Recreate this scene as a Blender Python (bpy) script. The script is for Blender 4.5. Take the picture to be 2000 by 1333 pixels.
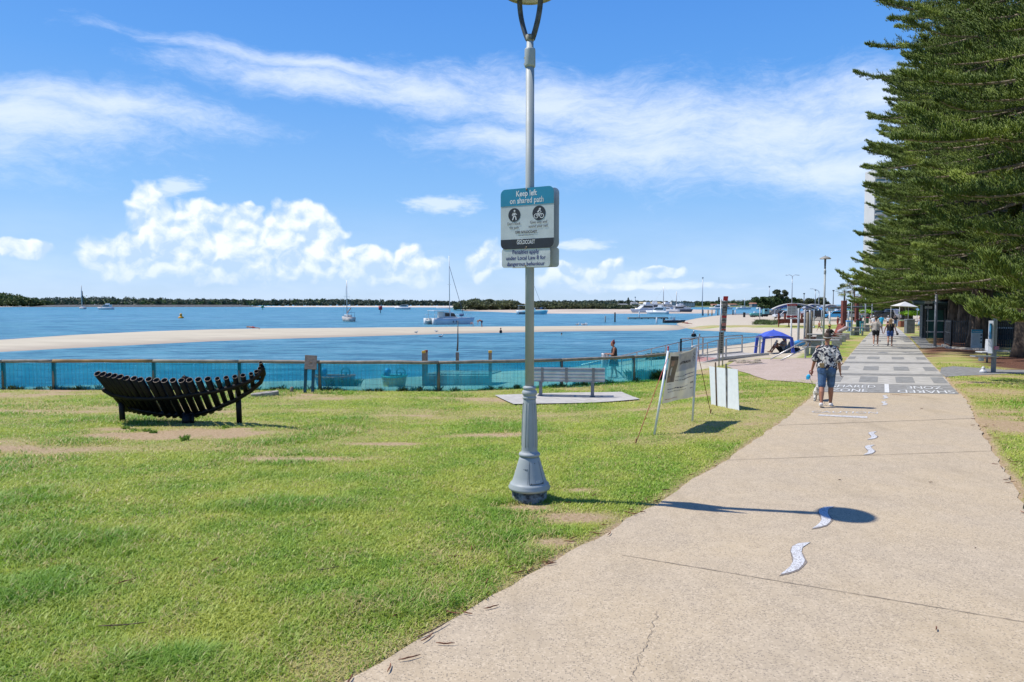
import bpy, math, random
import numpy as np
from mathutils import Vector, Matrix, geometry
random.seed(7); RNG=np.random.default_rng(7)
R=math.radians
for o in list(bpy.data.objects): bpy.data.objects.remove(o)
SC=bpy.context.scene; COL=SC.collection
# ------------------------------------------------------------------ camera
F=1360.0; CX=1000.0; CY=666.5; HOR=595.0; EYE=2.12
PITCH=math.atan((CY-HOR)/F)
cam=bpy.data.cameras.new('camera'); cam.sensor_width=36; cam.lens=36*F/2000
cam.clip_start=.05; cam.clip_end=12000
co=bpy.data.objects.new('camera',cam); COL.objects.link(co)
co.location=(0,0,EYE); co.rotation_euler=(math.pi/2-PITCH,0,0); SC.camera=co
# ------------------------------------------------------------------ sun, sky, exposure
SC.view_settings.view_transform='Standard'; SC.view_settings.look='None'
SC.view_settings.exposure=0.35; SC.view_settings.gamma=1
SUN=Vector((-3.24,.60,5.5)).normalized()
EL=math.asin(SUN.z); AZ=math.atan2(SUN.x,SUN.y)
sl=bpy.data.lights.new('sun','SUN'); sl.energy=4.2; sl.angle=R(.53); sl.color=(1,.955,.885)
so=bpy.data.objects.new('sun',sl); COL.objects.link(so)
so.rotation_euler=(-SUN).to_track_quat('-Z','Y').to_euler(); so.location=(-50,20,80)
W=bpy.data.worlds.new('World'); SC.world=W; W.use_nodes=True
SC.cycles.max_bounces=6; SC.cycles.transparent_max_bounces=12; SC.cycles.diffuse_bounces=2
SC.cycles.glossy_bounces=2; SC.cycles.caustics_reflective=False; SC.cycles.caustics_refractive=False

class NT:
    """small node-tree writer"""
    def __init__(s,nt): s.t=nt; nt.nodes.clear()
    def n(s,typ,ins=None,**kw):
        x=s.t.nodes.new(typ)
        for k,v in kw.items(): setattr(x,k,v)
        for k,v in (ins or {}).items():
            i=x.inputs[k]
            if isinstance(v,bpy.types.NodeSocket): s.t.links.new(v,i)
            else: i.default_value=v
        return x
    def m(s,op,a,b=0.0,c=0.0,clamp=False):
        return s.n('ShaderNodeMath',{0:a,1:b,2:c},operation=op,use_clamp=clamp).outputs[0]
    def ss(s,x,a,b,o0=0.0,o1=1.0):
        return s.n('ShaderNodeMapRange',{'Value':x,'From Min':a,'From Max':b,'To Min':o0,'To Max':o1},interpolation_type='SMOOTHSTEP').outputs[0]
    def mix(s,f,a,b):
        x=s.n('ShaderNodeMix',data_type='RGBA')
        for i,v in ((0,f),(6,a),(7,b)):
            if isinstance(v,bpy.types.NodeSocket): s.t.links.new(v,x.inputs[i])
            else: x.inputs[i].default_value=v
        return x.outputs[2]
    def noise(s,vec,scale,detail=4,rough=.55,dist=0.0):
        i={'Scale':scale,'Detail':detail,'Roughness':rough,'Distortion':dist}
        if vec is not None: i['Vector']=vec
        return s.n('ShaderNodeTexNoise',i).outputs[0]
def C4(c): return (c[0],c[1],c[2],1.0)

def make_sky():
    t=NT(W.node_tree)
    tc=t.n('ShaderNodeTexCoord').outputs['Generated']
    sky=t.n('ShaderNodeTexSky',sky_type='NISHITA',sun_disc=False,sun_elevation=EL,sun_rotation=AZ,air_density=1.0,dust_density=.35,ozone_density=2.2)
    s=t.n('ShaderNodeSeparateXYZ',{0:tc})
    x,y,z=s.outputs
    az=t.m('ARCTAN2',x,y); hr=t.m('SQRT',t.m('ADD',t.m('MULTIPLY',x,x),t.m('MULTIPLY',y,y)))
    el=t.m('DIVIDE',z,t.m('MAXIMUM',hr,.02))
    P=t.n('ShaderNodeCombineXYZ',{0:az,1:el,2:0.0}).outputs[0]
    def pos(px,py):
        a=math.atan((px-1000)/F); return a,(HOR-py)/F*math.cos(a)
    def blobs(lst,P):
        out=None
        for (px,py,wx,wy,rot) in lst:
            a,e=pos(px,py)
            mp=t.n('ShaderNodeMapping',{'Vector':P,'Location':(a,e,0),'Rotation':(0,0,R(rot)),'Scale':(wx/F,wy/F,1)},vector_type='TEXTURE').outputs[0]
            d=t.n('ShaderNodeVectorMath',{0:mp},operation='LENGTH').outputs['Value']
            v=t.m('SUBTRACT',1.0,d)
            out=v if out is None else t.m('MAXIMUM',out,v)
        return out
    rp=t.n('ShaderNodeValToRGB',{0:t.m('POWER',t.m('MAXIMUM',el,0.0),.6)}); cr=rp.color_ramp
    k=[(0.0,(4.2,5.6,7.4)),(.16,(3.2,5.2,7.9)),(.32,(2.0,4.3,7.9)),(.5,(.92,3.05,7.4)),(.72,(.36,1.9,6.4)),(1.0,(.2,1.1,4.8))]
    while len(cr.elements)<len(k): cr.elements.new(.5)
    for e,(p_,c_) in zip(cr.elements,k): e.position=p_; e.color=tuple(q/8 for q in c_)+(1,)
    rc=t.n('ShaderNodeVectorMath',{0:rp.outputs[0],3:8.0},operation='SCALE').outputs[0]
    hs=t.mix(.85,sky.outputs[0],rc)
    # cumulus
    wn=t.n('ShaderNodeTexNoise',{'Vector':P,'Scale':22.0,'Detail':3.0}).outputs[1]
    wv=t.n('ShaderNodeVectorMath',{0:wn,1:(.5,.5,.5)},operation='SUBTRACT').outputs[0]
    wv=t.n('ShaderNodeVectorMath',{0:wv,3:.035},operation='SCALE').outputs[0]
    PW=t.n('ShaderNodeVectorMath',{0:P,1:wv},operation='ADD').outputs[0]
    cu=blobs([(298,420,46,62,0),(325,468,56,58,0),(385,425,56,42,0),(395,480,72,66,0),(455,445,55,55,0),(490,420,36,34,0),(505,480,95,80,0),(560,470,95,78,0),(600,428,66,44,0),(620,480,80,58,0),
      (250,500,90,50,0),(350,520,160,36,0),(700,512,95,42,0),(800,508,44,50,0),(760,530,150,36,0),(40,492,60,18,0),(480,530,260,34,0),(830,530,60,25,0),(940,520,40,36,0),
      (1110,532,60,26,0),(1195,527,36,26,0),(1160,548,150,26,0),(960,505,50,40,0),(1290,535,60,16,0),(560,535,240,26,0)],PW)
    vor=t.n('ShaderNodeTexVoronoi',{'Vector':PW,'Scale':34.0,'Smoothness':.6,'Detail':1.0},feature='SMOOTH_F1').outputs['Distance']
    fb=t.noise(PW,27.0,7,.58)
    dens=t.m('ADD',t.m('ADD',t.m('MINIMUM',t.m('MULTIPLY',cu,1.7),.75),t.m('MULTIPLY',t.m('SUBTRACT',fb,.5),.95)),t.m('MULTIPLY',t.m('SUBTRACT',.42,vor),.45))
    cm=t.ss(dens,.06,.54)
    up=t.n('ShaderNodeVectorMath',{0:PW,1:(-.006,.011,0)},operation='ADD').outputs[0]
    fb2=t.noise(up,27.0,5,.58)
    vor2=t.n('ShaderNodeTexVoronoi',{'Vector':up,'Scale':34.0,'Smoothness':.6,'Detail':1.0},feature='SMOOTH_F1').outputs['Distance']
    lit=t.m('ADD',t.m('MULTIPLY',t.m('SUBTRACT',fb,fb2),3.4),t.m('MULTIPLY',t.m('SUBTRACT',vor2,vor),1.5))
    lowf=t.noise(P,9.0,2,.5)
    shade=t.m('ADD',t.m('ADD',.50,lit),t.m('MULTIPLY',t.m('SUBTRACT',el,.085),2.4),clamp=True)
    ccol=t.mix(shade,(4.5,6.0,8.5,1),(8.0,8.5,9.2,1))
    # thin lens clouds and low haze bank
    ln=blobs([(865,402,100,24,0),(350,368,60,22,12),(1130,480,90,14,0),(1290,560,200,10,0)],P)
    st=t.n('ShaderNodeVectorMath',{0:P,1:(1,3.0,1)},operation='MULTIPLY').outputs[0]
    lns=t.noise(st,26.0,6,.6)
    lm=t.m('MULTIPLY',t.ss(t.m('ADD',ln,t.m('MULTIPLY',t.m('SUBTRACT',lns,.5),1.9)),.05,.85),.62)
    # cirrus
    wn2=t.n('ShaderNodeTexNoise',{'Vector':P,'Scale':5.0,'Detail':4.0}).outputs[1]
    wv2=t.n('ShaderNodeVectorMath',{0:t.n('ShaderNodeVectorMath',{0:wn2,1:(.5,.5,.5)},operation='SUBTRACT').outputs[0],3:.085},operation='SCALE').outputs[0]
    PC=t.n('ShaderNodeVectorMath',{0:P,1:wv2},operation='ADD').outputs[0]
    ci=blobs([(40,218,260,62,-4),(220,215,270,40,-3),(640,180,260,44,-3),(820,190,260,52,-4),(1050,205,330,74,-6),(1300,250,420,90,-6),(1250,310,420,62,-3),(1500,270,420,120,-5),(1000,285,230,40,0),
       (1650,330,330,60,-4),(600,140,300,22,-3),(1750,200,300,60,-6),(2300,280,500,140,0),(-300,200,400,90,0)],PC)
    sc=t.n('ShaderNodeMapping',{'Vector':PC,'Rotation':(0,0,R(9)),'Scale':(2.4,6.0,1)}).outputs[0]
    cn=t.noise(sc,4.0,8,.70,.2)
    cn2=t.noise(t.n('ShaderNodeMapping',{'Vector':PC,'Rotation':(0,0,R(-14)),'Scale':(3,9,1)}).outputs[0],13.0,6,.7,.6)
    cd=t.m('ADD',t.m('ADD',ci,t.m('MULTIPLY',t.m('SUBTRACT',cn,.5),1.5)),t.m('MULTIPLY',t.m('SUBTRACT',cn2,.5),.7))
    cim=t.m('MULTIPLY',t.ss(cd,-.25,1.2),.76)
    veil=t.ss(el,.0,.16,.30,.0)
    veil=t.m('MULTIPLY',veil,t.ss(t.noise(st,7.0,4,.6),.25,.75,.3,1.3))
    c=t.mix(veil,hs,(6.2,7.4,9.4,1))
    c=t.mix(cim,c,(7.2,7.9,9.3,1))
    c=t.mix(lm,c,(7.6,8.2,9.4,1))
    c=t.mix(t.m('MULTIPLY',cm,t.ss(el,.005,.075,.22,.95)),c,ccol)
    c=t.mix(t.ss(el,-.02,.0),(2.5,3.2,4.0,1),c)
    bg=t.n('ShaderNodeBackground',{'Color':c,'Strength':.1}).outputs[0]
    t.n('ShaderNodeOutputWorld',{0:bg})
make_sky()
W.cycles.sampling_method='MANUAL'; W.cycles.sample_map_resolution=128

# ------------------------------------------------------------------ helpers
def tag(o,label=None,cat=None,group=None,kind=None):
    if label: o['label']=label
    if cat: o['category']=cat
    if group: o['group']=group
    if kind: o['kind']=kind
    return o
def empty(name,loc=(0,0,0),rz=0,label=None,cat=None,group=None):
    o=bpy.data.objects.new(name,None); COL.objects.link(o); o.location=loc; o.rotation_euler=(0,0,rz)
    o.empty_display_size=.2
    return tag(o,label,cat,group)
def kids(o): return [c for c in bpy.data.objects if c.parent==o]
def copy_tree(o,parent=None):
    c=o.copy(); COL.objects.link(c); c.parent=parent
    for ch in kids(o): 
        copy_tree(ch,c)
    return c
def dup(o,loc,rz=0,label=None,group=None,scale=None):
    c=copy_tree(o); c.location=loc; c.rotation_euler=(0,0,rz)
    if label: c['label']=label
    if group: c['group']=group
    if scale: c.scale=(scale,)*3
    return c
def ray(px,py):
    X=(px-CX)/F; V=(py-CY)/F; cp,sp=math.cos(PITCH),math.sin(PITCH)
    return Vector((X,cp-V*sp,-sp-V*cp))
def at(px,py,Y):
    d=ray(px,py); k=Y/d.y; return Vector((d.x*k,Y,EYE+d.z*k))
def Z(px,py,z):
    d=ray(px,py); k=(z-EYE)/d.z; return Vector((d.x*k,d.y*k,z))
U=Vector((.4703,.8825)); 
def ST(x,y): return x*.4703+y*.8825, -x*.8825+y*.4703
def XY(s,t): return (s*.4703-t*.8825, s*.8825+t*.4703)
ZW=-1.55
def sstep(a,b,x):
    u=np.clip((np.asarray(x,float)-a)/(b-a),0,1); return u*u*(3-2*u)
# shoreline of the mainland (land on the right of / below it)
SH=[(-900,1200),(-600,790),(-200,764),(0,757),(250,750),(500,745),(650,742),(800,736),(900,730),(1000,724),(1100,718),(1200,708),(1290,694),(1380,681),(1440,673),(1475,667),(1492,658),(1488,652),(1440,649),(1400,647.5),
    (1362,646),(1330,640),(1318,633),(1335,627),(1360,622),(1392,617.5),(1440,615),(1500,612.5),(1560,609.5),(1640,607.5)]
SHP=[tuple(Z(a,b,ZW)[:2]) for a,b in SH]+[(900,640),(900,-60),(-80,-60)]
SHP[0]=(-80,10)
SHA=np.array(SHP)
def inpoly(x,y,P):
    x=np.asarray(x,float); y=np.asarray(y,float); ins=np.zeros(x.shape,bool); n=len(P)
    for i in range(n):
        x0,y0=P[i]; x1,y1=P[(i+1)%n]
        if y0==y1: continue
        c=((y0>y)!=(y1>y))&(x<(x1-x0)*(y-y0)/(y1-y0)+x0); ins^=c
    return ins
def polydist(x,y,P,closed=True):
    x=np.asarray(x,float); y=np.asarray(y,float); d=np.full(x.shape,1e9); n=len(P)
    for i in range(n if closed else n-1):
        x0,y0=P[i]; x1,y1=P[(i+1)%n]; dx,dy=x1-x0,y1-y0; L=dx*dx+dy*dy+1e-12
        u=np.clip(((x-x0)*dx+(y-y0)*dy)/L,0,1); d=np.minimum(d,np.hypot(x-x0-u*dx,y-y0-u*dy))
    return d
FX=np.array([-60,-16.1,-5,-1.9,1.6,4.25,5.87,8,12]); FY=np.array([21.5,21.9,21.9,21.9,23.3,25,26.6,28.6,33.])
def fenceY(x): return np.interp(x,FX,FY)
def Hh(x,y):
    x=np.asarray(x,float); y=np.asarray(y,float)
    s,t=ST(x,y)
    s2=np.where(s<105,s,105+25*(1-np.exp(-(s-105)/25.)))
    b=-.0105*s2
    b=b-.42*sstep(5,22,y)*sstep(1.4,7.5,t)*(1-sstep(28,45,s))
    b=b-.45*sstep(.3,6,y-fenceY(x))*sstep(8.5,4,x)
    b=b-.35*sstep(3.4,7,t)*sstep(34,48,s)*(1-sstep(75,105,s))
    d=polydist(x,y,SHP); d=np.where(inpoly(x,y,SHP),d,-d)
    bs=ZW-.02+.10*np.where(d>0,d,np.maximum(d*1.6,-14))
    k=.12; h=np.clip(.5+.5*(bs-b)/k,0,1)
    m=bs*(1-h)+b*h-k*h*(1-h)
    # gentle lawn unevenness near
    m=m+.012*np.sin(x*1.1+.6*y)*np.cos(y*.9-.4*x)*sstep(1.6,3.5,np.abs(t))*(d>1)
    return m
def H(x,y): return float(Hh(np.array([x]),np.array([y]))[0])
def G(px,py,dz=0.0):
    d=ray(px,py); z=-.4
    k=(z-EYE)/d.z
    for i in range(14):
        h=H(d.x*k,d.y*k)+dz
        k2=(h-EYE)/d.z; k=k*.3+k2*.7
    return Vector((d.x*k,d.y*k,H(d.x*k,d.y*k)+dz))
# value noise (numpy)
_pt=RNG.random((64,64,8))
def vnoise(x,y,sc,ch=0,octv=3):
    o=0; a=1; tot=0
    for i in range(octv):
        X=np.asarray(x)*sc*2**i+13.7*i; Y=np.asarray(y)*sc*2**i+7.1*i
        xi=np.floor(X).astype(int); yi=np.floor(Y).astype(int); fx=X-xi; fy=Y-yi
        fx=fx*fx*(3-2*fx); fy=fy*fy*(3-2*fy); T=_pt[:,:,ch]
        v=(T[xi%64,yi%64]*(1-fx)+T[(xi+1)%64,yi%64]*fx)*(1-fy)+(T[xi%64,(yi+1)%64]*(1-fx)+T[(xi+1)%64,(yi+1)%64]*fx)*fy
        o=o+a*v; tot+=a; a*=.5
    return o/tot

# materials ----------------------------------------------------------------
MC={}
def mat(name,col,rough=.6,metal=0.0,var=.12,scale=8.0,bump=0.0,col2=None,spec=.5,stretch=None,bscale=None):
    if name in MC: return MC[name]
    m=bpy.data.materials.new(name); m.use_nodes=True; t=NT(m.node_tree)
    tc=t.n('ShaderNodeTexCoord').outputs['Object']
    if stretch: tc=t.n('ShaderNodeVectorMath',{0:tc,1:stretch},operation='MULTIPLY').outputs[0]
    nz=t.noise(tc,scale,5,.6)
    c2=col2 or tuple(max(0,c*(1-2.2*var)) for c in col)
    c1=col if col2 else tuple(min(1,c*(1+var*.6)) for c in col)
    c=t.mix(t.ss(nz,.3,.7),C4(c2),C4(c1))
    p=t.n('ShaderNodeBsdfPrincipled',{'Base Color':c,'Metallic':metal,'Specular IOR Level':spec})
    rr=t.ss(nz,.3,.7,min(1,rough*1.15),rough*.88); t.t.links.new(rr,p.inputs['Roughness'])
    if bump:
        b=t.n('ShaderNodeBump',{'Height':t.noise(tc,bscale or scale*4,4),'Strength':bump,'Distance':.01}).outputs[0]
        t.t.links.new(b,p.inputs['Normal'])
    t.n('ShaderNodeOutputMaterial',{0:p.outputs[0]}); MC[name]=m; return m

def build(name,v,f,m=None,parent=None,smooth=False,mi=None):
    me=bpy.data.meshes.new(name); me.from_pydata([tuple(a) for a in v],[],f); me.update()
    ms=m if isinstance(m,(list,tuple)) else [m]
    for a in ms:
        if a: me.materials.append(a)
    if mi is not None: me.polygons.foreach_set('material_index',mi)
    if smooth is True: me.polygons.foreach_set('use_smooth',[True]*len(me.polygons))
    elif smooth: me.polygons.foreach_set('use_smooth',smooth)
    o=bpy.data.objects.new(name,me); COL.objects.link(o)
    if parent: o.parent=parent
    return o
def np_mesh(name,V,Fc,m,parent=None,smooth=False,attrs=None,link=True):
    """V (n,3) array, Fc (k,3|4) int array"""
    me=bpy.data.meshes.new(name); n=len(V); k,c=Fc.shape
    me.vertices.add(n); me.vertices.foreach_set('co',np.ascontiguousarray(V,dtype=np.float32).ravel())
    me.loops.add(k*c); me.loops.foreach_set('vertex_index',np.ascontiguousarray(Fc,dtype=np.int32).ravel())
    me.polygons.add(k); me.polygons.foreach_set('loop_start',np.arange(0,k*c,c,dtype=np.int32))
    try: me.polygons.foreach_set('loop_total',np.full(k,c,dtype=np.int32))
    except Exception: pass
    me.update(calc_edges=True)
    if smooth: me.polygons.foreach_set('use_smooth',np.ones(k,dtype=bool))
    for a,val in (attrs or {}).items():
        at_=me.attributes.new(a,'FLOAT','POINT'); at_.data.foreach_set('value',np.asarray(val,dtype=np.float32))
    if m: me.materials.append(m)
    o=bpy.data.objects.new(name,me)
    if link: COL.objects.link(o)
    if parent: o.parent=parent
    return o

class MB:
    def __init__(s): s.v=[]; s.f=[]; s.sm=[]; s.mi=[]; s.M=None; s.k=0
    def add(s,v,f,sm=False):
        b=len(s.v)
        for a in v:
            a=Vector(a)
            s.v.append(s.M@a if s.M is not None else a)
        for a in f: s.f.append([b+i for i in a]); s.sm.append(sm); s.mi.append(s.k)
        return s
    def box(s,c,d,rz=0,taper=1.0,M=None):
        hx,hy,hz=d[0]/2,d[1]/2,d[2]/2; v=[]
        for z,k in ((-hz,1),(hz,taper)):
            for x,y in ((-hx,-hy),(hx,-hy),(hx,hy),(-hx,hy)): v.append(Vector((x*k,y*k,z)))
        Mx=Matrix.Rotation(rz,3,'Z') if M is None else M
        v=[Mx@a+Vector(c) for a in v]
        return s.add(v,[(0,3,2,1),(4,5,6,7),(0,1,5,4),(1,2,6,5),(2,3,7,6),(3,0,4,7)])
    def bar(s,a,b,w,h=None,up=(0,0,1)):
        a=Vector(a); b=Vector(b); h=h or w; d=(b-a); L=d.length; d.normalize(); up=Vector(up)
        if abs(d.dot(up))>.98: up=Vector((0,1,0))
        x=d.cross(up).normalized(); y=x.cross(d)
        v=[]
        for p in (a,b):
            for i,j in ((-1,-1),(1,-1),(1,1),(-1,1)): v.append(p+x*(i*w/2)+y*(j*h/2))
        return s.add(v,[(0,1,2,3),(7,6,5,4),(0,4,5,1),(1,5,6,2),(2,6,7,3),(3,7,4,0)])
    def tube(s,pts,r,n=10,cap=True,closed=False):
        pts=[Vector(p) for p in pts]; m=len(pts)
        rs=r if isinstance(r,(list,tuple)) else [r]*m
        v=[];prev=None
        for i,p in enumerate(pts):
            d=(pts[min(i+1,m-1)]-pts[max(i-1,0)])
            if closed: d=pts[(i+1)%m]-pts[i-1]
            d.normalize()
            if prev is None:
                up=Vector((0,0,1)) if abs(d.z)<.9 else Vector((0,1,0))
                x=d.cross(up).normalized()
            else: x=(prev-d*prev.dot(d)).normalized()
            prev=x; y=d.cross(x)
            for j in range(n):
                a=2*math.pi*j/n; v.append(p+(x*math.cos(a)+y*math.sin(a))*rs[i])
        f=[]
        for i in range(m if closed else m-1):
            for j in range(n):
                a=i*n+j; b=i*n+(j+1)%n; i2=(i+1)%m
                f.append((a,b,i2*n+(j+1)%n,i2*n+j))
        s.add(v,f,True)
        if cap and not closed:
            b=len(s.v)-m*n
            s.f.append([b+j for j in reversed(range(n))]); s.f.append([b+(m-1)*n+j for j in range(n)]); s.sm+= [False,False]; s.mi+=[s.k]*2
        return s
    def pipe(s,a,b,r,ri,n=14):
        """hollow open pipe"""
        a=Vector(a);b=Vector(b);d=(b-a).normalized(); up=Vector((0,0,1)) if abs(d.z)<.9 else Vector((0,1,0))
        x=d.cross(up).normalized();y=d.cross(x);v=[]
        for p,rr in ((a,r),(b,r),(b,ri),(a,ri)):
            for j in range(n):
                q=2*math.pi*j/n; v.append(p+(x*math.cos(q)+y*math.sin(q))*rr)
        f=[]
        for i in range(4):
            for j in range(n):
                i2=(i+1)%4; f.append((i*n+j,i*n+(j+1)%n,i2*n+(j+1)%n,i2*n+j))
        return s.add(v,f,True)
    def lathe(s,prof,n=24,c=(0,0,0),cap=True):
        v=[];m=len(prof);c=Vector(c)
        for r,z in prof:
            for j in range(n):
                a=2*math.pi*j/n; v.append(c+Vector((r*math.cos(a),r*math.sin(a),z)))
        f=[]
        for i in range(m-1):
            for j in range(n): f.append((i*n+j,i*n+(j+1)%n,(i+1)*n+(j+1)%n,(i+1)*n+j))
        s.add(v,f,True)
        if cap:
            b=len(s.v)-m*n; s.f.append([b+j for j in reversed(range(n))]); s.f.append([b+(m-1)*n+j for j in range(n)]); s.sm+=[False]*2; s.mi+=[s.k]*2
        return s
    def ball(s,c,r,n=8,m=12,M=None):
        r=Vector(r) if not isinstance(r,(int,float)) else Vector((r,r,r)); c=Vector(c); v=[];f=[]
        for i in range(1,n):
            a=math.pi*i/n
            for j in range(m):
                b=2*math.pi*j/m; p=Vector((r.x*math.sin(a)*math.cos(b),r.y*math.sin(a)*math.sin(b),r.z*math.cos(a)))
                v.append(c+(M@p if M else p))
        top=Vector((0,0,r.z)); v.append(c+(M@top if M else top)); v.append(c-(M@top if M else top))
        for i in range(n-2):
            for j in range(m): f.append((i*m+j,(i+1)*m+j,(i+1)*m+(j+1)%m,i*m+(j+1)%m))
        T=(n-1)*m
        for j in range(m): f.append((T,j,(j+1)%m)); f.append((T+1,(n-2)*m+(j+1)%m,(n-2)*m+j))
        return s.add(v,f,True)
    def cap(s,a,b,ra,rb,n=10):
        """capsule with spherical ends"""
        a=Vector(a);b=Vector(b); d=b-a; L=d.length
        if L<1e-5: return s.ball(a,ra)
        d/=L; pts=[];rs=[]
        for i in range(4): q=math.pi/2*(1-i/4.); pts.append(a-d*ra*math.sin(q)); rs.append(max(ra*math.cos(q),ra*.05))
        pts.append(a);rs.append(ra);pts.append(b);rs.append(rb)
        for i in range(1,5): q=math.pi/2*i/4.; pts.append(b+d*rb*math.sin(q)); rs.append(max(rb*math.cos(q),rb*.05))
        return s.tube(pts,rs,n)
    def prism(s,pts,a,axis='y',thick=.1):
        """closed 2D outline extruded; pts are 3D points in a plane, thick a vector"""
        th=Vector(thick); n=len(pts); v=[Vector(p) for p in pts]+[Vector(p)+th for p in pts]
        f=[tuple(reversed(range(n))),tuple(range(n,2*n))]+[(i,(i+1)%n,n+(i+1)%n,n+i) for i in range(n)]
        return s.add(v,f)
    def quad(s,a,b,c,d): return s.add([a,b,c,d],[(0,1,2,3)])
    def build(s,name,m,parent=None,fix=True):
        o=build(name,s.v,s.f,m,parent,smooth=s.sm,mi=s.mi)
        if fix:
            import bmesh
            bm=bmesh.new(); bm.from_mesh(o.data); bmesh.ops.recalc_face_normals(bm,faces=bm.faces); bm.to_mesh(o.data); bm.free()
        return o
def bevel(o,w=.006,n=2):
    md=o.modifiers.new('bevel','BEVEL'); md.width=w; md.segments=n; md.limit_method='ANGLE'; md.angle_limit=R(35); return o
def remesh(o,vox,it=4,fac=.5):
    md=o.modifiers.new('remesh','REMESH'); md.mode='VOXEL'; md.voxel_size=vox; md.use_smooth_shade=True
    sm=o.modifiers.new('smooth','SMOOTH'); sm.iterations=it; sm.factor=fac; return o
_tc={}
def text_geo(body,size,align='CENTER',bold=0.0):
    key=(body,size,align,bold)
    if key not in _tc:
        c=bpy.data.curves.new('lettering','FONT'); c.body=body; c.size=size; c.align_x=align; c.align_y='CENTER'; c.offset=bold; c.resolution_u=3
        o=bpy.data.objects.new('lettering',c); COL.objects.link(o)
        bpy.context.view_layer.update()
        me=bpy.data.meshes.new_from_object(o.evaluated_get(bpy.context.evaluated_depsgraph_get()))
        _tc[key]=([v.co.copy() for v in me.vertices],[tuple(p.vertices) for p in me.polygons])
        bpy.data.objects.remove(o); bpy.data.meshes.remove(me)
    return _tc[key]
def add_text(mb,body,size,O,ex,ey,w=None,align='CENTER',bold=0.0):
    v,f=text_geo(body,size,align,bold); O=Vector(O);ex=Vector(ex);ey=Vector(ey)
    k=1.0
    if w:
        W0=max(a.x for a in v)-min(a.x for a in v); k=w/W0
    mb.add([O+ex*(a.x*k)+ey*a.y for a in v],f)
def sheet(name,poly,off,step,m,parent=None,hf=None):
    """flat-lying sheet following the ground inside a plan polygon"""
    hf=hf or Hh
    P=[Vector(p) for p in poly]; pts=[];edges=[]
    n=len(P)
    for i in range(n):
        a=P[i];b=P[(i+1)%n]; k=max(1,int((b-a).length/step))
        for j in range(k): pts.append(a+(b-a)*(j/k))
    nb=len(pts); edges=[(i,(i+1)%nb) for i in range(nb)]
    A=np.array([tuple(p) for p in pts]); x0,y0=A.min(0);x1,y1=A.max(0)
    gx,gy=np.meshgrid(np.arange(x0,x1,step),np.arange(y0,y1,step)); gx=gx.ravel();gy=gy.ravel()
    if len(gx):
        k=inpoly(gx,gy,[tuple(p) for p in pts]); gx,gy=gx[k],gy[k]
        if len(gx): k=polydist(gx,gy,[tuple(p) for p in pts])>step*.4; gx,gy=gx[k],gy[k]
    allp=pts+[Vector((a,b)) for a,b in zip(gx,gy)]
    r=geometry.delaunay_2d_cdt(allp,edges,[],1,1e-6)
    V=np.array([tuple(p) for p in r[0]]); z=hf(V[:,0],V[:,1])+off
    o=build(name,[(a,b,c) for (a,b),c in zip(V,z)],[list(f) for f in r[2]],m,parent,smooth=True)
    return o
def gp(lst): return [tuple(G(a,b)[:2]) for a,b in lst]
# ================================================================= SETTING
PL=[(600,1380),(680,1333),(900,1204),(965,1165),(1030,1127),(1082,1098),(1140,1066),(1186,1040),(1244,1004),(1283,986),(1355,936),(1397,916),(1466,866),(1532,820),(1589,772),(1646,711),(1656,698),(1685,664),(1703,646.5),(1712,638)]
PR=[(1748,637),(1760,646),(1783,668),(1814,704.5),(1843,734),(1859,754),(1888,783),(1908,826),(1924,857),(1956,909),(1978,945),(1996,984),(2046,1080),(2190,1400)]
def jit(poly,amp,seed=1):
    r=random.Random(seed); out=[]
    for i in range(len(poly)-1):
        a=Vector(poly[i]);b=Vector(poly[i+1]);k=max(1,int((b-a).length/.22))
        nrm=Vector((-(b-a).y,(b-a).x)).normalized()
        for j in range(k):
            p=a+(b-a)*(j/k); out.append(tuple(p+nrm*r.uniform(-amp,amp)))
    out.append(tuple(poly[-1])); return out
pl=gp(PL); pr=gp(PR)
pl=[XY(-3,3.0)]+pl; pr=pr+[XY(-3,-1.5)]
PATH=jit(pl,.025,3)+jit(pr,.025,4)
PAD=gp([(966,774),(1214,767.5),(1250,782),(1003,792)])
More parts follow.
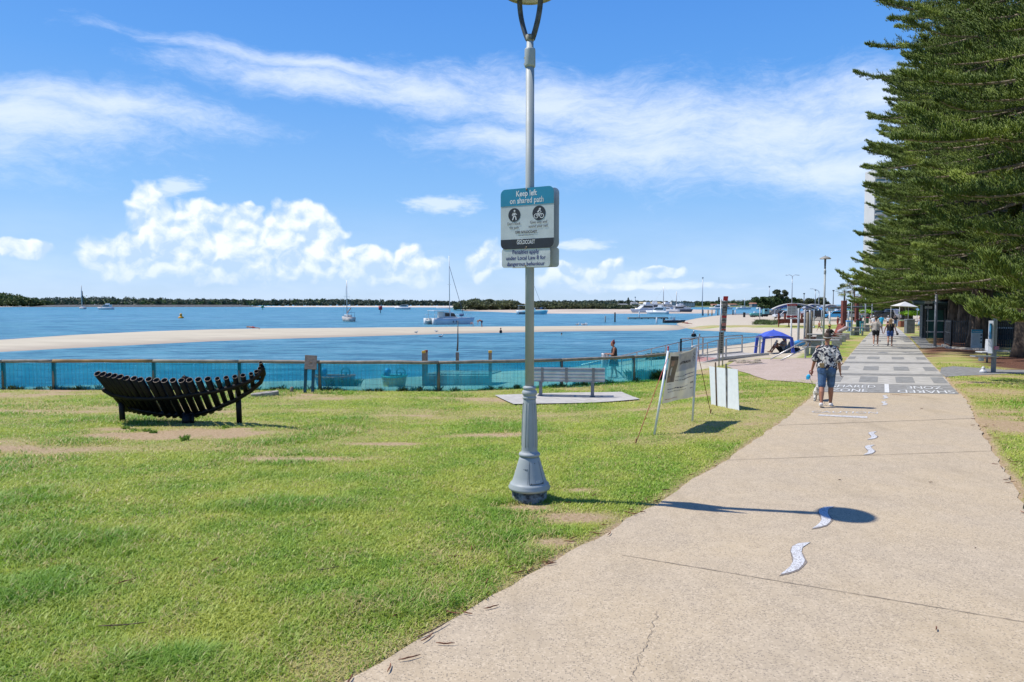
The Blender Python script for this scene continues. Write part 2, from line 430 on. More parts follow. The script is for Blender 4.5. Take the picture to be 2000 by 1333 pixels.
# polygon that is beach sand on the ground mesh
SANDP=[(-80,21.9),(-16.1,22.1),(-5,22.1),(-1.9,22.1),(1.6,23.5),(4.25,25.2),(5.9,26.8)]+gp([(1335,729),(1372,722),(1412,713),(1440,703),(1500,700),(1560,699),(1588,697)])+[XY(36,3.6),XY(60,3.9),XY(100,4.2),XY(104,30),(150,150)]+[(300,500),(-300,900),(-200,60)]
MULCH=[gp([(1800,678),(1815,664),(1870,656),(1960,655),(1990,672),(1900,694),(1852,686),(1810,702),(1803,690)]),gp([(1890,694),(1945,698),(2080,690),(2160,720),(2010,728),(1930,716)])]
def dry_f(x,y):
    """how thin and dry the lawn is (0 lush .. 1 bare soil)"""
    n=vnoise(x,y,.35,0,4); n2=vnoise(x,y,1.6,1,3); s,t=ST(x,y)
    st=vnoise(x*.5,y*2.0,.5,2,3)
    far=sstep(8.5,12.5,y-.15*x)
    d=(n-.60)*1.2+(n2-.5)*.55+far*(.42+(st-.5)*1.25)
    def el(px,py,rx,ry,a):
        g=G(px,py); return a*np.clip(1.25-np.hypot((x-g.x)/rx,(y-g.y)/ry)+(n2-.5)*.9,0,1)
    d=np.maximum(d,el(350,848,1.9,.95,1.4)); d=np.maximum(d,el(240,838,.7,.5,1.0)); d=np.maximum(d,el(470,838,.5,.3,1.0))
    d=np.maximum(d,el(600,897,1.4,.30,.95)); d=np.maximum(d,el(760,868,1.0,.25,.9))
    d=np.maximum(d,el(800,812,1.2,.5,.8)); d=np.maximum(d,el(960,850,1.1,.4,.85))
    d=np.maximum(d,el(1120,1010,.75,.30,.95)); d=np.maximum(d,el(1130,958,.3,.16,.95)); d=np.maximum(d,el(1090,1060,.35,.2,.85))
    d=np.maximum(d,el(1034,992,.45,.20,1.0)); d=np.maximum(d,el(600,772,.5,.4,.9)); d=np.maximum(d,el(40,790,1.5,.7,.6)); d=np.maximum(d,el(700,1300,.5,.25,.55)); d=np.maximum(d,el(820,1260,.6,.25,.6))
    d=np.maximum(d,el(1960,830,1.2,1.5,.8)); d=np.maximum(d,el(1940,765,1.2,1.5,.6))
    # worn rim along the path
    dp=polydist(x,y,pl+pr,False)
    d=np.maximum(d,np.clip(.85-dp*4.2,0,1)*(.45+n2*1.1))
    d=np.where(t<-1.5,d+.16,d)
    return np.clip(d,0,1)
def shape_masks(x,y):
    ins=inpoly(x,y,SANDP)
    e=polydist(x,y,SANDP); w=np.where(ins,e,-e)
    sand=sstep(-.12,.16,w+(vnoise(x,y,2.,3)-.5)*.25)
    mul=np.zeros_like(x)
    for p in MULCH: 
        e=polydist(x,y,p); mul=np.maximum(mul,sstep(-.2,.2,np.where(inpoly(x,y,p),e,-e)+(vnoise(x,y,2.,4)-.5)*.5))
    return sand,mul
def ground():
    xs=np.concatenate([-np.geomspace(600,20,34)[:-1],np.arange(-20,16,.13),np.geomspace(16,560,90)])
    ys=np.concatenate([[-60,-20,-6],np.arange(-1,34,.13),np.geomspace(34,700,150)])
    X,Y=np.meshgrid(xs,ys); x=X.ravel(); y=Y.ravel(); z=Hh(x,y)
    sand,mul=shape_masks(x,y); dry=dry_f(x,y)
    # under the path the lawn surface is sunk a little
    z=z-.03*inpoly(x,y,PATH)
    ny,nx=X.shape; i=np.arange((ny-1)*(nx-1)); r=i//(nx-1); c=i%(nx-1); a=r*nx+c
    Fc=np.stack([a,a+1,a+1+nx,a+nx],1)
    hz=z.reshape(X.shape); deep=(hz[:-1,:-1]<ZW-2.3).ravel(); Fc=Fc[~deep]
    m=bpy.data.materials.new('ground'); m.use_nodes=True; t=NT(m.node_tree)
    P=t.n('ShaderNodeNewGeometry').outputs['Position']
    at_=lambda n:t.n('ShaderNodeAttribute',attribute_name=n).outputs['Fac']
    n1=t.noise(P,.9,4); n2=t.noise(P,26,5,.65); n3=t.noise(P,130,3,.7)
    g=t.mix(t.ss(n2,.3,.7),(.13,.19,.028,1),(.28,.37,.07,1)); g=t.mix(t.ss(n1,.35,.7),g,(.36,.38,.10,1))
    soil=t.mix(t.ss(n2,.3,.7),(.34,.235,.120,1),(.54,.40,.25,1)); straw=t.mix(t.ss(n3,.35,.65),(.28,.27,.07,1),(.46,.40,.17,1))
    dr=t.m('ADD',at_('dry'),t.m('MULTIPLY',t.m('SUBTRACT',n2,.5),.5))
    c=t.mix(t.ss(dr,.15,.5),g,straw); c=t.mix(t.ss(dr,.5,.85),c,soil)
    sn=t.mix(t.ss(t.noise(P,3,5),.3,.7),(.46,.395,.295,1),(.555,.485,.375,1)); sn=t.mix(t.ss(n3,.25,.5,.5,0),sn,(.40,.33,.25,1))
    z_=t.n('ShaderNodeSeparateXYZ',{0:P}).outputs[2]
    sn=t.mix(t.ss(t.m('ADD',z_,t.m('MULTIPLY',n1,.2)),ZW-.05,ZW+.42,.75,0),sn,(.36,.29,.215,1))
    c=t.mix(at_('sand'),c,sn)
    mu=t.mix(t.ss(t.noise(P,60,4,.7),.35,.65),(.055,.026,.018,1),(.21,.10,.062,1))
    c=t.mix(at_('mulch'),c,mu)
    bp=t.n('ShaderNodeBump',{'Height':t.m('ADD',n2,n3),'Strength':.8,'Distance':.02}).outputs[0]
    p=t.n('ShaderNodeBsdfPrincipled',{'Base Color':c,'Roughness':.95,'Specular IOR Level':.15,'Normal':bp})
    t.n('ShaderNodeOutputMaterial',{0:p.outputs[0]})
    o=np_mesh('ground',np.stack([x,y,z],1),Fc,m,smooth=True,attrs={'sand':sand,'mulch':mul,'dry':dry})
    tag(o,'grassy foreshore sloping down to pale beach sand',kind='structure')
ground()

def grass():
    N=880000
    r=3.2*np.exp(RNG.random(N)*math.log(34/3.2)); th=RNG.uniform(-R(40),R(39),N)
    x=r*np.sin(th)*1.0; y=r*np.cos(th)
    sand,mul=shape_masks(x,y); dry=dry_f(x,y)
    clump=vnoise(x,y,7.,5,2)
    k=(sand<.3)&(mul<.35)&(~inpoly(x,y,PATH))&(~inpoly(x,y,PAD))
    tt=ST(x,y); k&=~((tt[0]>24)&(tt[0]<38)&(tt[1]>1.2)&inpoly(x,y,GRAVEL))
    for p in SIDEP: k&=~inpoly(x,y,p)
    keep=RNG.random(N)<np.clip(1.2-dry*1.35,.05,1)*(.75+.5*clump)
    k&=keep
    x,y,r,dry=x[k],y[k],r[k],dry[k]; n=len(x)
    z=Hh(x,y)
    lush=vnoise(x,y,.55,6,4); tuft=sstep(.52,.70,lush)
    for a_,b_,rx_,ry_ in ((130,1060,.75,.5),(60,1160,.5,.4),(820,1180,.75,.35),(1060,1090,.4,.3),(520,900,1.2,.3),(300,1300,.6,.3),(560,985,.9,.35)):
        g_=G(a_,b_); tuft=np.maximum(tuft,np.clip(1.3-np.hypot((x-g_.x)/rx_,(y-g_.y)/ry_)+(vnoise(x,y,2.2,7)-.5)*1.4,0,1))
    h=(.014+.022*RNG.random(n)**1.5+.050*tuft*RNG.random(n))*(1-.55*np.clip(dry,0,1))*(1+.018*r)
    w=(.0019+.0019*RNG.random(n))*(1+.11*r)
    a=RNG.random(n)*6.283; d=np.stack([np.cos(a),np.sin(a)],1); pz=np.stack([-d[:,1],d[:,0]],1)
    lean=RNG.uniform(.4,2.2,n)*h
    B=np.stack([x,y,z-.004],1)
    v0=B.copy(); v0[:,:2]-=pz*w[:,None]; v1=B.copy(); v1[:,:2]+=pz*w[:,None]
    mid=B.copy(); mid[:,:2]+=d*(lean*.35)[:,None]; mid[:,2]+=h*.62
    v2=mid.copy(); v2[:,:2]+=pz*(w*.7)[:,None]; v3=mid.copy(); v3[:,:2]-=pz*(w*.7)[:,None]
    v4=B.copy(); v4[:,:2]+=d*lean[:,None]; v4[:,2]+=h
    V=np.stack([v0,v1,v2,v3,v4],1).reshape(-1,3); b=np.arange(n)*5
    T=np.concatenate([np.stack([b,b+1,b+2],1),np.stack([b,b+2,b+3],1),np.stack([b+3,b+2,b+4],1)])
    m=bpy.data.materials.new('grass_blades'); m.use_nodes=True; t=NT(m.node_tree)
    gm=t.n('ShaderNodeNewGeometry'); rnd=gm.outputs['Random Per Island']; P=gm.outputs['Position']
    dr=t.n('ShaderNodeAttribute',attribute_name='dry').outputs['Fac']
    c=t.mix(t.ss(rnd,0,1),(.15,.275,.022,1),(.40,.575,.075,1))
    c=t.mix(t.ss(t.noise(P,.8,4,.65),.36,.62),c,(.50,.55,.095,1))
    lu=t.n('ShaderNodeAttribute',attribute_name='lush').outputs['Fac']; c=t.mix(t.m('MULTIPLY',lu,.75),c,(.17,.36,.03,1))
    c=t.mix(t.m('GREATER_THAN',t.m('ADD',t.n('ShaderNodeTexWhiteNoise',{1:rnd},noise_dimensions='1D').outputs[0],t.m('MULTIPLY',t.m('ADD',dr,t.m('MULTIPLY',t.ss(t.noise(P,2.3,4),.42,.62),.30)),.85)),1.0),c,(.58,.50,.20,1))
    p=t.n('ShaderNodeBsdfPrincipled',{'Base Color':c,'Roughness':.5,'Specular IOR Level':.35})
    tr=t.n('ShaderNodeBsdfTranslucent',{'Color':c})
    mx=t.n('ShaderNodeMixShader',{0:.38,1:p.outputs[0],2:tr.outputs[0]}); t.n('ShaderNodeOutputMaterial',{0:mx.outputs[0]})
    o=np_mesh('grass',V,T,m,attrs={'dry':np.repeat(dry,5),'lush':np.repeat(tuft,5)})
    tag(o,'short green lawn grass with thin dry patches','grass',kind='stuff')
GRAVEL=gp([(1647,709),(1618,740),(1598,752),(1560,748),(1500,744),(1452,728),(1418,716),(1440,704),(1500,702),(1590,700)])
# side paths on the right of the main path
SIDEP=[gp([(1836,729),(1838,719),(1862,716),(1905,719),(1960,723),(2080,725),(2080,730),(1960,731),(1920,733),(1846,737)]),
       gp([(1786,668),(1778,658),(1806,657),(1850,652),(1808,662),(1815,671),(1850,678),(1800,681)])]
grass()

def aggregate_mat(name,base,dark,light,sc,tint):
    m=bpy.data.materials.new(name); m.use_nodes=True; t=NT(m.node_tree)
    P=t.n('ShaderNodeNewGeometry').outputs['Position']
    v=t.n('ShaderNodeTexVoronoi',{'Vector':P,'Scale':sc,'Randomness':1.0}); rc=t.n('ShaderNodeSeparateColor',{0:v.outputs['Color']}).outputs[0]
    big=t.noise(P,.8,5,.6); mid=t.noise(P,6,4,.6); blot=t.noise(P,2.6,5,.7)
    c=t.mix(t.ss(big,.3,.7),C4(base),C4(tint))
    thr=t.m('ADD',.70,t.m('MULTIPLY',t.m('SUBTRACT',blot,.5),-.9))
    c=t.mix(t.m('MULTIPLY',t.ss(mid,.4,.7),.25),c,C4(light))
    c=t.mix(t.m('MULTIPLY',t.m('GREATER_THAN',rc,thr),t.ss(v.outputs['Distance'],.2,.6,.70,.05)),c,C4(dark))
    c=t.mix(t.m('MULTIPLY',t.m('LESS_THAN',rc,.12),.6),c,C4(light))
    st=t.noise(t.n('ShaderNodeMapping',{'Vector':P,'Rotation':(0,0,R(28)),'Scale':(1,.35,1)}).outputs[0],1.7,5,.65)
    c=t.mix(t.ss(st,.5,.72,0,.35),c,C4(tuple(k*.62 for k in base)))
    b=t.n('ShaderNodeBump',{'Height':t.m('ADD',rc,mid),'Strength':.35,'Distance':.004}).outputs[0]
    p=t.n('ShaderNodeBsdfPrincipled',{'Base Color':c,'Roughness':.85,'Specular IOR Level':.25,'Normal':b}); t.n('ShaderNodeOutputMaterial',{0:p.outputs[0]})
    return m
pathm=aggregate_mat('path_aggregate',(.465,.368,.238),(.115,.102,.09),(.58,.475,.33),85,(.425,.345,.24))
path=sheet('path',PATH,.004,.30,pathm); tag(path,'long shared footpath of exposed aggregate and pale concrete',kind='structure')
gravm=aggregate_mat('pink_aggregate',(.40,.31,.25),(.20,.15,.125),(.56,.47,.40),60,(.44,.345,.285))
gv=sheet('gravel_path',GRAVEL,.02,.3,gravm); tag(gv,'pinkish pebble landing between path and beach ramp',kind='structure')
greym=mat('grey_concrete',(.24,.235,.22),.85,var=.15,scale=6,bump=.2)
for i,p in enumerate(SIDEP):
    o=sheet('side_path',p,.010,.5,greym); tag(o,'narrow grey side path leading off under the pines',kind='structure')
# pale concrete paving with dark bands
# the bands run slightly oblique to the path: coordinates a (along a band) and b (along the path)
_g0=G(1620,767.7); _g1=G(1900,772.0); DB=(_g1-_g0); DB.z=0; DB.normalize(); OC=G(1740,768)
def OB(a,b): return (OC.x+DB.x*a+U.x*b,OC.y+DB.y*a+U.y*b)
def AB(x,y):
    dx,dy=x-OC.x,y-OC.y; det=DB.x*U.y-U.x*DB.y
    return ((dx*U.y-U.x*dy)/det,(DB.x*dy-dx*DB.y)/det)
PLO=[AB(*p) for p in pl]; PRO=[AB(*p) for p in pr]
def strip(s0,s1,t0=None,t1=None,name='paving_band',m=None,off=.012):
    def edge(L,s):
        A=sorted((b,a) for a,b in L); return float(np.interp(s,[q[0] for q in A],[q[1] for q in A]))
    n=max(2,int((s1-s0)/.4)+1); ss_=np.linspace(s0,s1,n)
    a=[OB((edge(PLO,s)+.03) if t0 is None else t0,s) for s in ss_]; b=[OB((edge(PRO,s)-.03) if t1 is None else t1,s) for s in ss_]
    o=sheet(name,a+b[::-1],off,.45,m,path); o['kind']='structure'; return o
def s_of(px,py): g=G(px,py); return AB(g.x,g.y)[::-1]
sA=s_of(1740,768.5)[0]; sB=s_of(1740,751.5)[0]; sE=s_of(1725,638)[0]
slabm=mat('pale_slab',(.44,.415,.36),.8,var=.10,scale=3,bump=.15,bscale=120); bandm=mat('dark_band',(.25,.24,.215),.8,var=.15,scale=5,bump=.15,bscale=120)
sqm=mat('mid_square',(.255,.25,.23),.8,var=.12,scale=5); whitem=mat('road_paint',(.68,.68,.65),.7,var=.12,scale=14)
strip(sB,sE,m=slabm,off=.008,name='concrete_slab')
strip(sA,sB,m=mat('zone_band',(.27,.26,.235),.8,var=.14,scale=5),off=.009,name='dark_zone_band')
rows=[(748,737),(724.5,717),(702.5,698),(668.5,665)]
for a,b in rows:
    s0=s_of(1740,a)[0]; s1=s_of(1740,b)[0]; tc0=s_of(1767,743)[1]
    for k in range(-2,3):
        c=tc0+k*1.09; 
        aL=float(np.interp(s0,*zip(*sorted((b_,a_) for a_,b_ in PLO)))); aR=float(np.interp(s0,*zip(*sorted((b_,a_) for a_,b_ in PRO))))
        l_,r_=max(c-.275,aL+.05),min(c+.275,aR-.05)
        if r_-l_<.12: continue
        strip(s0,s1,l_,r_,m=sqm,name='paving_square',off=.013)
for a,b in [(734.8,731),(711,708),(693.5,691.3),(687.5,685.6),(682.5,680.8),(678.2,676.8),(674,672.8),(662,661),(658,657),(654.5,653.5),(651,650.2),(647.5,646.7)]:
    strip(s_of(1740,a)[0],s_of(1740,b)[0],m=bandm,off=.0135)
# expansion joints (thin dark lines across the aggregate) and hairline crack
jm=mat('joint_line',(.16,.125,.095),.9)
def line_on_path(p0,p1,w,name,wig=.0,n=18,off=.0085,m=None,seed=0):
    a=G(*p0);b=G(*p1); r=random.Random(seed); d=(b-a); nn=Vector((-d.y,d.x,0)).normalized(); L=[];Rr=[]
    for i in range(n+1):
        p=a+d*(i/n)+nn*(r.uniform(-wig,wig)); ww=w*(.5+r.random()*.8)
        L.append((p+nn*ww)); Rr.append(p-nn*ww)
    v=[Vector((q.x,q.y,H(q.x,q.y)+off)) for q in L+Rr]
    o=build(name,v,[(i,i+1,n+2+i,n+1+i) for i in range(n)],m or jm,path); o['kind']='structure'; return o
line_on_path((1215,1086),(2060,1227),.0035,'expansion_joint',.003,60)
line_on_path((1420,900),(1938,882),.005,'expansion_joint',.004,30)
line_on_path((1520,832),(1905,818),.008,'expansion_joint',.004,30)
line_on_path((1285,1196),(1232,1333),.0018,'hairline_crack',.018,34,seed=4)
# wavy centre markings
sq=[(1585,1061),(1562,1063),(1550,1069),(1547,1078),(1551,1088),(1552,1098),(1546,1108),(1537,1116),(1526,1124),(1545,1120),(1562,1114),(1571,1105),(1575,1097),(1571,1088),(1568,1080),(1570,1071)]
base=[ST(*tuple(G(a,b)[:2])) for a,b in sq]; cs=sum(a for a,b in base)/len(base); ct=sum(b for a,b in base)/len(base)
shape=[(a-cs,b-ct) for a,b in base]
def wavy(px,py,k=1.0,grow=0,off=.010,m=None,name='wave_marking',sh=(0,0)):
    g=G(px,py); s0,t0=ST(g.x,g.y); n=len(shape); pts=[]
    for i,(a,b) in enumerate(shape):
        L=math.hypot(a,b) or 1; q=1+grow/L
        pts.append(XY(s0+sh[0]+a*k*q,t0+sh[1]+b*k*q))
    o=sheet(name,pts,off,.08,m or wm2,path); o['kind']='structure'
def speckle_paint():
    m=bpy.data.materials.new('worn_white_paint'); m.use_nodes=True; t=NT(m.node_tree); P=t.n('ShaderNodeNewGeometry').outputs['Position']
    v=t.n('ShaderNodeSeparateColor',{0:t.n('ShaderNodeTexVoronoi',{'Vector':P,'Scale':95.0}).outputs['Color']}).outputs[0]
    c=t.mix(t.ss(v,.5,.75,0,.8),(.58,.58,.57,1),(.27,.25,.23,1)); c=t.mix(t.ss(t.noise(P,20,4),.5,.7,0,.3),c,(.5,.48,.45,1))
    p=t.n('ShaderNodeBsdfPrincipled',{'Base Color':c,'Roughness':.8}); t.n('ShaderNodeOutputMaterial',{0:p.outputs[0]}); return m
wm2=speckle_paint()
stn=aggregate_mat('old_paint_stain',(.22,.19,.16),(.07,.065,.06),(.36,.30,.24),95,(.2,.17,.15))
for px,py,k in [(1555,1092,1),(1609,1012,1),(1698,880,1),(1704,852,1),(1727,789,.95),(1729,776.5,.95)]:
    wavy(px,py,k)
for px,py in [(1555,1092),(1609,1012),(1698,880),(1704,852)]:
    wavy(px,py,1,.022,.0075,stn,'old_paint_halo',(-.01,.0))
# lettering on the dark band
def ground_text(body,px,py,w,h,flip=False,m=whitem,off=.0175,name='zone_lettering'):
    g=G(px,py); ex=Vector((DB.x,DB.y,0)); ey=Vector((-DB.y,DB.x,0)); eu=Vector((U.x,U.y,0))
    if flip: ex=-ex; ey=-ey; eu=-eu
    mb=MB(); add_text(mb,body,h/.72,(0,0,0),ex,ey,None,'CENTER',.002)
    W0=max(v.dot(ex) for v in mb.v)-min(v.dot(ex) for v in mb.v); k=w/W0
    vv=[]
    for v in mb.v:
        q=ex*(v.dot(ex)*k)+eu*v.dot(ey); x,y=g.x+q.x,g.y+q.y; vv.append(Vector((x,y,H(x,y)+off)))
    mb.v=vv; o=mb.build(name,m,path,fix=False); o['kind']='structure'
ground_text('SHARED',1667,756.2,1.2,.80); ground_text('ZONE',1659,764,.95,.80)
ground_text('SHARED',1808,766.3,1.45,.80,True); ground_text('ZONE',1805,758.3,.95,.80,True)
g0=s_of(1732,760); strip(sA+.02,sB-.02,g0[1]-.06,g0[1]+.06,m=whitem,off=.0165,name='centre_bar')
fm=mat('faded_paint',(.60,.58,.55),.85,var=.25,scale=30)
ground_text('CAUTION',1650,806.5,1.35,.30,False,fm,.0095,'faded_lettering')
o=sheet('faded_paint_strip',[tuple(G(*q)[:2]) for q in [(1600,810.5),(1694,814.5),(1694,818),(1597,813)]],.0095,.3,fm,path); o['kind']='structure'

# ---- water
def water():
    m=bpy.data.materials.new('water'); m.use_nodes=True; t=NT(m.node_tree); P=t.n('ShaderNodeNewGeometry').outputs['Position']
    y_=t.n('ShaderNodeSeparateXYZ',{0:P}).outputs[1]
    A=t.n('ShaderNodeMapping',{'Vector':P,'Rotation':(0,0,R(12)),'Scale':(.55,1.6,1)}).outputs[0]
    w1=t.noise(A,1.7,6,.7,.3); w2=t.noise(A,.33,7,.68,.2); w3=t.noise(A,.03,4,.6,.2)
    stre=t.noise(t.n('ShaderNodeMapping',{'Vector':P,'Rotation':(0,0,R(6)),'Scale':(.10,1,1)}).outputs[0],.055,5,.6,.5)
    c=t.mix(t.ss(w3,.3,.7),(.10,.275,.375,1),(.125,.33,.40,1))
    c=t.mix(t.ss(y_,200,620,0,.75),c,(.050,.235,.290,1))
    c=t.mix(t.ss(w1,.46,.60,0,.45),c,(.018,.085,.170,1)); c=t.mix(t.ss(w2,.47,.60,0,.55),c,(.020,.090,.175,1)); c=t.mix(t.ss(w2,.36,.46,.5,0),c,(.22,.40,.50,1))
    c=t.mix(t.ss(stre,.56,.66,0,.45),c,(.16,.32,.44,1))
    hgt=t.m('ADD',w1,t.m('MULTIPLY',w2,2.2))
    b=t.n('ShaderNodeBump',{'Height':hgt,'Strength':1.0,'Distance':.28}).outputs[0]
    d=t.n('ShaderNodeBsdfDiffuse',{'Color':c,'Normal':b})
    g=t.n('ShaderNodeBsdfGlossy',{'Color':(.62,.80,1,1),'Roughness':.16,'Normal':b})
    fr=t.n('ShaderNodeFresnel',{'IOR':1.22,'Normal':b}).outputs[0]
    fac=t.m('MULTIPLY',fr,t.ss(stre,.5,.7,.62,.80),clamp=True)
    mx=t.n('ShaderNodeMixShader',{0:fac,1:d.outputs[0],2:g.outputs[0]})
    t.n('ShaderNodeOutputMaterial',{0:mx.outputs[0]})
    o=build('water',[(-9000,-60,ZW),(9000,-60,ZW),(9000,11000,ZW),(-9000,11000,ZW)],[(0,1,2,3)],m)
    tag(o,'blue rippled tidal water of the broad estuary',kind='structure')
    # shallow clear band on the lee of the shore: wet sand rim
water()
sandm=bpy.data.materials.new('bar_sand'); sandm.use_nodes=True
def _s():
    t=NT(sandm.node_tree); P=t.n('ShaderNodeNewGeometry').outputs['Position']; z=t.n('ShaderNodeSeparateXYZ',{0:P}).outputs[2]
    n=t.noise(t.n('ShaderNodeMapping',{'Vector':P,'Scale':(.15,.6,1)}).outputs[0],1.2,6,.65); n3=t.noise(P,7,4,.7)
    c=t.mix(t.ss(n,.3,.7),(.43,.375,.27,1),(.535,.475,.345,1)); c=t.mix(t.ss(n3,.3,.5,.3,0),c,(.42,.34,.26,1))
    c=t.mix(t.ss(t.m('ADD',z,t.m('MULTIPLY',n,.12)),ZW+.03,ZW+.30,.85,0),c,(.33,.265,.20,1))
    b=t.n('ShaderNodeBump',{'Height':n3,'Strength':.4,'Distance':.03}).outputs[0]
    p=t.n('ShaderNodeBsdfPrincipled',{'Base Color':c,'Roughness':.85,'Specular IOR Level':.3,'Normal':b}); t.n('ShaderNodeOutputMaterial',{0:p.outputs[0]})
_s()
def bank(name,poly,hmax,slope,step,m,label,near=None):
    P=[tuple(Z(a,b,ZW)[:2]) for a,b in poly]
    def hf(x,y):
        d=polydist(x,y,P); 
        return ZW-.02+hmax*(1-np.exp(-d*slope/hmax))*(.85+.3*vnoise(x,y,.08,2))
    o=sheet(name,P,0,step,m,hf=hf); tag(o,label,kind='structure'); return o
bank('sandbar',[(-330,684),(-200,678),(0,663.5),(130,655),(250,649.5),(380,645),(500,643),(700,641),(900,639),(1000,638.5),(1100,638),(1200,637),(1290,634.8),(1325,635.5),(1352,640),(1330,645),(1300,646.5),(1200,647),(1100,648),(900,652),(700,658),(600,661),(500,664),(400,668),(300,673),(200,678),(100,683),(0,688.5),(-200,700),(-330,708)],.55,.06,1.6,sandm,'long pale sandbar crossing the shallow water')
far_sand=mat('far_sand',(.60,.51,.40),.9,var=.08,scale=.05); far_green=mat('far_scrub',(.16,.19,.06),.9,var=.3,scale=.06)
bank('far_beach',[(-300,601),(70,599.9),(120,599.3),(60,598.6),(-300,598.6)],1.2,.03,40,far_sand,'thin pale beach below the left headland')
bank('breakwater_bank',[(60,600.3),(490,600.1),(520,599.1),(40,599.1)],3,.2,40,mat('rock_bank',(.10,.095,.085),.95,var=.4,scale=.25),'long low breakwater of dark rocks')
bank('far_beach',[(490,600.1),(700,600.3),(890,601.0),(1010,601.0),(1010,599),(490,599)],1.5,.03,40,far_sand,'far pale beach in front of the tree belt')
bank('island_beach',[(892,603.5),(905,608),(960,609.6),(1040,612.8),(1180,613.2),(1400,612.6),(1400,605.5),(1180,605.0),(1010,603.6)],.6,.03,9,mat('island_sand',(.52,.43,.33),.9,var=.12,scale=.04),'pinkish sand flat around the mangrove island')
bank('far_shore',[(1180,600.8),(1480,600.6),(1700,600.4),(1900,600.4),(1900,598.6),(1180,598.6)],1.5,.03,45,far_green,'far built up shoreline across the water')
bank('island_scrub',[(870,603.4),(905,605.4),(960,606.0),(1000,604.8),(1300,604.0),(1300,603.0),(900,602.4)],1.0,.05,6,far_green,'low green scrub at the edge of the island')
# car park asphalt (sheet on the spit) and its sandy kerb
bank('car_park',[(1395,616.5),(1500,617.5),(1570,618.5),(1650,621),(1720,624),(1800,616),(1700,608.5),(1560,610),(1440,614.6)],.55,.6,8,mat('asphalt',(.20,.195,.185),.9,var=.2,scale=.6),'grey car park behind the beach')
for q in range(1): pass
# ================================================================= VEGETATION
def foliage_mat(name,dark,light,young,trans=.2,scale=.9):
    m=bpy.data.materials.new(name); m.use_nodes=True; t=NT(m.node_tree)
    gm=t.n('ShaderNodeNewGeometry'); rnd=gm.outputs['Random Per Island']; P=t.n('ShaderNodeTexCoord').outputs['Object']
    c=t.mix(rnd,C4(dark),C4(light)); c=t.mix(t.ss(t.noise(P,scale,3),.45,.72),c,C4(young))
    p=t.n('ShaderNodeBsdfPrincipled',{'Base Color':c,'Roughness':.55,'Specular IOR Level':.3})
    tr=t.n('ShaderNodeBsdfTranslucent',{'Color':c}); mx=t.n('ShaderNodeMixShader',{0:trans,1:p.outputs[0],2:tr.outputs[0]})
    t.n('ShaderNodeOutputMaterial',{0:mx.outputs[0]}); return m
pinem=foliage_mat('pine_foliage',(.048,.088,.013),(.150,.212,.030),(.25,.32,.048),.22,.5)
barkm=mat('pine_bark',(.115,.085,.062),.95,var=.4,scale=5,bump=1.0,col2=(.030,.022,.017),stretch=(1,1,.35))
limbm=mat('pine_limb',(.30,.24,.185),.9,var=.3,scale=6,bump=.5)
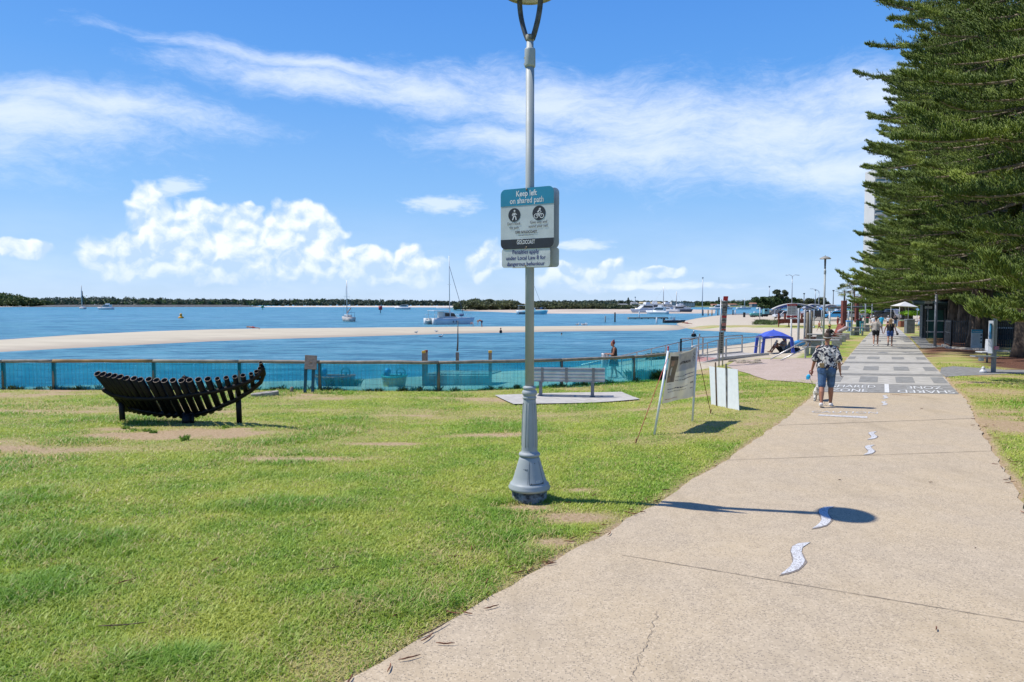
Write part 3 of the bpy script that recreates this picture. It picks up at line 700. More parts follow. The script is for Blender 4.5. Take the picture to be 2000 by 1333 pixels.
def norfolk_mesh(seed,height,z0,Rlow,Rmid,dense=1.0):
    rg=np.random.default_rng(seed); rr=random.Random(seed)
    limbs=MB(); FB=[];FD=[];FN=[];FL=[];FW=[]
    z=z0; k=0
    while z<height-1:
        u=(z-z0)/(height-z0)
        Rad=(Rlow*(1-u*.15)+(Rmid-Rlow)*min(1,u*2.2)) if u<.72 else Rmid*max(.08,(1-u)/.28)
        nb=rr.choice([7,8,8]); a0=rr.random()*6.28
        for b in range(nb):
            az=a0+6.283*b/nb+rr.uniform(-.25,.25); L=Rad*rr.uniform(.62,1.14)
            d=np.array([math.cos(az),math.sin(az),0]); sd=np.array([-d[1],d[0],0]); zz=z+rr.uniform(-.16,.16)
            sag=rr.uniform(.10,.30)*(1.1-u*.7)*(.6 if u<.03 else 1); lift=rr.uniform(.12,.26); curve=rr.uniform(-.10,.10)
            n=11; us=np.linspace(0,1,n)
            pts=d[None]*(us*L)[:,None]+sd[None]*(curve*L*us**2)[:,None]; pts[:,2]+=zz+L*(-sag*us+lift*us**4+.05*us*(1-us))
            limbs.tube([tuple(p) for p in pts],[.05*(1-q*.86)*(L/6+.25)+.007 for q in us],5,cap=False)
            # branchlets
            spac=.155/dense; nbl=int(L*.86/spac)
            q=np.linspace(.0,1.0,nbl)**.85*.80+.20+rg.uniform(-.01,.01,nbl); q=np.clip(q,0,1)
            ip=np.stack([np.interp(q,us,pts[:,j]) for j in range(3)],1)
            for side in (-1,1):
                ln=(.28+.85*np.sin(np.clip(q*1.02,0,1)*math.pi)**.6*(1-q*.35))*rg.uniform(.75,1.2,nbl)*min(1,.35+L/7)
                ang=R(52)-q*R(26)+rg.normal(0,.12,nbl)
                bd=d[None]*np.cos(ang)[:,None]+side*sd[None]*np.sin(ang)[:,None]
                rise=rg.uniform(-.15,.75,nbl); 
                # fingers along the branchlet
                nf=9
                for f in range(nf):
                    w=(f+.6)/nf; pos=ip+bd*(ln*w)[:,None]; pos=pos+np.array([0,0,1])[None]*(rise*ln*w*w*.7)[:,None]
                    pos+=rg.normal(0,.018,pos.shape)
                    per=np.stack([-bd[:,1],bd[:,0],np.zeros(nbl)],1)
                    for sgn in (-1,1):
                        fd=bd*rg.uniform(.45,1.0,(nbl,1))+per*sgn*rg.uniform(.25,.7,(nbl,1)); fd[:,2]+=rg.uniform(.35,1.5,nbl)
                        fd/=np.linalg.norm(fd,axis=1)[:,None]
                        FB.append(pos); FD.append(fd); FL.append(rg.uniform(.13,.30,nbl)*(1-.2*w)); FW.append(rg.uniform(.011,.019,nbl))
        z+=rr.uniform(.60,.95)*(1+.2*u); k+=1
    B=np.concatenate(FB);D=np.concatenate(FD);L=np.concatenate(FL)[:,None];Wd=np.concatenate(FW)[:,None]
    n=len(B); up=np.zeros_like(D); up[:,2]=1; X=np.cross(D,up); X/=np.linalg.norm(X,axis=1)[:,None]+1e-6; Y=np.cross(X,D)
    # slightly upward-curved finger: wide middle, pointed tip; triangular section
    r=[]
    for j in range(3):
        a=2.094*j; r.append(B+D*L*.04+(X*math.cos(a)+Y*math.sin(a))*Wd*.7)
    for j in range(3):
        a=2.094*j+.5; r.append(B+D*L*.58+(X*math.cos(a)+Y*math.sin(a))*Wd+up*L*.05)
    r.append(B+D*L+up*L*.16)
    V=np.stack(r,1).reshape(-1,3); b=np.arange(n)*7; T=[]
    for j in range(3):
        k=(j+1)%3; T.append(np.stack([b+j,b+k,b+3+k],1)); T.append(np.stack([b+j,b+3+k,b+3+j],1)); T.append(np.stack([b+3+j,b+3+k,b+6],1))
    T=np.concatenate(T)
    o=np_mesh('crown',V,T,pinem,link=True); 
    return o,limbs,n
def norfolk(seed,height,z0,Rlow,Rmid,trunk_r,dense=1.0):
    root=empty('norfolk_pine')
    cr,limbs,n=norfolk_mesh(seed,height,z0,Rlow,Rmid,dense); cr.parent=root
    lb=limbs.build('limb',limbm,cr,fix=False)
    t=MB(); rr=random.Random(seed); pr=[]
    for i in range(26):
        u=i/25; z=u*height; r=trunk_r*(1-u)**.8*(1+.35*math.exp(-z*1.6))+.02
        pr.append((r*(1+rr.uniform(-.025,.025)),z-.15))
    t.lathe(pr,22,cap=True)
    for v in t.v:
        a=math.atan2(v.y,v.x); k=1+.10*math.sin(a*5+.6*math.sin(v.z))*math.exp(-v.z*.9)+.03*math.sin(a*11+v.z*3); v.x*=k; v.y*=k
    t.build('trunk',barkm,root)
    return root
PINES=[(2022,699,25,0),(1918,681,26,1),(1868,652,25,2),(1848,646,24,0),(1886,655,24,1),(1770,628,24,2),(1758,625.5,22,1)]
def pines():
    A=norfolk(11,25,3.75,7.1,6.8,.62,1.1); Bt=norfolk(23,25,3.55,6.9,6.6,.55,1.05)
    A['category']=Bt['category']='tree'
    lab=['thick trunked pine at the right edge beside the tall box post','stout pine rising behind the black pool fence and info board','slimmer pine trunk behind the grey lamp pole and fence','pale trunked pine standing left in the dark clump behind fence',
         'pine trunk nearest the hut window behind the black fence','distant pine over the path beside the market stall','farthest pine trunk where the path ends','tall pine reaching out over the grass from beyond the box post']
    i=0; first={0:True,1:True}
    def put(src,x,y,rz,label,sc):
        key=0 if src is A else 1; z=H(x,y)-.05
        if first[key]: first[key]=False; o=src; o.location=(x,y,z); o.rotation_euler=(0,0,rz); o.scale=(sc,)*3
        else: o=dup(src,(x,y,z),rz,None,None,sc)
        o['label']=label; o['category']='tree'; o['group']='norfolk pines along the path'; return o
    def pp(px,Y): q=at(px,600,Y); return q.x,q.y
    put(A,*pp(2014,33.4),.3,lab[0],1.0)
    put(Bt,*pp(1918,41.5),1.2,lab[1],1.04)
    put(A,*pp(1869,54),2.6,lab[2],1.0)
    put(Bt,*pp(1848,60),3.3,lab[3],1.0)
    put(Bt,*pp(1888,50),4.6,lab[4],.98)
    put(A,*pp(1776,112),5.0,lab[5],.9)
    put(Bt,*pp(1762,140),.2,lab[6],.9)
    o=put(A,17.9,19.4,4.1,lab[7],.95); o.location.z-=1.0
pines()
# ---------- leafy trees by scattered leaf cards
def leaf_cloud(rg,centers,radii,per,size):
    P=[];
    for c,r in zip(centers,radii):
        v=rg.normal(size=(per,3)); v/=np.linalg.norm(v,axis=1)[:,None]; v*=(rg.random((per,1))**.45); P.append(np.array(c)+v*np.array(r))
    P=np.concatenate(P); n=len(P)
    a=rg.normal(size=(n,3)); a/=np.linalg.norm(a,axis=1)[:,None]; b=np.cross(a,rg.normal(size=(n,3))); b/=np.linalg.norm(b,axis=1)[:,None]
    s=size*rg.uniform(.6,1.3,(n,1))
    V=np.stack([P-a*s-b*s*.15,P+b*s*.5,P+a*s,P-b*s*.6],1).reshape(-1,3); f=np.arange(n)[:,None]*4+np.arange(4)[None]
    return V,f
leafA=foliage_mat('leaf_dark',(.035,.065,.018),(.085,.130,.035),(.120,.165,.045),.2,.25)
leafB=foliage_mat('leaf_olive',(.075,.085,.040),(.150,.165,.075),(.16,.18,.07),.2,.2)
leafG=foliage_mat('leaf_green',(.06,.11,.02),(.13,.21,.04),(.19,.27,.05),.25,.3)
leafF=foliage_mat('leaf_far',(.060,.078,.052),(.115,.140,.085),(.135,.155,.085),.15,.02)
def leaf_tree(name,h,w,crown0,m,seed,nc=26,per=150,size=.16,trunk_r=.18,label='',group=None,clear=.55):
    rg=np.random.default_rng(seed); root=empty(name); tag(root,label,'tree',group)
    cs=[];rs=[];tb=MB(); tops=[]
    hz=h-crown0
    for i in range(nc):
        a=rg.random()*6.28; q=rg.random()**.5; zz=crown0+hz*rg.uniform(.12,.9); env=math.sqrt(max(.05,1-((zz-crown0)/hz*2-.9)**2))
        c=np.array([math.cos(a)*q*w/2*env,math.sin(a)*q*w/2*env,zz]); cs.append(c); r=rg.uniform(.10,.2)*w; rs.append((r,r,r*.62))
        if i%2==0: tops.append(c)
    V,f=leaf_cloud(rg,cs,rs,per,size)
    np_mesh('crown',V,f,m,root)
    tb.tube([(0,0,-.2),(0.05,0,crown0*.5),(.0,.06,crown0),(0,0,crown0+hz*.5)],[trunk_r*1.3,trunk_r,trunk_r*.85,trunk_r*.4],8)
    for c in tops:
        s=Vector((0,0,crown0*rg.uniform(.75,1.1))); tb.tube([s,(s+Vector(c))*.5+Vector((0,0,-.08*h)),Vector(c)],[trunk_r*.45,trunk_r*.3,trunk_r*.1],5)
    tb.build('trunk',mat('grey_bark',(.20,.165,.13),.9,var=.3,scale=4,bump=.6),root)
    return root
def putpx(o,px,py,Y=None,rz=0):
    g=G(px,py) if Y is None else at(px,py,Y); o.location=(g.x,g.y,g.z if Y is None else H(g.x,g.y)); o.rotation_euler[2]=rz; return o
def tree_at(px,pyb,pyt,wpx,**k):
    g=Z(px,pyb,-1.2); s=g.y/F; h=(pyb-pyt)*s; w=wpx*s
    o=leaf_tree(h=h,w=w,crown0=h*k.pop('c0',.28),size=max(.14,.0011*g.y*1.5),trunk_r=h*.03,**k); o.location=g; return o
tree_at(1489,614,578,40,name='spreading_tree',m=leafA,seed=3,label='dark rounded shade tree standing over the boat trailers',group='shade trees round the car park')
tree_at(1524,613,565,34,name='spreading_tree',m=leafB,seed=4,c0=.2,label='tallest brownish pointed tree behind the blue shade sail',group='shade trees round the car park')
tree_at(1512,613,581,44,name='spreading_tree',m=leafA,seed=9,label='low dark tree between the trailers and the pointed tree',group='shade trees round the car park')
tree_at(1545,612,582,32,name='spreading_tree',m=leafA,seed=5,label='medium dark tree directly behind the beach rules board',group='shade trees round the car park')
tree_at(1574,612,584,44,name='spreading_tree',m=leafB,seed=6,label='pale thin leaved tree above the blue sail roof',group='shade trees round the car park')
tree_at(1600,612,582,30,name='spreading_tree',m=leafB,seed=16,label='pale thin leaved tree just left of the second lamp',group='shade trees round the car park')
for i,(px,pb,pt,w,m_,lb) in enumerate([(1700,622,572,46,leafG,'green tree behind the fourth lamp above the hedge'),(1722,621,585,40,leafA,'dark tree over the people at the path end'),(1746,620,580,44,leafA,'dark leafy tree at the end of the path'),(1680,618,588,40,leafG,'olive tree between rusty column and lamps'),
        (1800,622,590,50,leafA,'dark leafy tree behind the stall canopy'),(1836,622,586,50,leafA,'dark leafy tree behind the grey lamp pole'),(1880,625,580,60,leafA,'dark leafy tree behind the pine trunks'),(1940,628,575,70,leafA,'dark leafy tree behind the info board'),(1725,618,600,26,leafB,'grey green bush like tree beside the parked vans')]):
    tree_at(px,pb,pt,w,name='leafy_tree',m=m_,seed=40+i,c0=.12,label=lb,group='leafy trees at the far end')
# palms
def palm(h,seed,nf=34,fl=1.5):
    rr=random.Random(seed); root=empty('fan_palm'); t=MB()
    t.tube([(0,0,-.2),(.08,0,h*.5),(0,0,h)],[.26,.19,.17],10); t.build('trunk',mat('palm_trunk',(.24,.19,.14),.95,var=.35,scale=9,bump=.7,stretch=(.3,.3,3)),root)
    V=[];Fc=[]
    for i in range(nf):
        a=rr.random()*6.28; el=rr.uniform(-.75,1.35); d=Vector((math.cos(a)*math.cos(el),math.sin(a)*math.cos(el),math.sin(el)))
        c=Vector((0,0,h))+d*fl*.75; sd=Vector((-math.sin(a),math.cos(a),0)); up=sd.cross(d)
        for k in range(13):
            q=(k-6)/6*1.5; e=d*math.cos(q)+sd*math.sin(q); L=fl*.62*(1-.18*abs(q)); w=(sd*math.cos(q)-d*math.sin(q))*.05
            tip=c+e*L+Vector((0,0,-.22*L)); b=len(V); mid=c+e*L*.6
            V+=[c,mid-w,tip,mid+w]; Fc.append((b,b+1,b+2,b+3))
        b=len(V); V+=[Vector((0,0,h))-sd*.015,Vector((0,0,h))+sd*.015,c+sd*.012,c-sd*.012]; Fc.append((b,b+1,b+2,b+3))
    build('crown',V,Fc,foliage_mat('palm_leaf',(.06,.09,.03),(.15,.19,.06),(.26,.25,.10),.2,1.2) if 'pl' not in MC else MC['pl'],root)
    MC.setdefault('pl',root.children[1].data.materials[0]); return root
for i,(px,pb,pt,lb) in enumerate([(1648,626,561,'fan palm rising directly behind the tall rusty column'),(1667,625,556,'fan palm behind the third lamp'),(1690,624,548,'tallest fan palm behind the camera pole'),(1703,624,558,'fan palm half hidden by pine tips near the tower'),(1681,624,568,'short fan palm between third lamp and camera pole')]):
    g=Z(px,pb,-1.1); s=g.y/F; o=palm((pb-pt)*s-.8,60+i,fl=14*s*1.0); o.location=g; tag(o,lb,'palm','fan palms near the car park')
# ---------- far tree belts (masses no one could count)
def belt(name,label,pts,seed,m,per_px=1.5,size=1.0,bushes=1,kind='stuff'):
    """pts: (px, base py, top py, distance)"""
    rg=np.random.default_rng(seed); cs=[];rs=[]
    for (x0,b0,t0,d0),(x1,b1,t1,d1) in zip(pts[:-1],pts[1:]):
        n=max(2,int(abs(x1-x0)*per_px))
        for i in range(n):
            u=rg.random(); px=x0+(x1-x0)*u; d=(d0+(d1-d0)*u)*rg.uniform(.97,1.06); s=d/F
            hh=((b0-t0)+((b1-t1)-(b0-t0))*u)*s; g=at(px,b0+(b1-b0)*u,d); base=ZW+.5
            k=rg.uniform(.55,1.0)**.8; zz=base+hh*k*rg.uniform(.25,.86); r=hh*rg.uniform(.16,.34)
            cs.append((g.x,g.y+rg.uniform(-1,1)*hh,zz)); rs.append((r*1.15,r*1.15,r*.8))
    V,f=leaf_cloud(rg,cs,rs,26 if bushes else 20,size); o=np_mesh(name,V,f,m); 
    tag(o,label,'woods' ,kind=kind); return o
belt('headland_trees','dark scrubby trees on the left headland',[(-60,599,571,1050),(5,599,571,1050),(40,599,576,1050),(62,599,583,1080),(100,598.5,590,1150)],1,leafA,7,1.6)
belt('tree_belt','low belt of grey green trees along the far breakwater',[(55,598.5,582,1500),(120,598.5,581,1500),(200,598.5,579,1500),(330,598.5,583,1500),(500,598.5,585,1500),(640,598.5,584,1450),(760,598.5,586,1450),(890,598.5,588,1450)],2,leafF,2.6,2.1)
belt('tree_belt','taller dark trees standing out of the far belt',[(170,598.5,578,1480),(250,598.5,585,1480),(430,598.5,582,1480),(560,598.5,588,1480),(628,598.5,580,1440),(640,598.5,589,1440)],8,leafA,.5,2.0)
belt('island_trees','olive mangrove thicket on the near sand island',[(888,603,592,430),(900,603,585,430),(930,603,582,430),(960,603,583,430),(1000,603,584.5,430),(1020,603,591,430),(1060,603,589,450),(1120,603,590,480),(1180,602,592,520),(1260,602,597,560)],3,leafB,9,.75)
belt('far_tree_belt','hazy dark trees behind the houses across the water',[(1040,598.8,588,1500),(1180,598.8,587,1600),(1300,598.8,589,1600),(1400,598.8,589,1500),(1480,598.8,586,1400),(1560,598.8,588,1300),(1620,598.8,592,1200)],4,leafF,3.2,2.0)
belt('far_tree_belt','darker nearer trees on the far right waterfront',[(1350,599,592,1100),(1400,599,589,1100),(1460,599,589,1100),(1500,599,589,1000)],5,leafA,2.5,1.5)
# dark weeds along the fence foot, tufts by the sculpture, scrub on the beach edge
def tufts(name,label,spots,m,h,n,seed,kind='stuff',cat='weeds',w=.008):
    rg=np.random.default_rng(seed); V=[];
    for (x,y,r,hh) in spots:
        for i in range(n):
            a=rg.random()*6.28; q=r*rg.random()**.5; bx=x+math.cos(a)*q; by=y+math.sin(a)*q; z=H(bx,by)
            d=rg.normal(size=2)*.5; L=hh*rg.uniform(.4,1); ww=w*rg.uniform(.6,1.4); p=np.array([-d[1],d[0]])/(np.hypot(*d)+1e-6)*ww
            V+=[(bx-p[0],by-p[1],z-.01),(bx+p[0],by+p[1],z-.01),(bx+d[0]*L*.4+p[0]*.7,by+d[1]*L*.4+p[1]*.7,z+L*.65),(bx+d[0]*L,by+d[1]*L,z+L)]
    f=np.arange(len(V)).reshape(-1,4); o=np_mesh(name,np.array(V),f,m); tag(o,label,cat,kind=kind); return o
weedm=foliage_mat('weed',(.03,.05,.015),(.09,.14,.03),(.10,.11,.04),.2,2)
sp=[]
rr=random.Random(5)
for i in range(150):
    x=rr.uniform(-17,6.5); y=float(fenceY(x))+rr.uniform(-.16,.12); sp.append((x,y,.13,rr.uniform(.06,.2)))
for px in range(430,480,6): g=G(px,762); sp.append((g.x,g.y+.1,.16,.3))
for px in range(1232,1310,5): g=G(px,742); sp.append((g.x,g.y+.15,.2,.42))
for px in range(640,700,6): g=G(px,755); sp.append((g.x,g.y+.2,.15,.35))
tufts('fence_weeds','dark green weeds growing along the foot of the fence',sp,weedm,.2,34,4)
tuftm=foliage_mat('tuft',(.09,.17,.02),(.22,.36,.05),(.28,.40,.07),.3,2)
g1=[G(a,b) for a,b in [(245,838),(262,842),(286,843),(300,846),(361,861),(440,836)]]
tufts('grass_tufts','bright grass tufts on the bare sand under the sculpture',[(g.x,g.y,.07,.07+.05*(i==4)) for i,g in enumerate(g1)],tuftm,.1,70,6,cat='grass')
scr=[]
for i in range(60):
    g=Z(rr.uniform(1478,1525),rr.uniform(624,631),-.9); scr.append((g.x,g.y,.9,.5))
for i in range(16):
    g=Z(rr.uniform(1270,1312),rr.uniform(690,694),-1.0); scr.append((g.x,g.y,.35,.45))
tufts('beach_scrub','low olive scrub on the sand behind the beach',scr,weedm,.4,40,7,cat='scrub',w=.04)
# hedge at the far end and pine litter
hg=MB(); 
def hedge(px0,px1,pyb,pyt,Y,label):
    rg=np.random.default_rng(int(px0)); a=at(px0,pyb,Y);b=at(px1,pyb,Y); hh=(pyb-pyt)*Y/F; cs=[];rs=[]
    for i in range(40):
        u=rg.random(); c=a+(b-a)*u; cs.append((c.x,c.y+rg.uniform(-.6,.6),a.z+hh*rg.uniform(.2,.8))); rs.append((.8,.8,hh*.35))
    V,f=leaf_cloud(rg,cs,rs,90,.22); o=np_mesh('hedge',V,f,foliage_mat('lime_leaf',(.20,.36,.03),(.32,.55,.05),(.36,.6,.06),.3,.5) if 'lime' not in MC else MC['lime']); MC.setdefault('lime',o.data.materials[0])
    tag(o,label,'hedge')
hedge(1655,1698,613,606,150,'bright lime green hedge behind the rusty columns')
hedge(1768,1796,615,609,110,'bright lime green hedge behind the market stall')
# fallen pine sprays on lawn and path edge: every visible one is a stick of its own
stm=mat('dead_frond',(.26,.095,.045),.9,var=.35,scale=30); stg=mat('dead_twig',(.17,.11,.07),.9,var=.3,scale=30)
def litter():
    r=random.Random(12); n=0
    spots=[(880,1200,.16,0),(845,1235,.3,1),(1000,1110,.12,0),(1190,1046,.11,0),(1030,1000,.10,0),(1262,980,.13,0),(835,1250,.14,0),(1230,1005,.14,0),(1300,960,.12,0),(1110,985,.1,0),(1160,970,.12,0),(890,1090,.13,0),(920,1075,.12,0),(960,1190,.12,0),(700,1195,.2,1),(240,1225,.3,1),(245,1140,.16,0),(420,1097,.1,0),(640,1115,.18,1),(600,1032,.12,0),(775,1205,.1,0),
      (1905,1075,.02,1),(1955,915,.16,0),(1943,909,.08,0),(1972,945,.17,0),(1930,860,.15,0),(1925,835,.12,0),(1900,820,.08,0),(1760,773,.5,0),(1800,800,.12,0),(1640,940,.06,1),(1818,945,.05,1),(1828,1233,.05,0),(1998,1005,.12,0),(1942,845,.2,0),(1965,870,.16,0),(1985,905,.2,0),(800,1290,.14,0),(760,1310,.1,0),(870,1262,.12,0),(1075,1105,.12,0),(950,1140,.1,0),(1010,1050,.1,0),(1090,1040,.1,0)]
    for i in range(46):
        u=r.random(); k=r.choice([0,0,1]); L=pl if k else pr
        j=r.randrange(1,12 if k else 10); 
        a=Vector((PL if k else list(reversed(PR)))[min(j,12)]) if k else Vector(PR[-1-j]); off=r.uniform(-14,6) if k else r.uniform(-4,16)
        spots.append((a.x+off+r.uniform(-20,20),a.y+r.uniform(-12,12),r.uniform(.05,.13),0))
    proto={}
    for px,py,L,kd in spots:
        g=G(px,py); a=r.choice([.5,.7,.9,1.2,-.4,.2])+r.uniform(-.4,.4); mb=MB(); m_=stg if kd else stm; pts=[]
        for i in range(6):
            u=i/5-.5; q=Vector((u*L*math.cos(a)+.05*L*math.sin(i*.7)*math.sin(a),u*L*math.sin(a)-.05*L*math.sin(i*.7)*math.cos(a),0)); pts.append((q.x,q.y,.018+r.uniform(0,.006)))
        mb.tube(pts,[.002,.0045,.005,.0045,.004,.002],5)
        s_,t_=ST(g.x,g.y); onp=bool(inpoly(np.array([g.x]),np.array([g.y]),PATH)[0]); lamp=math.hypot(g.x-.2,g.y-7.5)<1.2
        where='lying loose on the concrete path' if onp else 'in the grass near the big lamp foot' if lamp else 'on the verge right of the path' if t_<0 else 'on the lawn edge beside the path' if abs(polydist([g.x],[g.y],pl,False)[0])<.35 else 'out on the open left lawn'
        o=mb.build('dry_pine_frond',m_,fix=False); o.location=(g.x,g.y,H(g.x,g.y)); 
        tag(o,('thin grey brown twig' if kd else 'small rust brown pine frond')+(' '+where),'twig' if kd else 'pine frond','fallen pine fronds')
litter()
# ================================================================= LAMPS, SIGNS, FURNITURE
lampm=mat('lamp_paint',(.375,.405,.395),.5,var=.12,scale=2.5,bump=.05,col2=(.31,.34,.335),spec=.35); darkm=mat('dark_grey_metal',(.075,.08,.08),.5,var=.3,scale=14); rustp=mat('peeling_paint',(.30,.29,.23),.7,var=.3,scale=40)
footm=mat('concrete_footing',(.22,.235,.23),.9,var=.4,scale=18,bump=.6); boltm=mat('bolt_metal',(.35,.28,.2),.45,.6,var=.3,scale=60)
def lamp_post():
    root=empty('lamp_post')
    mb=MB(); mb.lathe([(.19,-.12),(.196,.0),(.20,.10)],36); mb.build('concrete_footing',footm,root)
    mb=MB(); mb.lathe([(.20,.10),(.232,.115),(.238,.14),(.222,.158),(.224,.172),(.212,.185),(.196,.20),(.176,.26),(.155,.33),(.135,.40),(.118,.455),(.106,.485)],40); mb.build('bell_base',lampm,root)
    mb=MB(); mb.lathe([(.106,.485),(.118,.49),(.122,.505),(.116,.52),(.102,.528),(.092,.535),(.090,.56),(.088,.70),(.080,.95),(.071,1.12),(.070,1.135)],40)
    # raised panel outlines on the column
    for a in range(0,360,60):
        q=R(a+10)
        def P(z,off):
            r=np.interp(z,[.56,.70,.95,1.12],[.090,.088,.080,.071])+.0015; A=q+off; return (r*math.cos(A),r*math.sin(A),z)
        mb.tube([P(.60,-.34),P(.60,.34),P(.8,.34),P(.95,.34),P(1.09,.34),P(1.09,-.34),P(.95,-.34),P(.8,-.34)],.0028,5,closed=True)
    mb.build('fluted_column',lampm,root)
    mb=MB(); mb.lathe([(.070,1.135),(.078,1.14),(.079,1.155),(.071,1.162),(.070,1.172),(.082,1.185),(.086,1.205),(.080,1.225),(.068,1.235),(.068,1.245),(.075,1.25),(.075,1.268),(.066,1.275),(.050,1.282)],36); mb.build('collar',lampm,root)
    mb=MB(); mb.lathe([(.050,1.282),(.0495,3.0),(.047,4.80)],28); mb.build('pole',lampm,root)
    mb=MB(); mb.lathe([(.047,4.795),(.058,4.80),(.060,4.815),(.060,4.98),(.056,4.995),(.040,4.997),(.038,5.07)],28); mb.box((-.063,0,4.84),(.02,.02,.02)); mb.box((-.063,0,4.91),(.02,.02,.02)); mb.build('sleeve',lampm,root)
    mb=MB(); mb.lathe([(.038,5.07),(.046,5.09),(.050,5.14)],20); mb.build('neck',rustp,root)
    for s in (-1,1):
        mb=MB(); pts=[]
        for i in range(12):
            u=i/11; x=s*(.028+.105*math.sin(u*1.75)**.9); z=5.09+.50*u; pts.append((x,0,z))
        for a,b in zip(pts[:-1],pts[1:]): mb.bar(a,b,.03,.062,up=(0,1,0))
        ar=mb.build('fork_arm',darkm,root)
        mb=MB(); mb.box((s*.14,.0,5.54),(.034,.03,.07)); mb.build('peeled_patch',rustp,ar)
    mb=MB(); mb.lathe([(.02,5.74),(.12,5.715),(.22,5.67),(.27,5.625),(.290,5.595),(.288,5.585),(.27,5.592),(.25,5.60)],40,cap=False)
    mb.lathe([(.0,5.74),(.02,5.74)],20,cap=False); mb.box((0,0,5.76),(.03,.03,.05)); mb.build('lamp_shade',mat('shade_paint',(.34,.33,.29),.5,var=.25,scale=8),root)
    mb=MB(); mb.lathe([(.0,5.608),(.235,5.602),(.247,5.596),(.240,5.59),(.0,5.595)],40,cap=False); mb.build('diffuser',mat('milky_glass',(.55,.53,.45),.3,var=.1),root)
    return root
LP=lamp_post(); LP.rotation_euler=(0,0,R(-32))
g=G(1034,976); LP.location=(g.x,g.y,g.z+.015); LY=g.y; LX=g.x; LZ=g.z+.015
tag(LP,'large grey green lamp post standing on the lawn with two signs','lamp post','lamp posts beside the path')
# access hatch on the bell of the near lamp
hb=MB(); 
def onbell(a,z,o=.002):
    r=np.interp(z,[.185,.20,.26,.33,.40,.455,.485],[.212,.196,.176,.155,.135,.118,.106])+o; return Vector((r*math.cos(a),r*math.sin(a),z))
def hatch(parent):
    mb=MB(); a0,a1=R(-92),R(-38); A=[a0+(a1-a0)*i/8 for i in range(9)]; q=R(32)
    zs=[.205,.26,.33,.40,.44]
    for i in range(8):
        for j in range(4): mb.quad(onbell(A[i]+q,zs[j],.003),onbell(A[i+1]+q,zs[j],.003),onbell(A[i+1]+q,zs[j+1],.003),onbell(A[i]+q,zs[j+1],.003))
    h=mb.build('access_hatch',lampm,parent,fix=False)
    mb=MB(); mb.tube([onbell(a+q,.205,.005) for a in A],.004,5); mb.tube([onbell(A[0]+q,z,.004) for z in zs],.0018,5); mb.tube([onbell(A[-1]+q,z,.004) for z in zs],.0018,5)
    mb.ball(onbell(A[1]+q,.213,.006),.006); mb.ball(onbell(A[-2]+q,.213,.006),.006); mb.ball(onbell(A[4]+q,.425,.006),.005)
    mb.build('hatch_seam',darkm,h)
LL=[(1612,500,653,'pale lamp post standing just behind the walking woman'),(1665,546,None,'lamp post with bell base beside the row of concrete seats'),(1691,565,None,'lamp post beside the teal post and bins'),(1704,574,None,'farthest lamp post against the dark trees')]
for px,pyt,_,lb in LL:
    Yl={1612:37.3,1665:64.5,1691:92,1704:105}[px]
    q=at(px,pyt,Yl); gx,gy=q.x,q.y; zb=q.z-5.76; o=dup(LP,(gx,gy,min(zb,H(gx,gy)+.05)),R(-32 if px!=1612 else 58),lb)
hatch(LP)
mb=MB(); r_=random.Random(2)
for (z,o_,l) in [(.36,.0,.09),(.35,.03,.05),(.33,.1,.03)]:
    mb.tube([onbell(R(-118)+R(32)+o_*5+k*.05,z+.006*math.sin(k*2.1),.0015) for k in range(int(l*90))],.0014,4)
for k in range(1): mb.tube([onbell(R(-97)+R(32),z,.0012) for z in (.20,.25,.30,.35)],.0012,4)
mb.build('paint_scratches',darkm,LP,fix=False)
mb=MB(); nn=MB()
add_text(mb,'432',.035,onbell(R(-62)+R(32),.232,.006),Vector((math.cos(R(28)+R(32)-R(0)),math.sin(R(28)+R(32)),0)).normalized(),Vector((0,0,1)))
mb.build('stencilled_number',mat('white_print',(.8,.8,.78),.6),LP,fix=False)

# --- signs on the near lamp. local frame: x along the board, -y the readable face
def rrect(w,h,r,n=6):
    P=[]
    for cx,cy,a0 in ((w/2-r,h/2-r,0),(-w/2+r,h/2-r,90),(-w/2+r,-h/2+r,180),(w/2-r,-h/2+r,270)):
        for i in range(n+1): a=R(a0+90*i/n); P.append((cx+r*math.cos(a),cy+r*math.sin(a)))
    return P
whitep=mat('sign_white',(.56,.60,.585),.5,var=.06,scale=4); tealp=mat('sign_teal',(.022,.26,.40),.45,var=.06,scale=4); blackp=mat('sign_black',(.030,.033,.040),.5,var=.1); alum=mat('sign_back',(.42,.42,.42),.45,.5,var=.1); navy=mat('navy_print',(.018,.028,.16),.6,var=.02); wtxt=mat('white_print',(.8,.8,.78),.6)
def plate(mb,P,y,th,y2=None): mb.prism([(a,y,b) for a,b in P],0,thick=(0,th,0))
def clip_poly(P,z0,z1):
    def cl(P,f,k):
        out=[]
        for i in range(len(P)):
            a=P[i];b=P[(i+1)%len(P)]; ia=f(a);ib=f(b)
            if ia: out.append(a)
            if ia!=ib: t=(k-a[1])/(b[1]-a[1]); out.append((a[0]+(b[0]-a[0])*t,k))
        return out
    P=cl(P,lambda p:p[1]>=z0,z0) if z0 is not None else P
    return cl(P,lambda p:p[1]<=z1,z1) if z1 is not None else P
def disc(mb,cx,cz,r,y,n=28): mb.add([(cx+r*math.cos(2*math.pi*i/n),y,cz+r*math.sin(2*math.pi*i/n)) for i in range(n)],[tuple(range(n))])
def ring(mb,cx,cz,r,w,y,n=24):
    v=[];f=[]
    for i in range(n):
        a=2*math.pi*i/n; v+=[(cx+r*math.cos(a),y,cz+r*math.sin(a)),(cx+(r-w)*math.cos(a),y,cz+(r-w)*math.sin(a))]
        k=(i+1)%n; f.append((2*i,2*i+1,2*k+1,2*k))
    mb.add(v,f)
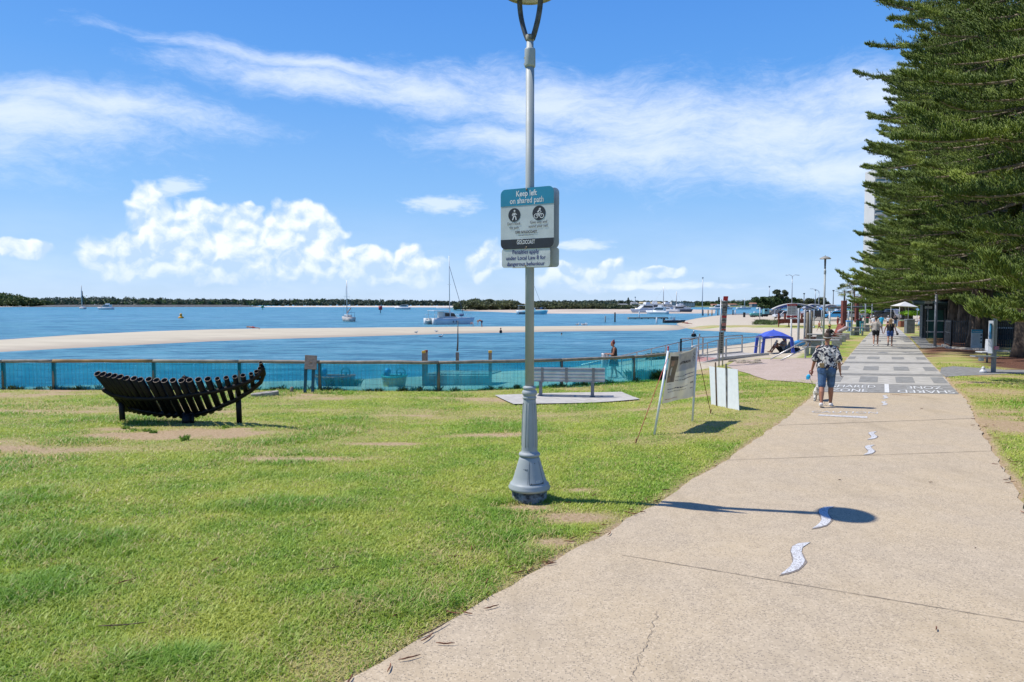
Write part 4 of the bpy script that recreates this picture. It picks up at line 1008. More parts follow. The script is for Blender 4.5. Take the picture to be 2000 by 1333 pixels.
def seg(mb,a,b,w,y):
    a=Vector((a[0],a[1]));b=Vector((b[0],b[1])); d=(b-a).normalized(); n=Vector((-d.y,d.x))*w/2
    mb.add([(p.x,y,p.y) for p in (a-n,b-n,b+n,a+n)],[(0,1,2,3)])
def keep_left_sign(name='shared_path_sign'):
    w,h=.655,.665; P=rrect(w,h,.06); root=empty(name)
    mb=MB(); plate(mb,P,-.0015,.003); mb.build('panel',whitep,root)
    def sl(z0,z1,m,nm): mb=MB(); mb.prism([(a,-.0045,b) for a,b in clip_poly(P,z0,z1)],0,thick=(0,.0028,0)); return mb.build(nm,m,root)
    sl(.145,None,tealp,'header_band'); sl(None,-.225,blackp,'footer_band')
    ex=Vector((1,0,0));ez=Vector((0,0,1)); y=-.006
    mb=MB(); add_text(mb,'Keep left',.088,(-.005,y,.272),ex,ez,.255,bold=.0015); mb.build('lettering',wtxt,root,fix=False)
    mb=MB(); add_text(mb,'on shared path',.088,(0,y,.196),ex,ez,.415,bold=.0015); mb.build('lettering',wtxt,root,fix=False)
    mb=MB(); add_text(mb,'GOLDCOAST',.062,(-.01,y,-.262),ex,ez,.225,bold=.0012); mb.build('lettering',wtxt,root,fix=False)
    mb=MB(); add_text(mb,'CITY OF',.026,(-.085,y,-.228),ex,ez,.07); mb.build('lettering',wtxt,root,fix=False)
    mb=MB(); add_text(mb,"Don't block",.044,(-.16,y,-.052),ex,ez,.165); mb.build('lettering',blackp,root,fix=False)
    mb=MB(); add_text(mb,'the path',.044,(-.155,y,-.096),ex,ez,.115); mb.build('lettering',blackp,root,fix=False)
    mb=MB(); add_text(mb,'Give way and',.044,(.145,y,-.048),ex,ez,.205); mb.build('lettering',blackp,root,fix=False)
    mb=MB(); add_text(mb,'sound your bell',.044,(.14,y,-.092),ex,ez,.23); mb.build('lettering',blackp,root,fix=False)
    mb=MB(); add_text(mb,'1300 GOLDCOAST',.038,(-.01,y,-.150),ex,ez,.27,bold=.001); mb.build('lettering',blackp,root,fix=False)
    mb=MB(); add_text(mb,'cityofgoldcoast.com.au',.018,(-.01,y,-.182),ex,ez,.185); mb.build('lettering',blackp,root,fix=False)
    mb=MB(); disc(mb,-.155,.045,.076,-.0035); disc(mb,.15,.05,.080,-.0035); ic=mb.build('pictogram_disc',blackp,root,fix=False)
    mb=MB(); y=-.0055; cx,cz=-.155,.04
    disc(mb,cx+.004,cz+.050,.011,y); 
    for a,b,wd in [((.004,.035),(.0,.0),.024),((.0,.0),(-.022,-.052),.013),((.002,.002),(.020,-.022),.013),((.020,-.022),(.024,-.052),.012),((.0,.034),(-.022,.012),.010),((-.022,.012),(-.022,-.006),.009),((.008,.034),(.022,.012),.010),((.022,.012),(.032,.006),.009)]:
        seg(mb,(cx+a[0],cz+a[1]),(cx+b[0],cz+b[1]),wd,y)
    cx,cz=.15,.045
    ring(mb,cx-.034,cz-.026,.026,.006,y); ring(mb,cx+.034,cz-.026,.026,.006,y); disc(mb,cx+.012,cz+.048,.012,y)
    for a,b,wd in [((-.034,-.026),(-.012,.006),.005),((-.012,.006),(.024,.004),.005),((.024,.004),(.034,-.026),.005),((-.012,.004),(.002,-.028),.005),((-.034,-.026),(.002,-.028),.005),((.002,-.028),(.024,.004),.005),((-.016,.012),(.004,.036),.015),((.004,.036),(.030,.016),.008),((-.014,.010),(.004,-.004),.010),((.004,-.004),(-.002,-.024),.008)]:
        seg(mb,(cx+a[0],cz+a[1]),(cx+b[0],cz+b[1]),wd,y)
    mb.build('pictogram',wtxt,root,fix=False)
    mb=MB(); mb.ball((.0,-.006,.315),.012); mb.ball((.0,-.006,-.318),.009); mb.build('bolt',boltm,root)
    return root
def penalty_sign():
    w,h=.60,.215; P=rrect(w,h,.035); root=empty('penalty_sign'); ex=Vector((1,0,0));ez=Vector((0,0,1))
    mb=MB(); plate(mb,P,-.0015,.003); mb.build('panel',mat('sign_grey_white',(.60,.63,.60),.5,var=.08),root)
    mb=MB(); y=-.0035
    mb=MB(); add_text(mb,'Penalties apply',.062,(0,y,.062),ex,ez,.33,bold=.001); mb.build('lettering',navy,root,fix=False)
    mb=MB(); add_text(mb,'under Local Law 8 for',.062,(0,y,-.004),ex,ez,.49,bold=.001); mb.build('lettering',navy,root,fix=False)
    mb=MB(); add_text(mb,'dangerous behaviour',.062,(0,y,-.07),ex,ez,.47,bold=.001); mb.build('lettering',navy,root,fix=False)
    mb=MB(); mb.ball((-.0,-.004,-.09),.010); mb.ball((0,-.004,.098),.007); mb.build('bolt',boltm,root); return root
RZ=R(-28.05)
Nf=Vector((-U.x,-U.y,0)); Xr=Vector((U.y,-U.x,0))
zc=at(1033,428,LY).z
S1=keep_left_sign(); p=Vector((LX,LY,0))+Nf*.062-Xr*.005; S1.location=(p.x,p.y,zc); S1.rotation_euler=(0,0,RZ)
tag(S1,'large keep left on shared path sign on the near lamp pole','sign')
S1b=dup(S1,(LX+U.x*.062,LY+U.y*.062,zc),RZ+math.pi,'matching board seen edge on behind the keep left sign'); 
z2=at(1033,504,LY).z
S2=penalty_sign(); p=Vector((LX,LY,0))+Nf*.060-Xr*.022; S2.location=(p.x,p.y,z2); S2.rotation_euler=(0,0,RZ)
tag(S2,'small penalties apply plate under the keep left sign','sign')
dup(S2,(LX+U.x*.06+Xr.x*.03,LY+U.y*.06+Xr.y*.03,z2),RZ+math.pi,'dull brown back plate behind the penalties plate')
# shared path sign on its own thin post, right of the path
g=G(1811,662); gz=H(g.x,g.y); k=.0
mb=MB(); mb.tube([(g.x,g.y,gz-.1),(g.x,g.y,gz+3.28)],.03,8); o=mb.build('sign_post',mat('dull_steel',(.30,.31,.32),.5,.3),None); tag(o,'thin grey post carrying the far shared path sign','post')
Y3=g.y; s3=Y3/F; W3=18*s3/.655/.9
o=dup(S1,(g.x-.04*.47,g.y-.06,at(1811,588.5,Y3).z),RZ*.6,'small far keep left sign on a thin post',None,(14*s3)/.665)
o=dup(S2,(g.x-.04*.47,g.y-.07,at(1811,601,Y3).z),RZ*.6,'small far penalties plate on the thin post',None,(14*s3)/.665)

# --- bench on its pad
padm=mat('bench_pad_concrete',(.47,.445,.395),.85,var=.10,scale=5,bump=.2)
o=sheet('concrete_pad',PAD,.035,.25,padm); tag(o,'pale concrete pad under the bench',kind='structure')
def bench():
    root=empty('park_bench'); a=G(1056,776);b=G(1157,778)
    c=(a+b)/2; d=(b-a); d.z=0; L=d.length; ang=math.atan2(d.y,d.x); root.location=(c.x,c.y,H(c.x,c.y)+.04); root.rotation_euler=(0,0,ang)
    sm=mat('silver_slat',(.43,.43,.40),.45,.25,var=.10,scale=3); gm_=mat('bench_leg_grey',(.20,.215,.23),.5,.2,var=.1)
    T=L/2
    W_=T*1.47
    for s in (-1,1):
        mb=MB(); mb.box((s*T,0,.21),(.10,.05,.42)); mb.box((s*T,0,.006),(.16,.14,.012)); bevel(mb.build('leg',gm_,root),.004)
    mb=MB()
    for k in range(5): mb.bar((-W_,.06+.088*k,.43),(W_,.06+.088*k,.43),.075,.022)
    mb.build('seat',sm,root)
    mb=MB()
    for k in range(4): mb.bar((-W_,-.02-.03*k,.475+.098*k),(W_,-.02-.03*k,.475+.098*k),.085,.022,up=(0,-1,.3))
    mb.bar((-W_,-.02-.03*3.6,.475+.098*3.62),(W_,-.02-.03*3.6,.475+.098*3.62),.04,.03,up=(0,-1,.3))
    mb.build('backrest',sm,root)
    for x in (-T*.93,0.0,T*1.03):
        mb=MB(); mb.bar((x,-.045,.40),(x,-.15,.85),.075,.016,up=(0,1,.2)); mb.bar((x,-.03,.41),(x,.45,.41),.05,.02); mb.build('bracket',gm_,root)
    return root
bo=bench(); tag(bo,'silver slatted park bench facing the water on its concrete pad','bench')

# --- post and rail fence with wire and blue cloth
woodm=mat('weathered_wood',(.26,.215,.155),.9,var=.3,scale=5,bump=.5,col2=(.155,.13,.10),stretch=(3,3,.6)); railm=mat('weathered_rail',(.33,.275,.21),.9,var=.35,scale=3.5,bump=.5,col2=(.20,.17,.135)); railo=mat('orange_rail',(.40,.235,.095),.85,var=.3,scale=3.5,bump=.5,col2=(.24,.15,.075))
def cloth_mat():
    m=bpy.data.materials.new('blue_shade_cloth'); m.use_nodes=True; t=NT(m.node_tree); P=t.n('ShaderNodeTexCoord').outputs['Object']
    n=t.noise(P,1.1,4,.6); n2=t.noise(t.n('ShaderNodeMapping',{'Vector':P,'Scale':(6,6,.7)}).outputs[0],1.5,4)
    tc=t.mix(t.ss(n,.35,.65),(.22,.72,.82,1),(.36,.86,.90,1))
    T=t.n('ShaderNodeBsdfTransparent',{'Color':tc}); D=t.n('ShaderNodeBsdfDiffuse',{'Color':t.mix(n2,(.03,.42,.56,1),(.05,.54,.64,1))}); L=t.n('ShaderNodeBsdfTranslucent',{'Color':(.03,.42,.58,1)})
    a=t.n('ShaderNodeMixShader',{0:.6,1:D.outputs[0],2:L.outputs[0]}); x=t.n('ShaderNodeMixShader',{0:t.ss(n2,.3,.7,.68,.50),1:a.outputs[0],2:T.outputs[0]})
    t.n('ShaderNodeOutputMaterial',{0:x.outputs[0]}); return m
def fence():
    root=empty('post_and_rail_fence'); P=[]
    PX=[(-150,772),(-60,769),(71,766),(297,762),(490,757),(692,753),(881,754),(1094,752),(1231,743),(1345,730)]
    for px,py in PX:
        g=G(px,py); y=float(fenceY(g.x)); P.append(Vector((g.x,y,H(g.x,y))))
    tops=[]
    for i,p in enumerate(P):
        hh=.90; mb=MB(); mb.tube([p+Vector((0,0,-.1)),p+Vector((0,0,hh*.5)),p+Vector((0,0,hh-.05))],[.062,.058,.058],10); mb.build('post',woodm,root); tops.append(p+Vector((0,-.01,hh)))
    rr=random.Random(3)
    for i,(a,b) in enumerate(zip(tops[:-1],tops[1:])):
        mb=MB(); pts=[a+(b-a)*(k/6)+Vector((0,0,rr.uniform(-.008,.008))) for k in range(7)]; mb.tube(pts,[.055+rr.uniform(-.004,.004) for _ in pts],10)
        mb.build('rail',railo if i==2 else railm,root)
    # welded wire
    wm_=mat('grey_wire',(.10,.12,.12),.5,.5); k=0
    for a,b in zip(P[:-1],P[1:]):
        mb=MB(); L=(b-a).length; n=int(L/.12); o_=Vector((0,-.062,0))
        for i in range(1,n):
            q=a+(b-a)*(i/n)+o_; mb.bar(q+Vector((0,0,.01)),q+Vector((0,0,.85)),.0035)
        for z in (.05,.2,.35,.5,.65,.80): mb.bar(a+o_+Vector((0,0,z)),b+o_+Vector((0,0,z)),.0035)
        mb.build('wire_mesh',wm_,root,fix=False)
    cm=cloth_mat(); V=[];f=[];n=0
    cols=[]
    for a,b in zip(P[:-1],P[1:]):
        for i in range(10): cols.append(a+(b-a)*(i/10))
    cols.append(P[-1]); rr=random.Random(8)
    for c in cols:
        w=rr.uniform(-.012,.012)
        for k in range(5): V.append(c+Vector((0,-.05+.01*math.sin(k*1.3+w*90)+w,.005+k*.21)))
    for i in range(len(cols)-1):
        for k in range(4): f.append((i*5+k,(i+1)*5+k,(i+1)*5+k+1,i*5+k+1))
    build('shade_cloth',V,f,cm,root,smooth=True)
    return root
fo=fence(); tag(fo,'low timber post and rail fence lined with blue shade cloth','fence')

# --- canoe sculpture of black pipes
def sculpture():
    root=empty('pipe_canoe_sculpture'); bm_=mat('black_pipe',(.006,.006,.007),.55,var=.2,scale=6,spec=.25); rim=mat('worn_rim',(.22,.17,.13),.5,.3,var=.3,scale=30); inn=mat('pipe_inside',(.006,.006,.007),.6)
    a=G(240,822);b=G(468,830); Yc=(a.y+b.y)/2+.02; c=(a+b)/2; zb=H(c.x,c.y); root.location=(c.x,c.y,zb); O=root.location.copy()
    def W(cx,cy,dy=0,flat=False): return at(160+cx/5,690+cy/5,Yc+dy+(0 if flat else .30-1.15*(600-min(cy,600))/480))-O
    up=[(222,362),(300,408),(450,436),(650,446),(900,432),(1100,402),(1300,374),(1500,325),(1650,270),(1745,205),(1775,150)]
    lo=[(470,535),(600,566),(800,592),(1000,600),(1150,588),(1300,545),(1500,458),(1650,368),(1745,285),(1778,200),(1765,130)]
    mb=MB(); mb.tube([W(x,y,-.06) for x,y in up],[.05,.052,.052,.052,.052,.05,.048,.046,.044,.04,.03],12); mb.ball(W(222,362,-.06),.05); mb.build('upper_rail',bm_,root)
    mb=MB(); mb.tube([W(x,y,-.05) for x,y in lo],[.05,.052,.052,.052,.052,.05,.048,.046,.044,.04,.03],12); mb.ball(W(470,535,-.05),.05); mb.build('lower_rail',bm_,root)
    for (t,bt,r_) in [((378,420),(402,690),.056),((1524,372),(1540,722),.056),((1030,590),(1020,690),.10),((1080,590),(1082,680),.035)]:
        mb=MB(); p=W(*t,.0,True); q=W(*bt,-.0,True); q.z=-.1; mb.tube([p,q],r_,14); mb.build('leg',bm_,root)
    tops=[(150,200),(205,205),(262,215),(315,222),(373,230),(433,243),(507,247),(568,258),(652,255),(727,265),(805,267),(887,265),(970,267),(1050,263),(1135,258),(1228,253),(1322,250),(1408,240),(1493,230),(1572,217),(1652,203),(1703,180),(1738,150),(1745,120),(1745,92)]
    lx=[p[0] for p in lo]; ly=[p[1] for p in lo]
    for i,(x,y) in enumerate(tops):
        u=i/24; sl=1.2+ (x-150)/1400*1.7+ (max(0,x-1200)/300)**2*1.6
        yb=560.; xb=x+(yb-y)/sl
        for _ in range(6): yb=float(np.interp(xb,lx,ly))+ (18 if x<1300 else 0); xb=x+(yb-y)/sl
        if i>=21: xb=x+14; yb=y+70-(i-21)*10
        r=[.065,.052,.044][0 if x<1300 else 1 if x<1650 else 2]*(1 if i<23 else .75)
        if 1300<=x<1650: r=.050
        t=W(x,y,.06 if i<20 else .02); bt=W(xb,yb,.015)
        mb=MB(); mb.pipe(t,bt,r,r*.86,16); rb=mb.build('rib_pipe',bm_,root)
        d=(bt-t).normalized(); mb=MB(); mb.pipe(t-d*.003,t+d*.004,r*1.02,r*.87,16); mb.build('rim',rim,rb)
        mb=MB(); mb.ball(t+(bt-t)*.42+Vector((0,-r*.98,0)),.012); mb.build('bolt',bm_,rb)
    # far prow piece between ribs
    mb=MB(); mb.tube([W(960,262,.5),W(1000,236,.5),W(1024,250,.5),W(1030,330,.45),W(1060,430,.3),W(1090,560,.1)],[.02,.045,.06,.06,.05,.04],12); mb.build('far_prow',bm_,root)
    for k in range(1): pass
    return root
so_=sculpture(); tag(so_,'black canoe shaped sculpture made of a row of cut pipes','sculpture')
# plaque on two posts
def plaque():
    root=empty('information_plaque'); a=G(597,768);b=G(611,768); c=(a+b)/2; root.location=(c.x,c.y,H(c.x,c.y)); O=root.location.copy(); Y=c.y
    tm=mat('teal_post',(.012,.10,.14),.6,var=.2,scale=10)
    for p,q in (((595.5,768),(597.5,716)),((610.5,768),(612.5,716))):
        mb=MB(); mb.bar(at(*p,Y)-O-Vector((0,0,.05)),at(*q,Y+.05)-O,.085,.06,up=(0,1,0)); bevel(mb.build('post',tm,root),.005)
    P=[at(x,y,Y+k)-O for x,y,k in ((594.5,721,-.08),(618,722,-.08),(619,695,.12),(595.5,693.5,.12))]
    n=(P[1]-P[0]).cross(P[3]-P[0]).normalized()
    mb=MB(); mb.prism(P,0,thick=-n*.03); bevel(mb.build('panel',mat('bronze_panel',(.15,.125,.095),.5,.2,var=.2,scale=8),root),.004)
    mb=MB(); c=(P[0]+P[2])/2+n*.004; ex=(P[1]-P[0]).normalized(); ey=(P[3]-P[0]).normalized()
    mb.ball(c-ey*.02,(.055,.004,.028)); mb.build('embossed_shape',mat('tan_emboss',(.34,.22,.13),.6),root)
    mb=MB(); 
    for z,w in ((.13,.2),(.10,.12),(-.11,.16),(-.13,.12)): mb.quad(c+ey*z-ex*w/2,c+ey*z+ex*w/2,c+ey*(z+.010)+ex*w/2,c+ey*(z+.010)-ex*w/2)
    mb.build('engraved_line',mat('pale_line',(.30,.25,.2),.6),root,fix=False)
    return root
tag(plaque(),'small bronze information plaque on two teal posts','plaque')
# flat stone slab, stump
a=G(517,774); mb=MB(); r_=random.Random(1); P=[]
for i,(x,y) in enumerate([(-.36,-.14),(-.1,-.16),(.2,-.12),(.40,-.02),(.38,.16),(.1,.20),(-.2,.14),(-.38,.02)]): P.append(Vector((x,y,0)))
mb.prism([p+Vector((0,0,.11)) for p in P],0,thick=(0,0,-.16)); o=mb.build('stone_slab',[mat('slab_stone',(.40,.37,.32),.9,var=.35,scale=7,bump=.8,col2=(.17,.145,.11))],None); o.location=a; o.rotation_euler=(R(2),R(-4),R(14)); bevel(o,.02); tag(o,'flat weathered slab lying on the grass by the sculpture tip','slab')
a=G(570,766); mb=MB(); mb.lathe([(.06,-.05),(.055,.05),(.05,.15),(.03,.16)],9); o=mb.build('timber_stump',woodm); o.location=a; tag(o,'tiny sawn off timber stump left of the plaque','stump')

# --- banner between two leaning poles
def banner():
    root=empty('banner_frame'); A=G(1277,850);B=G(1352,824); root.location=(A.x,A.y,A.z); O=root.location.copy()
    YA=A.y;YB=B.y; pm=mat('white_pole',(.74,.76,.76),.35,.1,var=.05)
    at1=at(1305,686,YA+.25)-O; bt1=at(1361,678,YB+.05)-O
    for nm,p,q in (('pole',Vector((0,0,-.05)),at1),('pole',B-O-Vector((0,0,.05)),bt1)):
        mb=MB(); mb.tube([p,q],.021,12); mb.build(nm,pm,root)
    mb=MB(); mb.tube([at1+Vector((0,0,-.12)),at1+Vector((0,0,-.06))],.026,10); mb.build('tape_band',mat('yellow_tape',(.7,.55,.03),.5),root)
    mb=MB(); mb.tube([at1+Vector((0,0,-.03)),at1+Vector((0,0,.06))],.014,10); mb.ball(at1+Vector((0,0,.07)),.018); mb.build('knot',mat('red_tape',(.45,.03,.03),.5),root)
    TL=at(1308,689,YA+.25)-O; BL=at(1293,789,YA+.11)-O; TR=at(1361,677,YB+.05)-O; BR=at(1353,775,YB+.03)-O
    def pt(u,v):  # u right, v down
        p=TL*(1-u)*(1-v)+TR*u*(1-v)+BL*(1-u)*v+BR*u*v
        n=Vector((.35,-.9,0)); w=.035*math.sin(u*5.2+v*6.5)*math.sin(v*3.1+.3)+.02*math.sin((u*1.5-v)*7)+.012*math.sin(u*19+v*5); sag=-.05*math.sin(u*math.pi)*(1-v)
        return p+n*w*(math.sin(u*math.pi)**.7 if 0<u<1 else 0)+Vector((0,0,sag))
    def patch(name,u0,u1,v0,v1,m,off=.0,n=20,parent=root,hem=False):
        V=[];f=[]
        for j in range(n+1):
            for i in range(n+1): V.append(pt(u0+(u1-u0)*i/n,v0+(v1-v0)*j/n)+Vector((.35,-.93,0))*off)
        for j in range(n):
            for i in range(n): f.append((j*(n+1)+i,(j+1)*(n+1)+i,(j+1)*(n+1)+i+1,j*(n+1)+i+1))
        return build(name,V,f,m,parent,smooth=True)
    vin=bpy.data.materials.new('banner_vinyl'); vin.use_nodes=True; t=NT(vin.node_tree); P=t.n('ShaderNodeTexCoord').outputs['Object']
    c=t.mix(t.ss(t.noise(P,2.2,4),.35,.65),(.50,.47,.38,1),(.56,.54,.47,1)); d=t.n('ShaderNodeBsdfPrincipled',{'Base Color':c,'Roughness':.28,'Specular IOR Level':.6}); l=t.n('ShaderNodeBsdfTranslucent',{'Color':(.50,.46,.36,1)}); x=t.n('ShaderNodeMixShader',{0:.25,1:d.outputs[0],2:l.outputs[0]}); t.n('ShaderNodeOutputMaterial',{0:x.outputs[0]})
    cl=patch('banner_cloth',0,1,0,1,vin,0,44)
    patch('portrait_print',.05,.30,.07,.60,mat('brown_print',(.14,.105,.075),.5,var=.1),.004,16,cl)
    patch('portrait_print',.06,.29,.07,.15,mat('dark_print',(.02,.018,.016),.5),.006,8,cl)
    patch('portrait_print',.10,.19,.16,.27,mat('skin_print',(.36,.19,.12),.5),.007,6,cl)
    patch('portrait_print',.115,.165,.30,.46,mat('pale_print',(.5,.48,.45),.5),.007,6,cl)
    patch('portrait_print',.06,.15,.50,.58,mat('skin_print',(.36,.19,.12),.5),.008,6,cl)
    patch('grey_field',.32,.97,.03,.40,mat('grey_field',(.40,.385,.36),.4,var=.08),.003,18,cl)
    mb=MB(); v,f=text_geo('AUSTRALIA',.1,'LEFT',.003); W0=max(a.x for a in v)
    mb.add([pt(.40+a.x/W0*.40,.235-a.y/.072*.05)+Vector((.35,-.93,0))*.012 for a in v],f); mb.build('lettering',mat('banner_ink',(.055,.05,.06),.6),cl,fix=False)
    ink=mat('banner_ink',(.055,.05,.06),.6); blu=mat('banner_navy',(.03,.04,.14),.6); redi=mat('banner_red',(.40,.05,.04),.6); rr=random.Random(4)
    def line(u0,u1,v,m,th=.011):
        u=u0
        while u<u1:
            w=rr.uniform(.02,.06); patch('print_line',u,min(u1,u+w),v,v+th,m,.008,2,cl); u+=w+.014
    for u0,u1,v,m,th in [(.33,.60,.50,ink,.010),(.60,.95,.485,blu,.016),(.33,.60,.575,ink,.010),(.58,.95,.56,blu,.016),(.10,.55,.73,ink,.012),(.35,.75,.72,blu,.010),(.12,.70,.785,ink,.010),(.06,.45,.925,redi,.012),(.08,.2,.64,ink,.008),(.86,.96,.68,ink,.03),(.86,.96,.80,ink,.016),(.5,.6,.31,mat('pale_print',(.5,.48,.45),.5),.01)]:
        line(u0,u1,v,m,th)
    for k in range(9): patch('dot_motif',.88+.02*(k%4),.893+.02*(k%4),.10+.035*(k//2),.118+.035*(k//2),ink,.008,2,cl)
    # guy ropes
    rp=mat('red_rope',(.50,.09,.08),.8,var=.2,scale=40); st=mat('rope_brown',(.20,.08,.04),.8)
    g1=G(1242,868)-O; g2=G(1388,808)-O
    mb=MB(); mb.tube([at1+Vector((0,0,-.09)),g1+Vector((0,0,.02))],.0065,6); mb.build('guy_rope',rp,root)
    mb=MB(); mb.tube([bt1+Vector((0,0,-.02)),g2+Vector((0,0,.02))],.0065,6); mb.build('guy_rope',st,root)
    for g_ in (g1,g2): mb=MB(); mb.tube([g_+Vector((.01,0,.09)),g_+Vector((-.01,0,-.03))],.012,6); mb.build('tent_peg',st,root)
    return root
tag(banner(),'sagging vinyl banner tied between two leaning white poles','banner')
# --- three white corflute boards on stakes
def boards():
    wm_=mat('corflute_white',(.74,.78,.79),.45,var=.03)
    Q=[((1385,716),(1399.6,717.5),(1402.3,793),(1389,790.5)),((1399.8,718),(1418.2,720),(1419.4,797),(1402.4,793.5)),((1418.6,719.5),(1440.5,722),(1443.5,802),(1419.8,797))]
    for i,q in enumerate(Q):
        a=G(*q[3]);b=G(*q[2]); c=(a+b)/2; root=empty('corflute_board',(c.x,c.y,c.z)); O=Vector(root.location); 
        TL=at(*q[0],a.y+.02)-O; TR=at(*q[1],b.y+.02)-O; P=[a-O,b-O,TR,TL]; n=(P[1]-P[0]).cross(P[3]-P[0]).normalized()
        mb=MB(); mb.prism(P,0,thick=-n*.008); mb.build('board',wm_,root)
        mb=MB(); mb.bar(P[1]*.8+P[0]*.2+Vector((0,0,-.05))-n*.02,P[2]*.8+P[3]*.2-n*.02,.02); mb.build('stake',woodm,root)
        tag(root,['leftmost narrow blank white board beside the banner','middle blank white board between two wooden stakes','widest blank white board, nearest the path'][i],'board','blank white corflute boards')
    for i,(x0,y0,x1,y1,m_) in enumerate([(1399.5,793,1397,708,mat('brown_stake',(.22,.13,.07),.9,var=.3)),(1419.2,797,1417.5,711,mat('grey_stake',(.34,.31,.27),.9,var=.3))]):
        g=G(x0,y0); mb=MB(); q=at(x1,y1,g.y); mb.bar(g-Vector((0,.015,.08)),q-Vector((0,.015,0)),.028); o=mb.build('wooden_stake',m_); tag(o,['brown wooden stake between the white boards','grey wooden stake between the wider white boards'][i],'stake')
boards()
# --- narrow double post sign pillar seen almost edge on
def pillar():
    root=empty('beach_sign_pillar'); a=G(1404,716);b=G(1411.5,712); Ya=a.y-.15; O=Vector(((a.x+b.x)/2,Ya,H(a.x,a.y))); root.location=O; s=Ya/F
    pm=mat('galvanised',(.36,.38,.39),.45,.4,var=.1)
    for x0,x1,y1,dy in ((1404,1408.5,585,0),(1411,1415.5,585,.25)):
        mb=MB(); p=at(x0,718,Ya+dy)-O; q=at(x1,y1,Ya+dy)-O; mb.tube([p,q],.03,10); mb.build('post',pm,root)
    def pan(x0,x1,x2,x3,y0,y1,m,nm,d0=-.06,d1=.12,off=0):
        P=[at(x3,y1,Ya+d0)-O,at(x2,y1,Ya+d1)-O,at(x1,y0,Ya+d1)-O,at(x0,y0,Ya+d0)-O]; n=(P[1]-P[0]).cross(P[3]-P[0]).normalized(); P=[p+n*off for p in P]; mb=MB(); mb.prism(P,0,thick=-n*.012); return mb.build(nm,m,root)
    g_=mat('faded_panel',(.33,.335,.30),.6,var=.35,scale=9); red=mat('sign_red',(.48,.022,.03),.5,var=.06)
    pan(1413.5,1422.5,1421.5,1412.5,579,588,red,'red_header'); pan(1411.5,1421.5,1417.5,1408,588.5,648,g_,'upper_panel')
    pan(1405,1413,1411,1403.5,649,690,mat('dark_panel',(.11,.125,.10),.6,var=.5,scale=16),'lower_panel')
    for k,(y0,y1,m_) in enumerate([(600,601.5,blackp),(606,607,blackp),(611,612,blackp),(617,621,red),(631,637,mat('sign_salmon',(.50,.20,.17),.6)),(638,641,blackp),(643,645,red),(625,626.5,blackp),(591,593,blackp)]): 
        kx=(y0-588)/60*3.5; pan(1412.5-kx,1420.5-kx,1420.3-kx,1412.3-kx,y0,y1,m_,'pictogram_row',off=.014)
    for k in range(8): pan(1405.6-k*.15,1411.8-k*.15,1411.8-k*.15,1405.6-k*.15,653+k*4.5,654.5+k*4.5,mat('pale_line2',(.34,.35,.3),.6),'print_line',off=.014)
    return root
tag(pillar(),'narrow red topped beach rules pillar on two posts','sign')
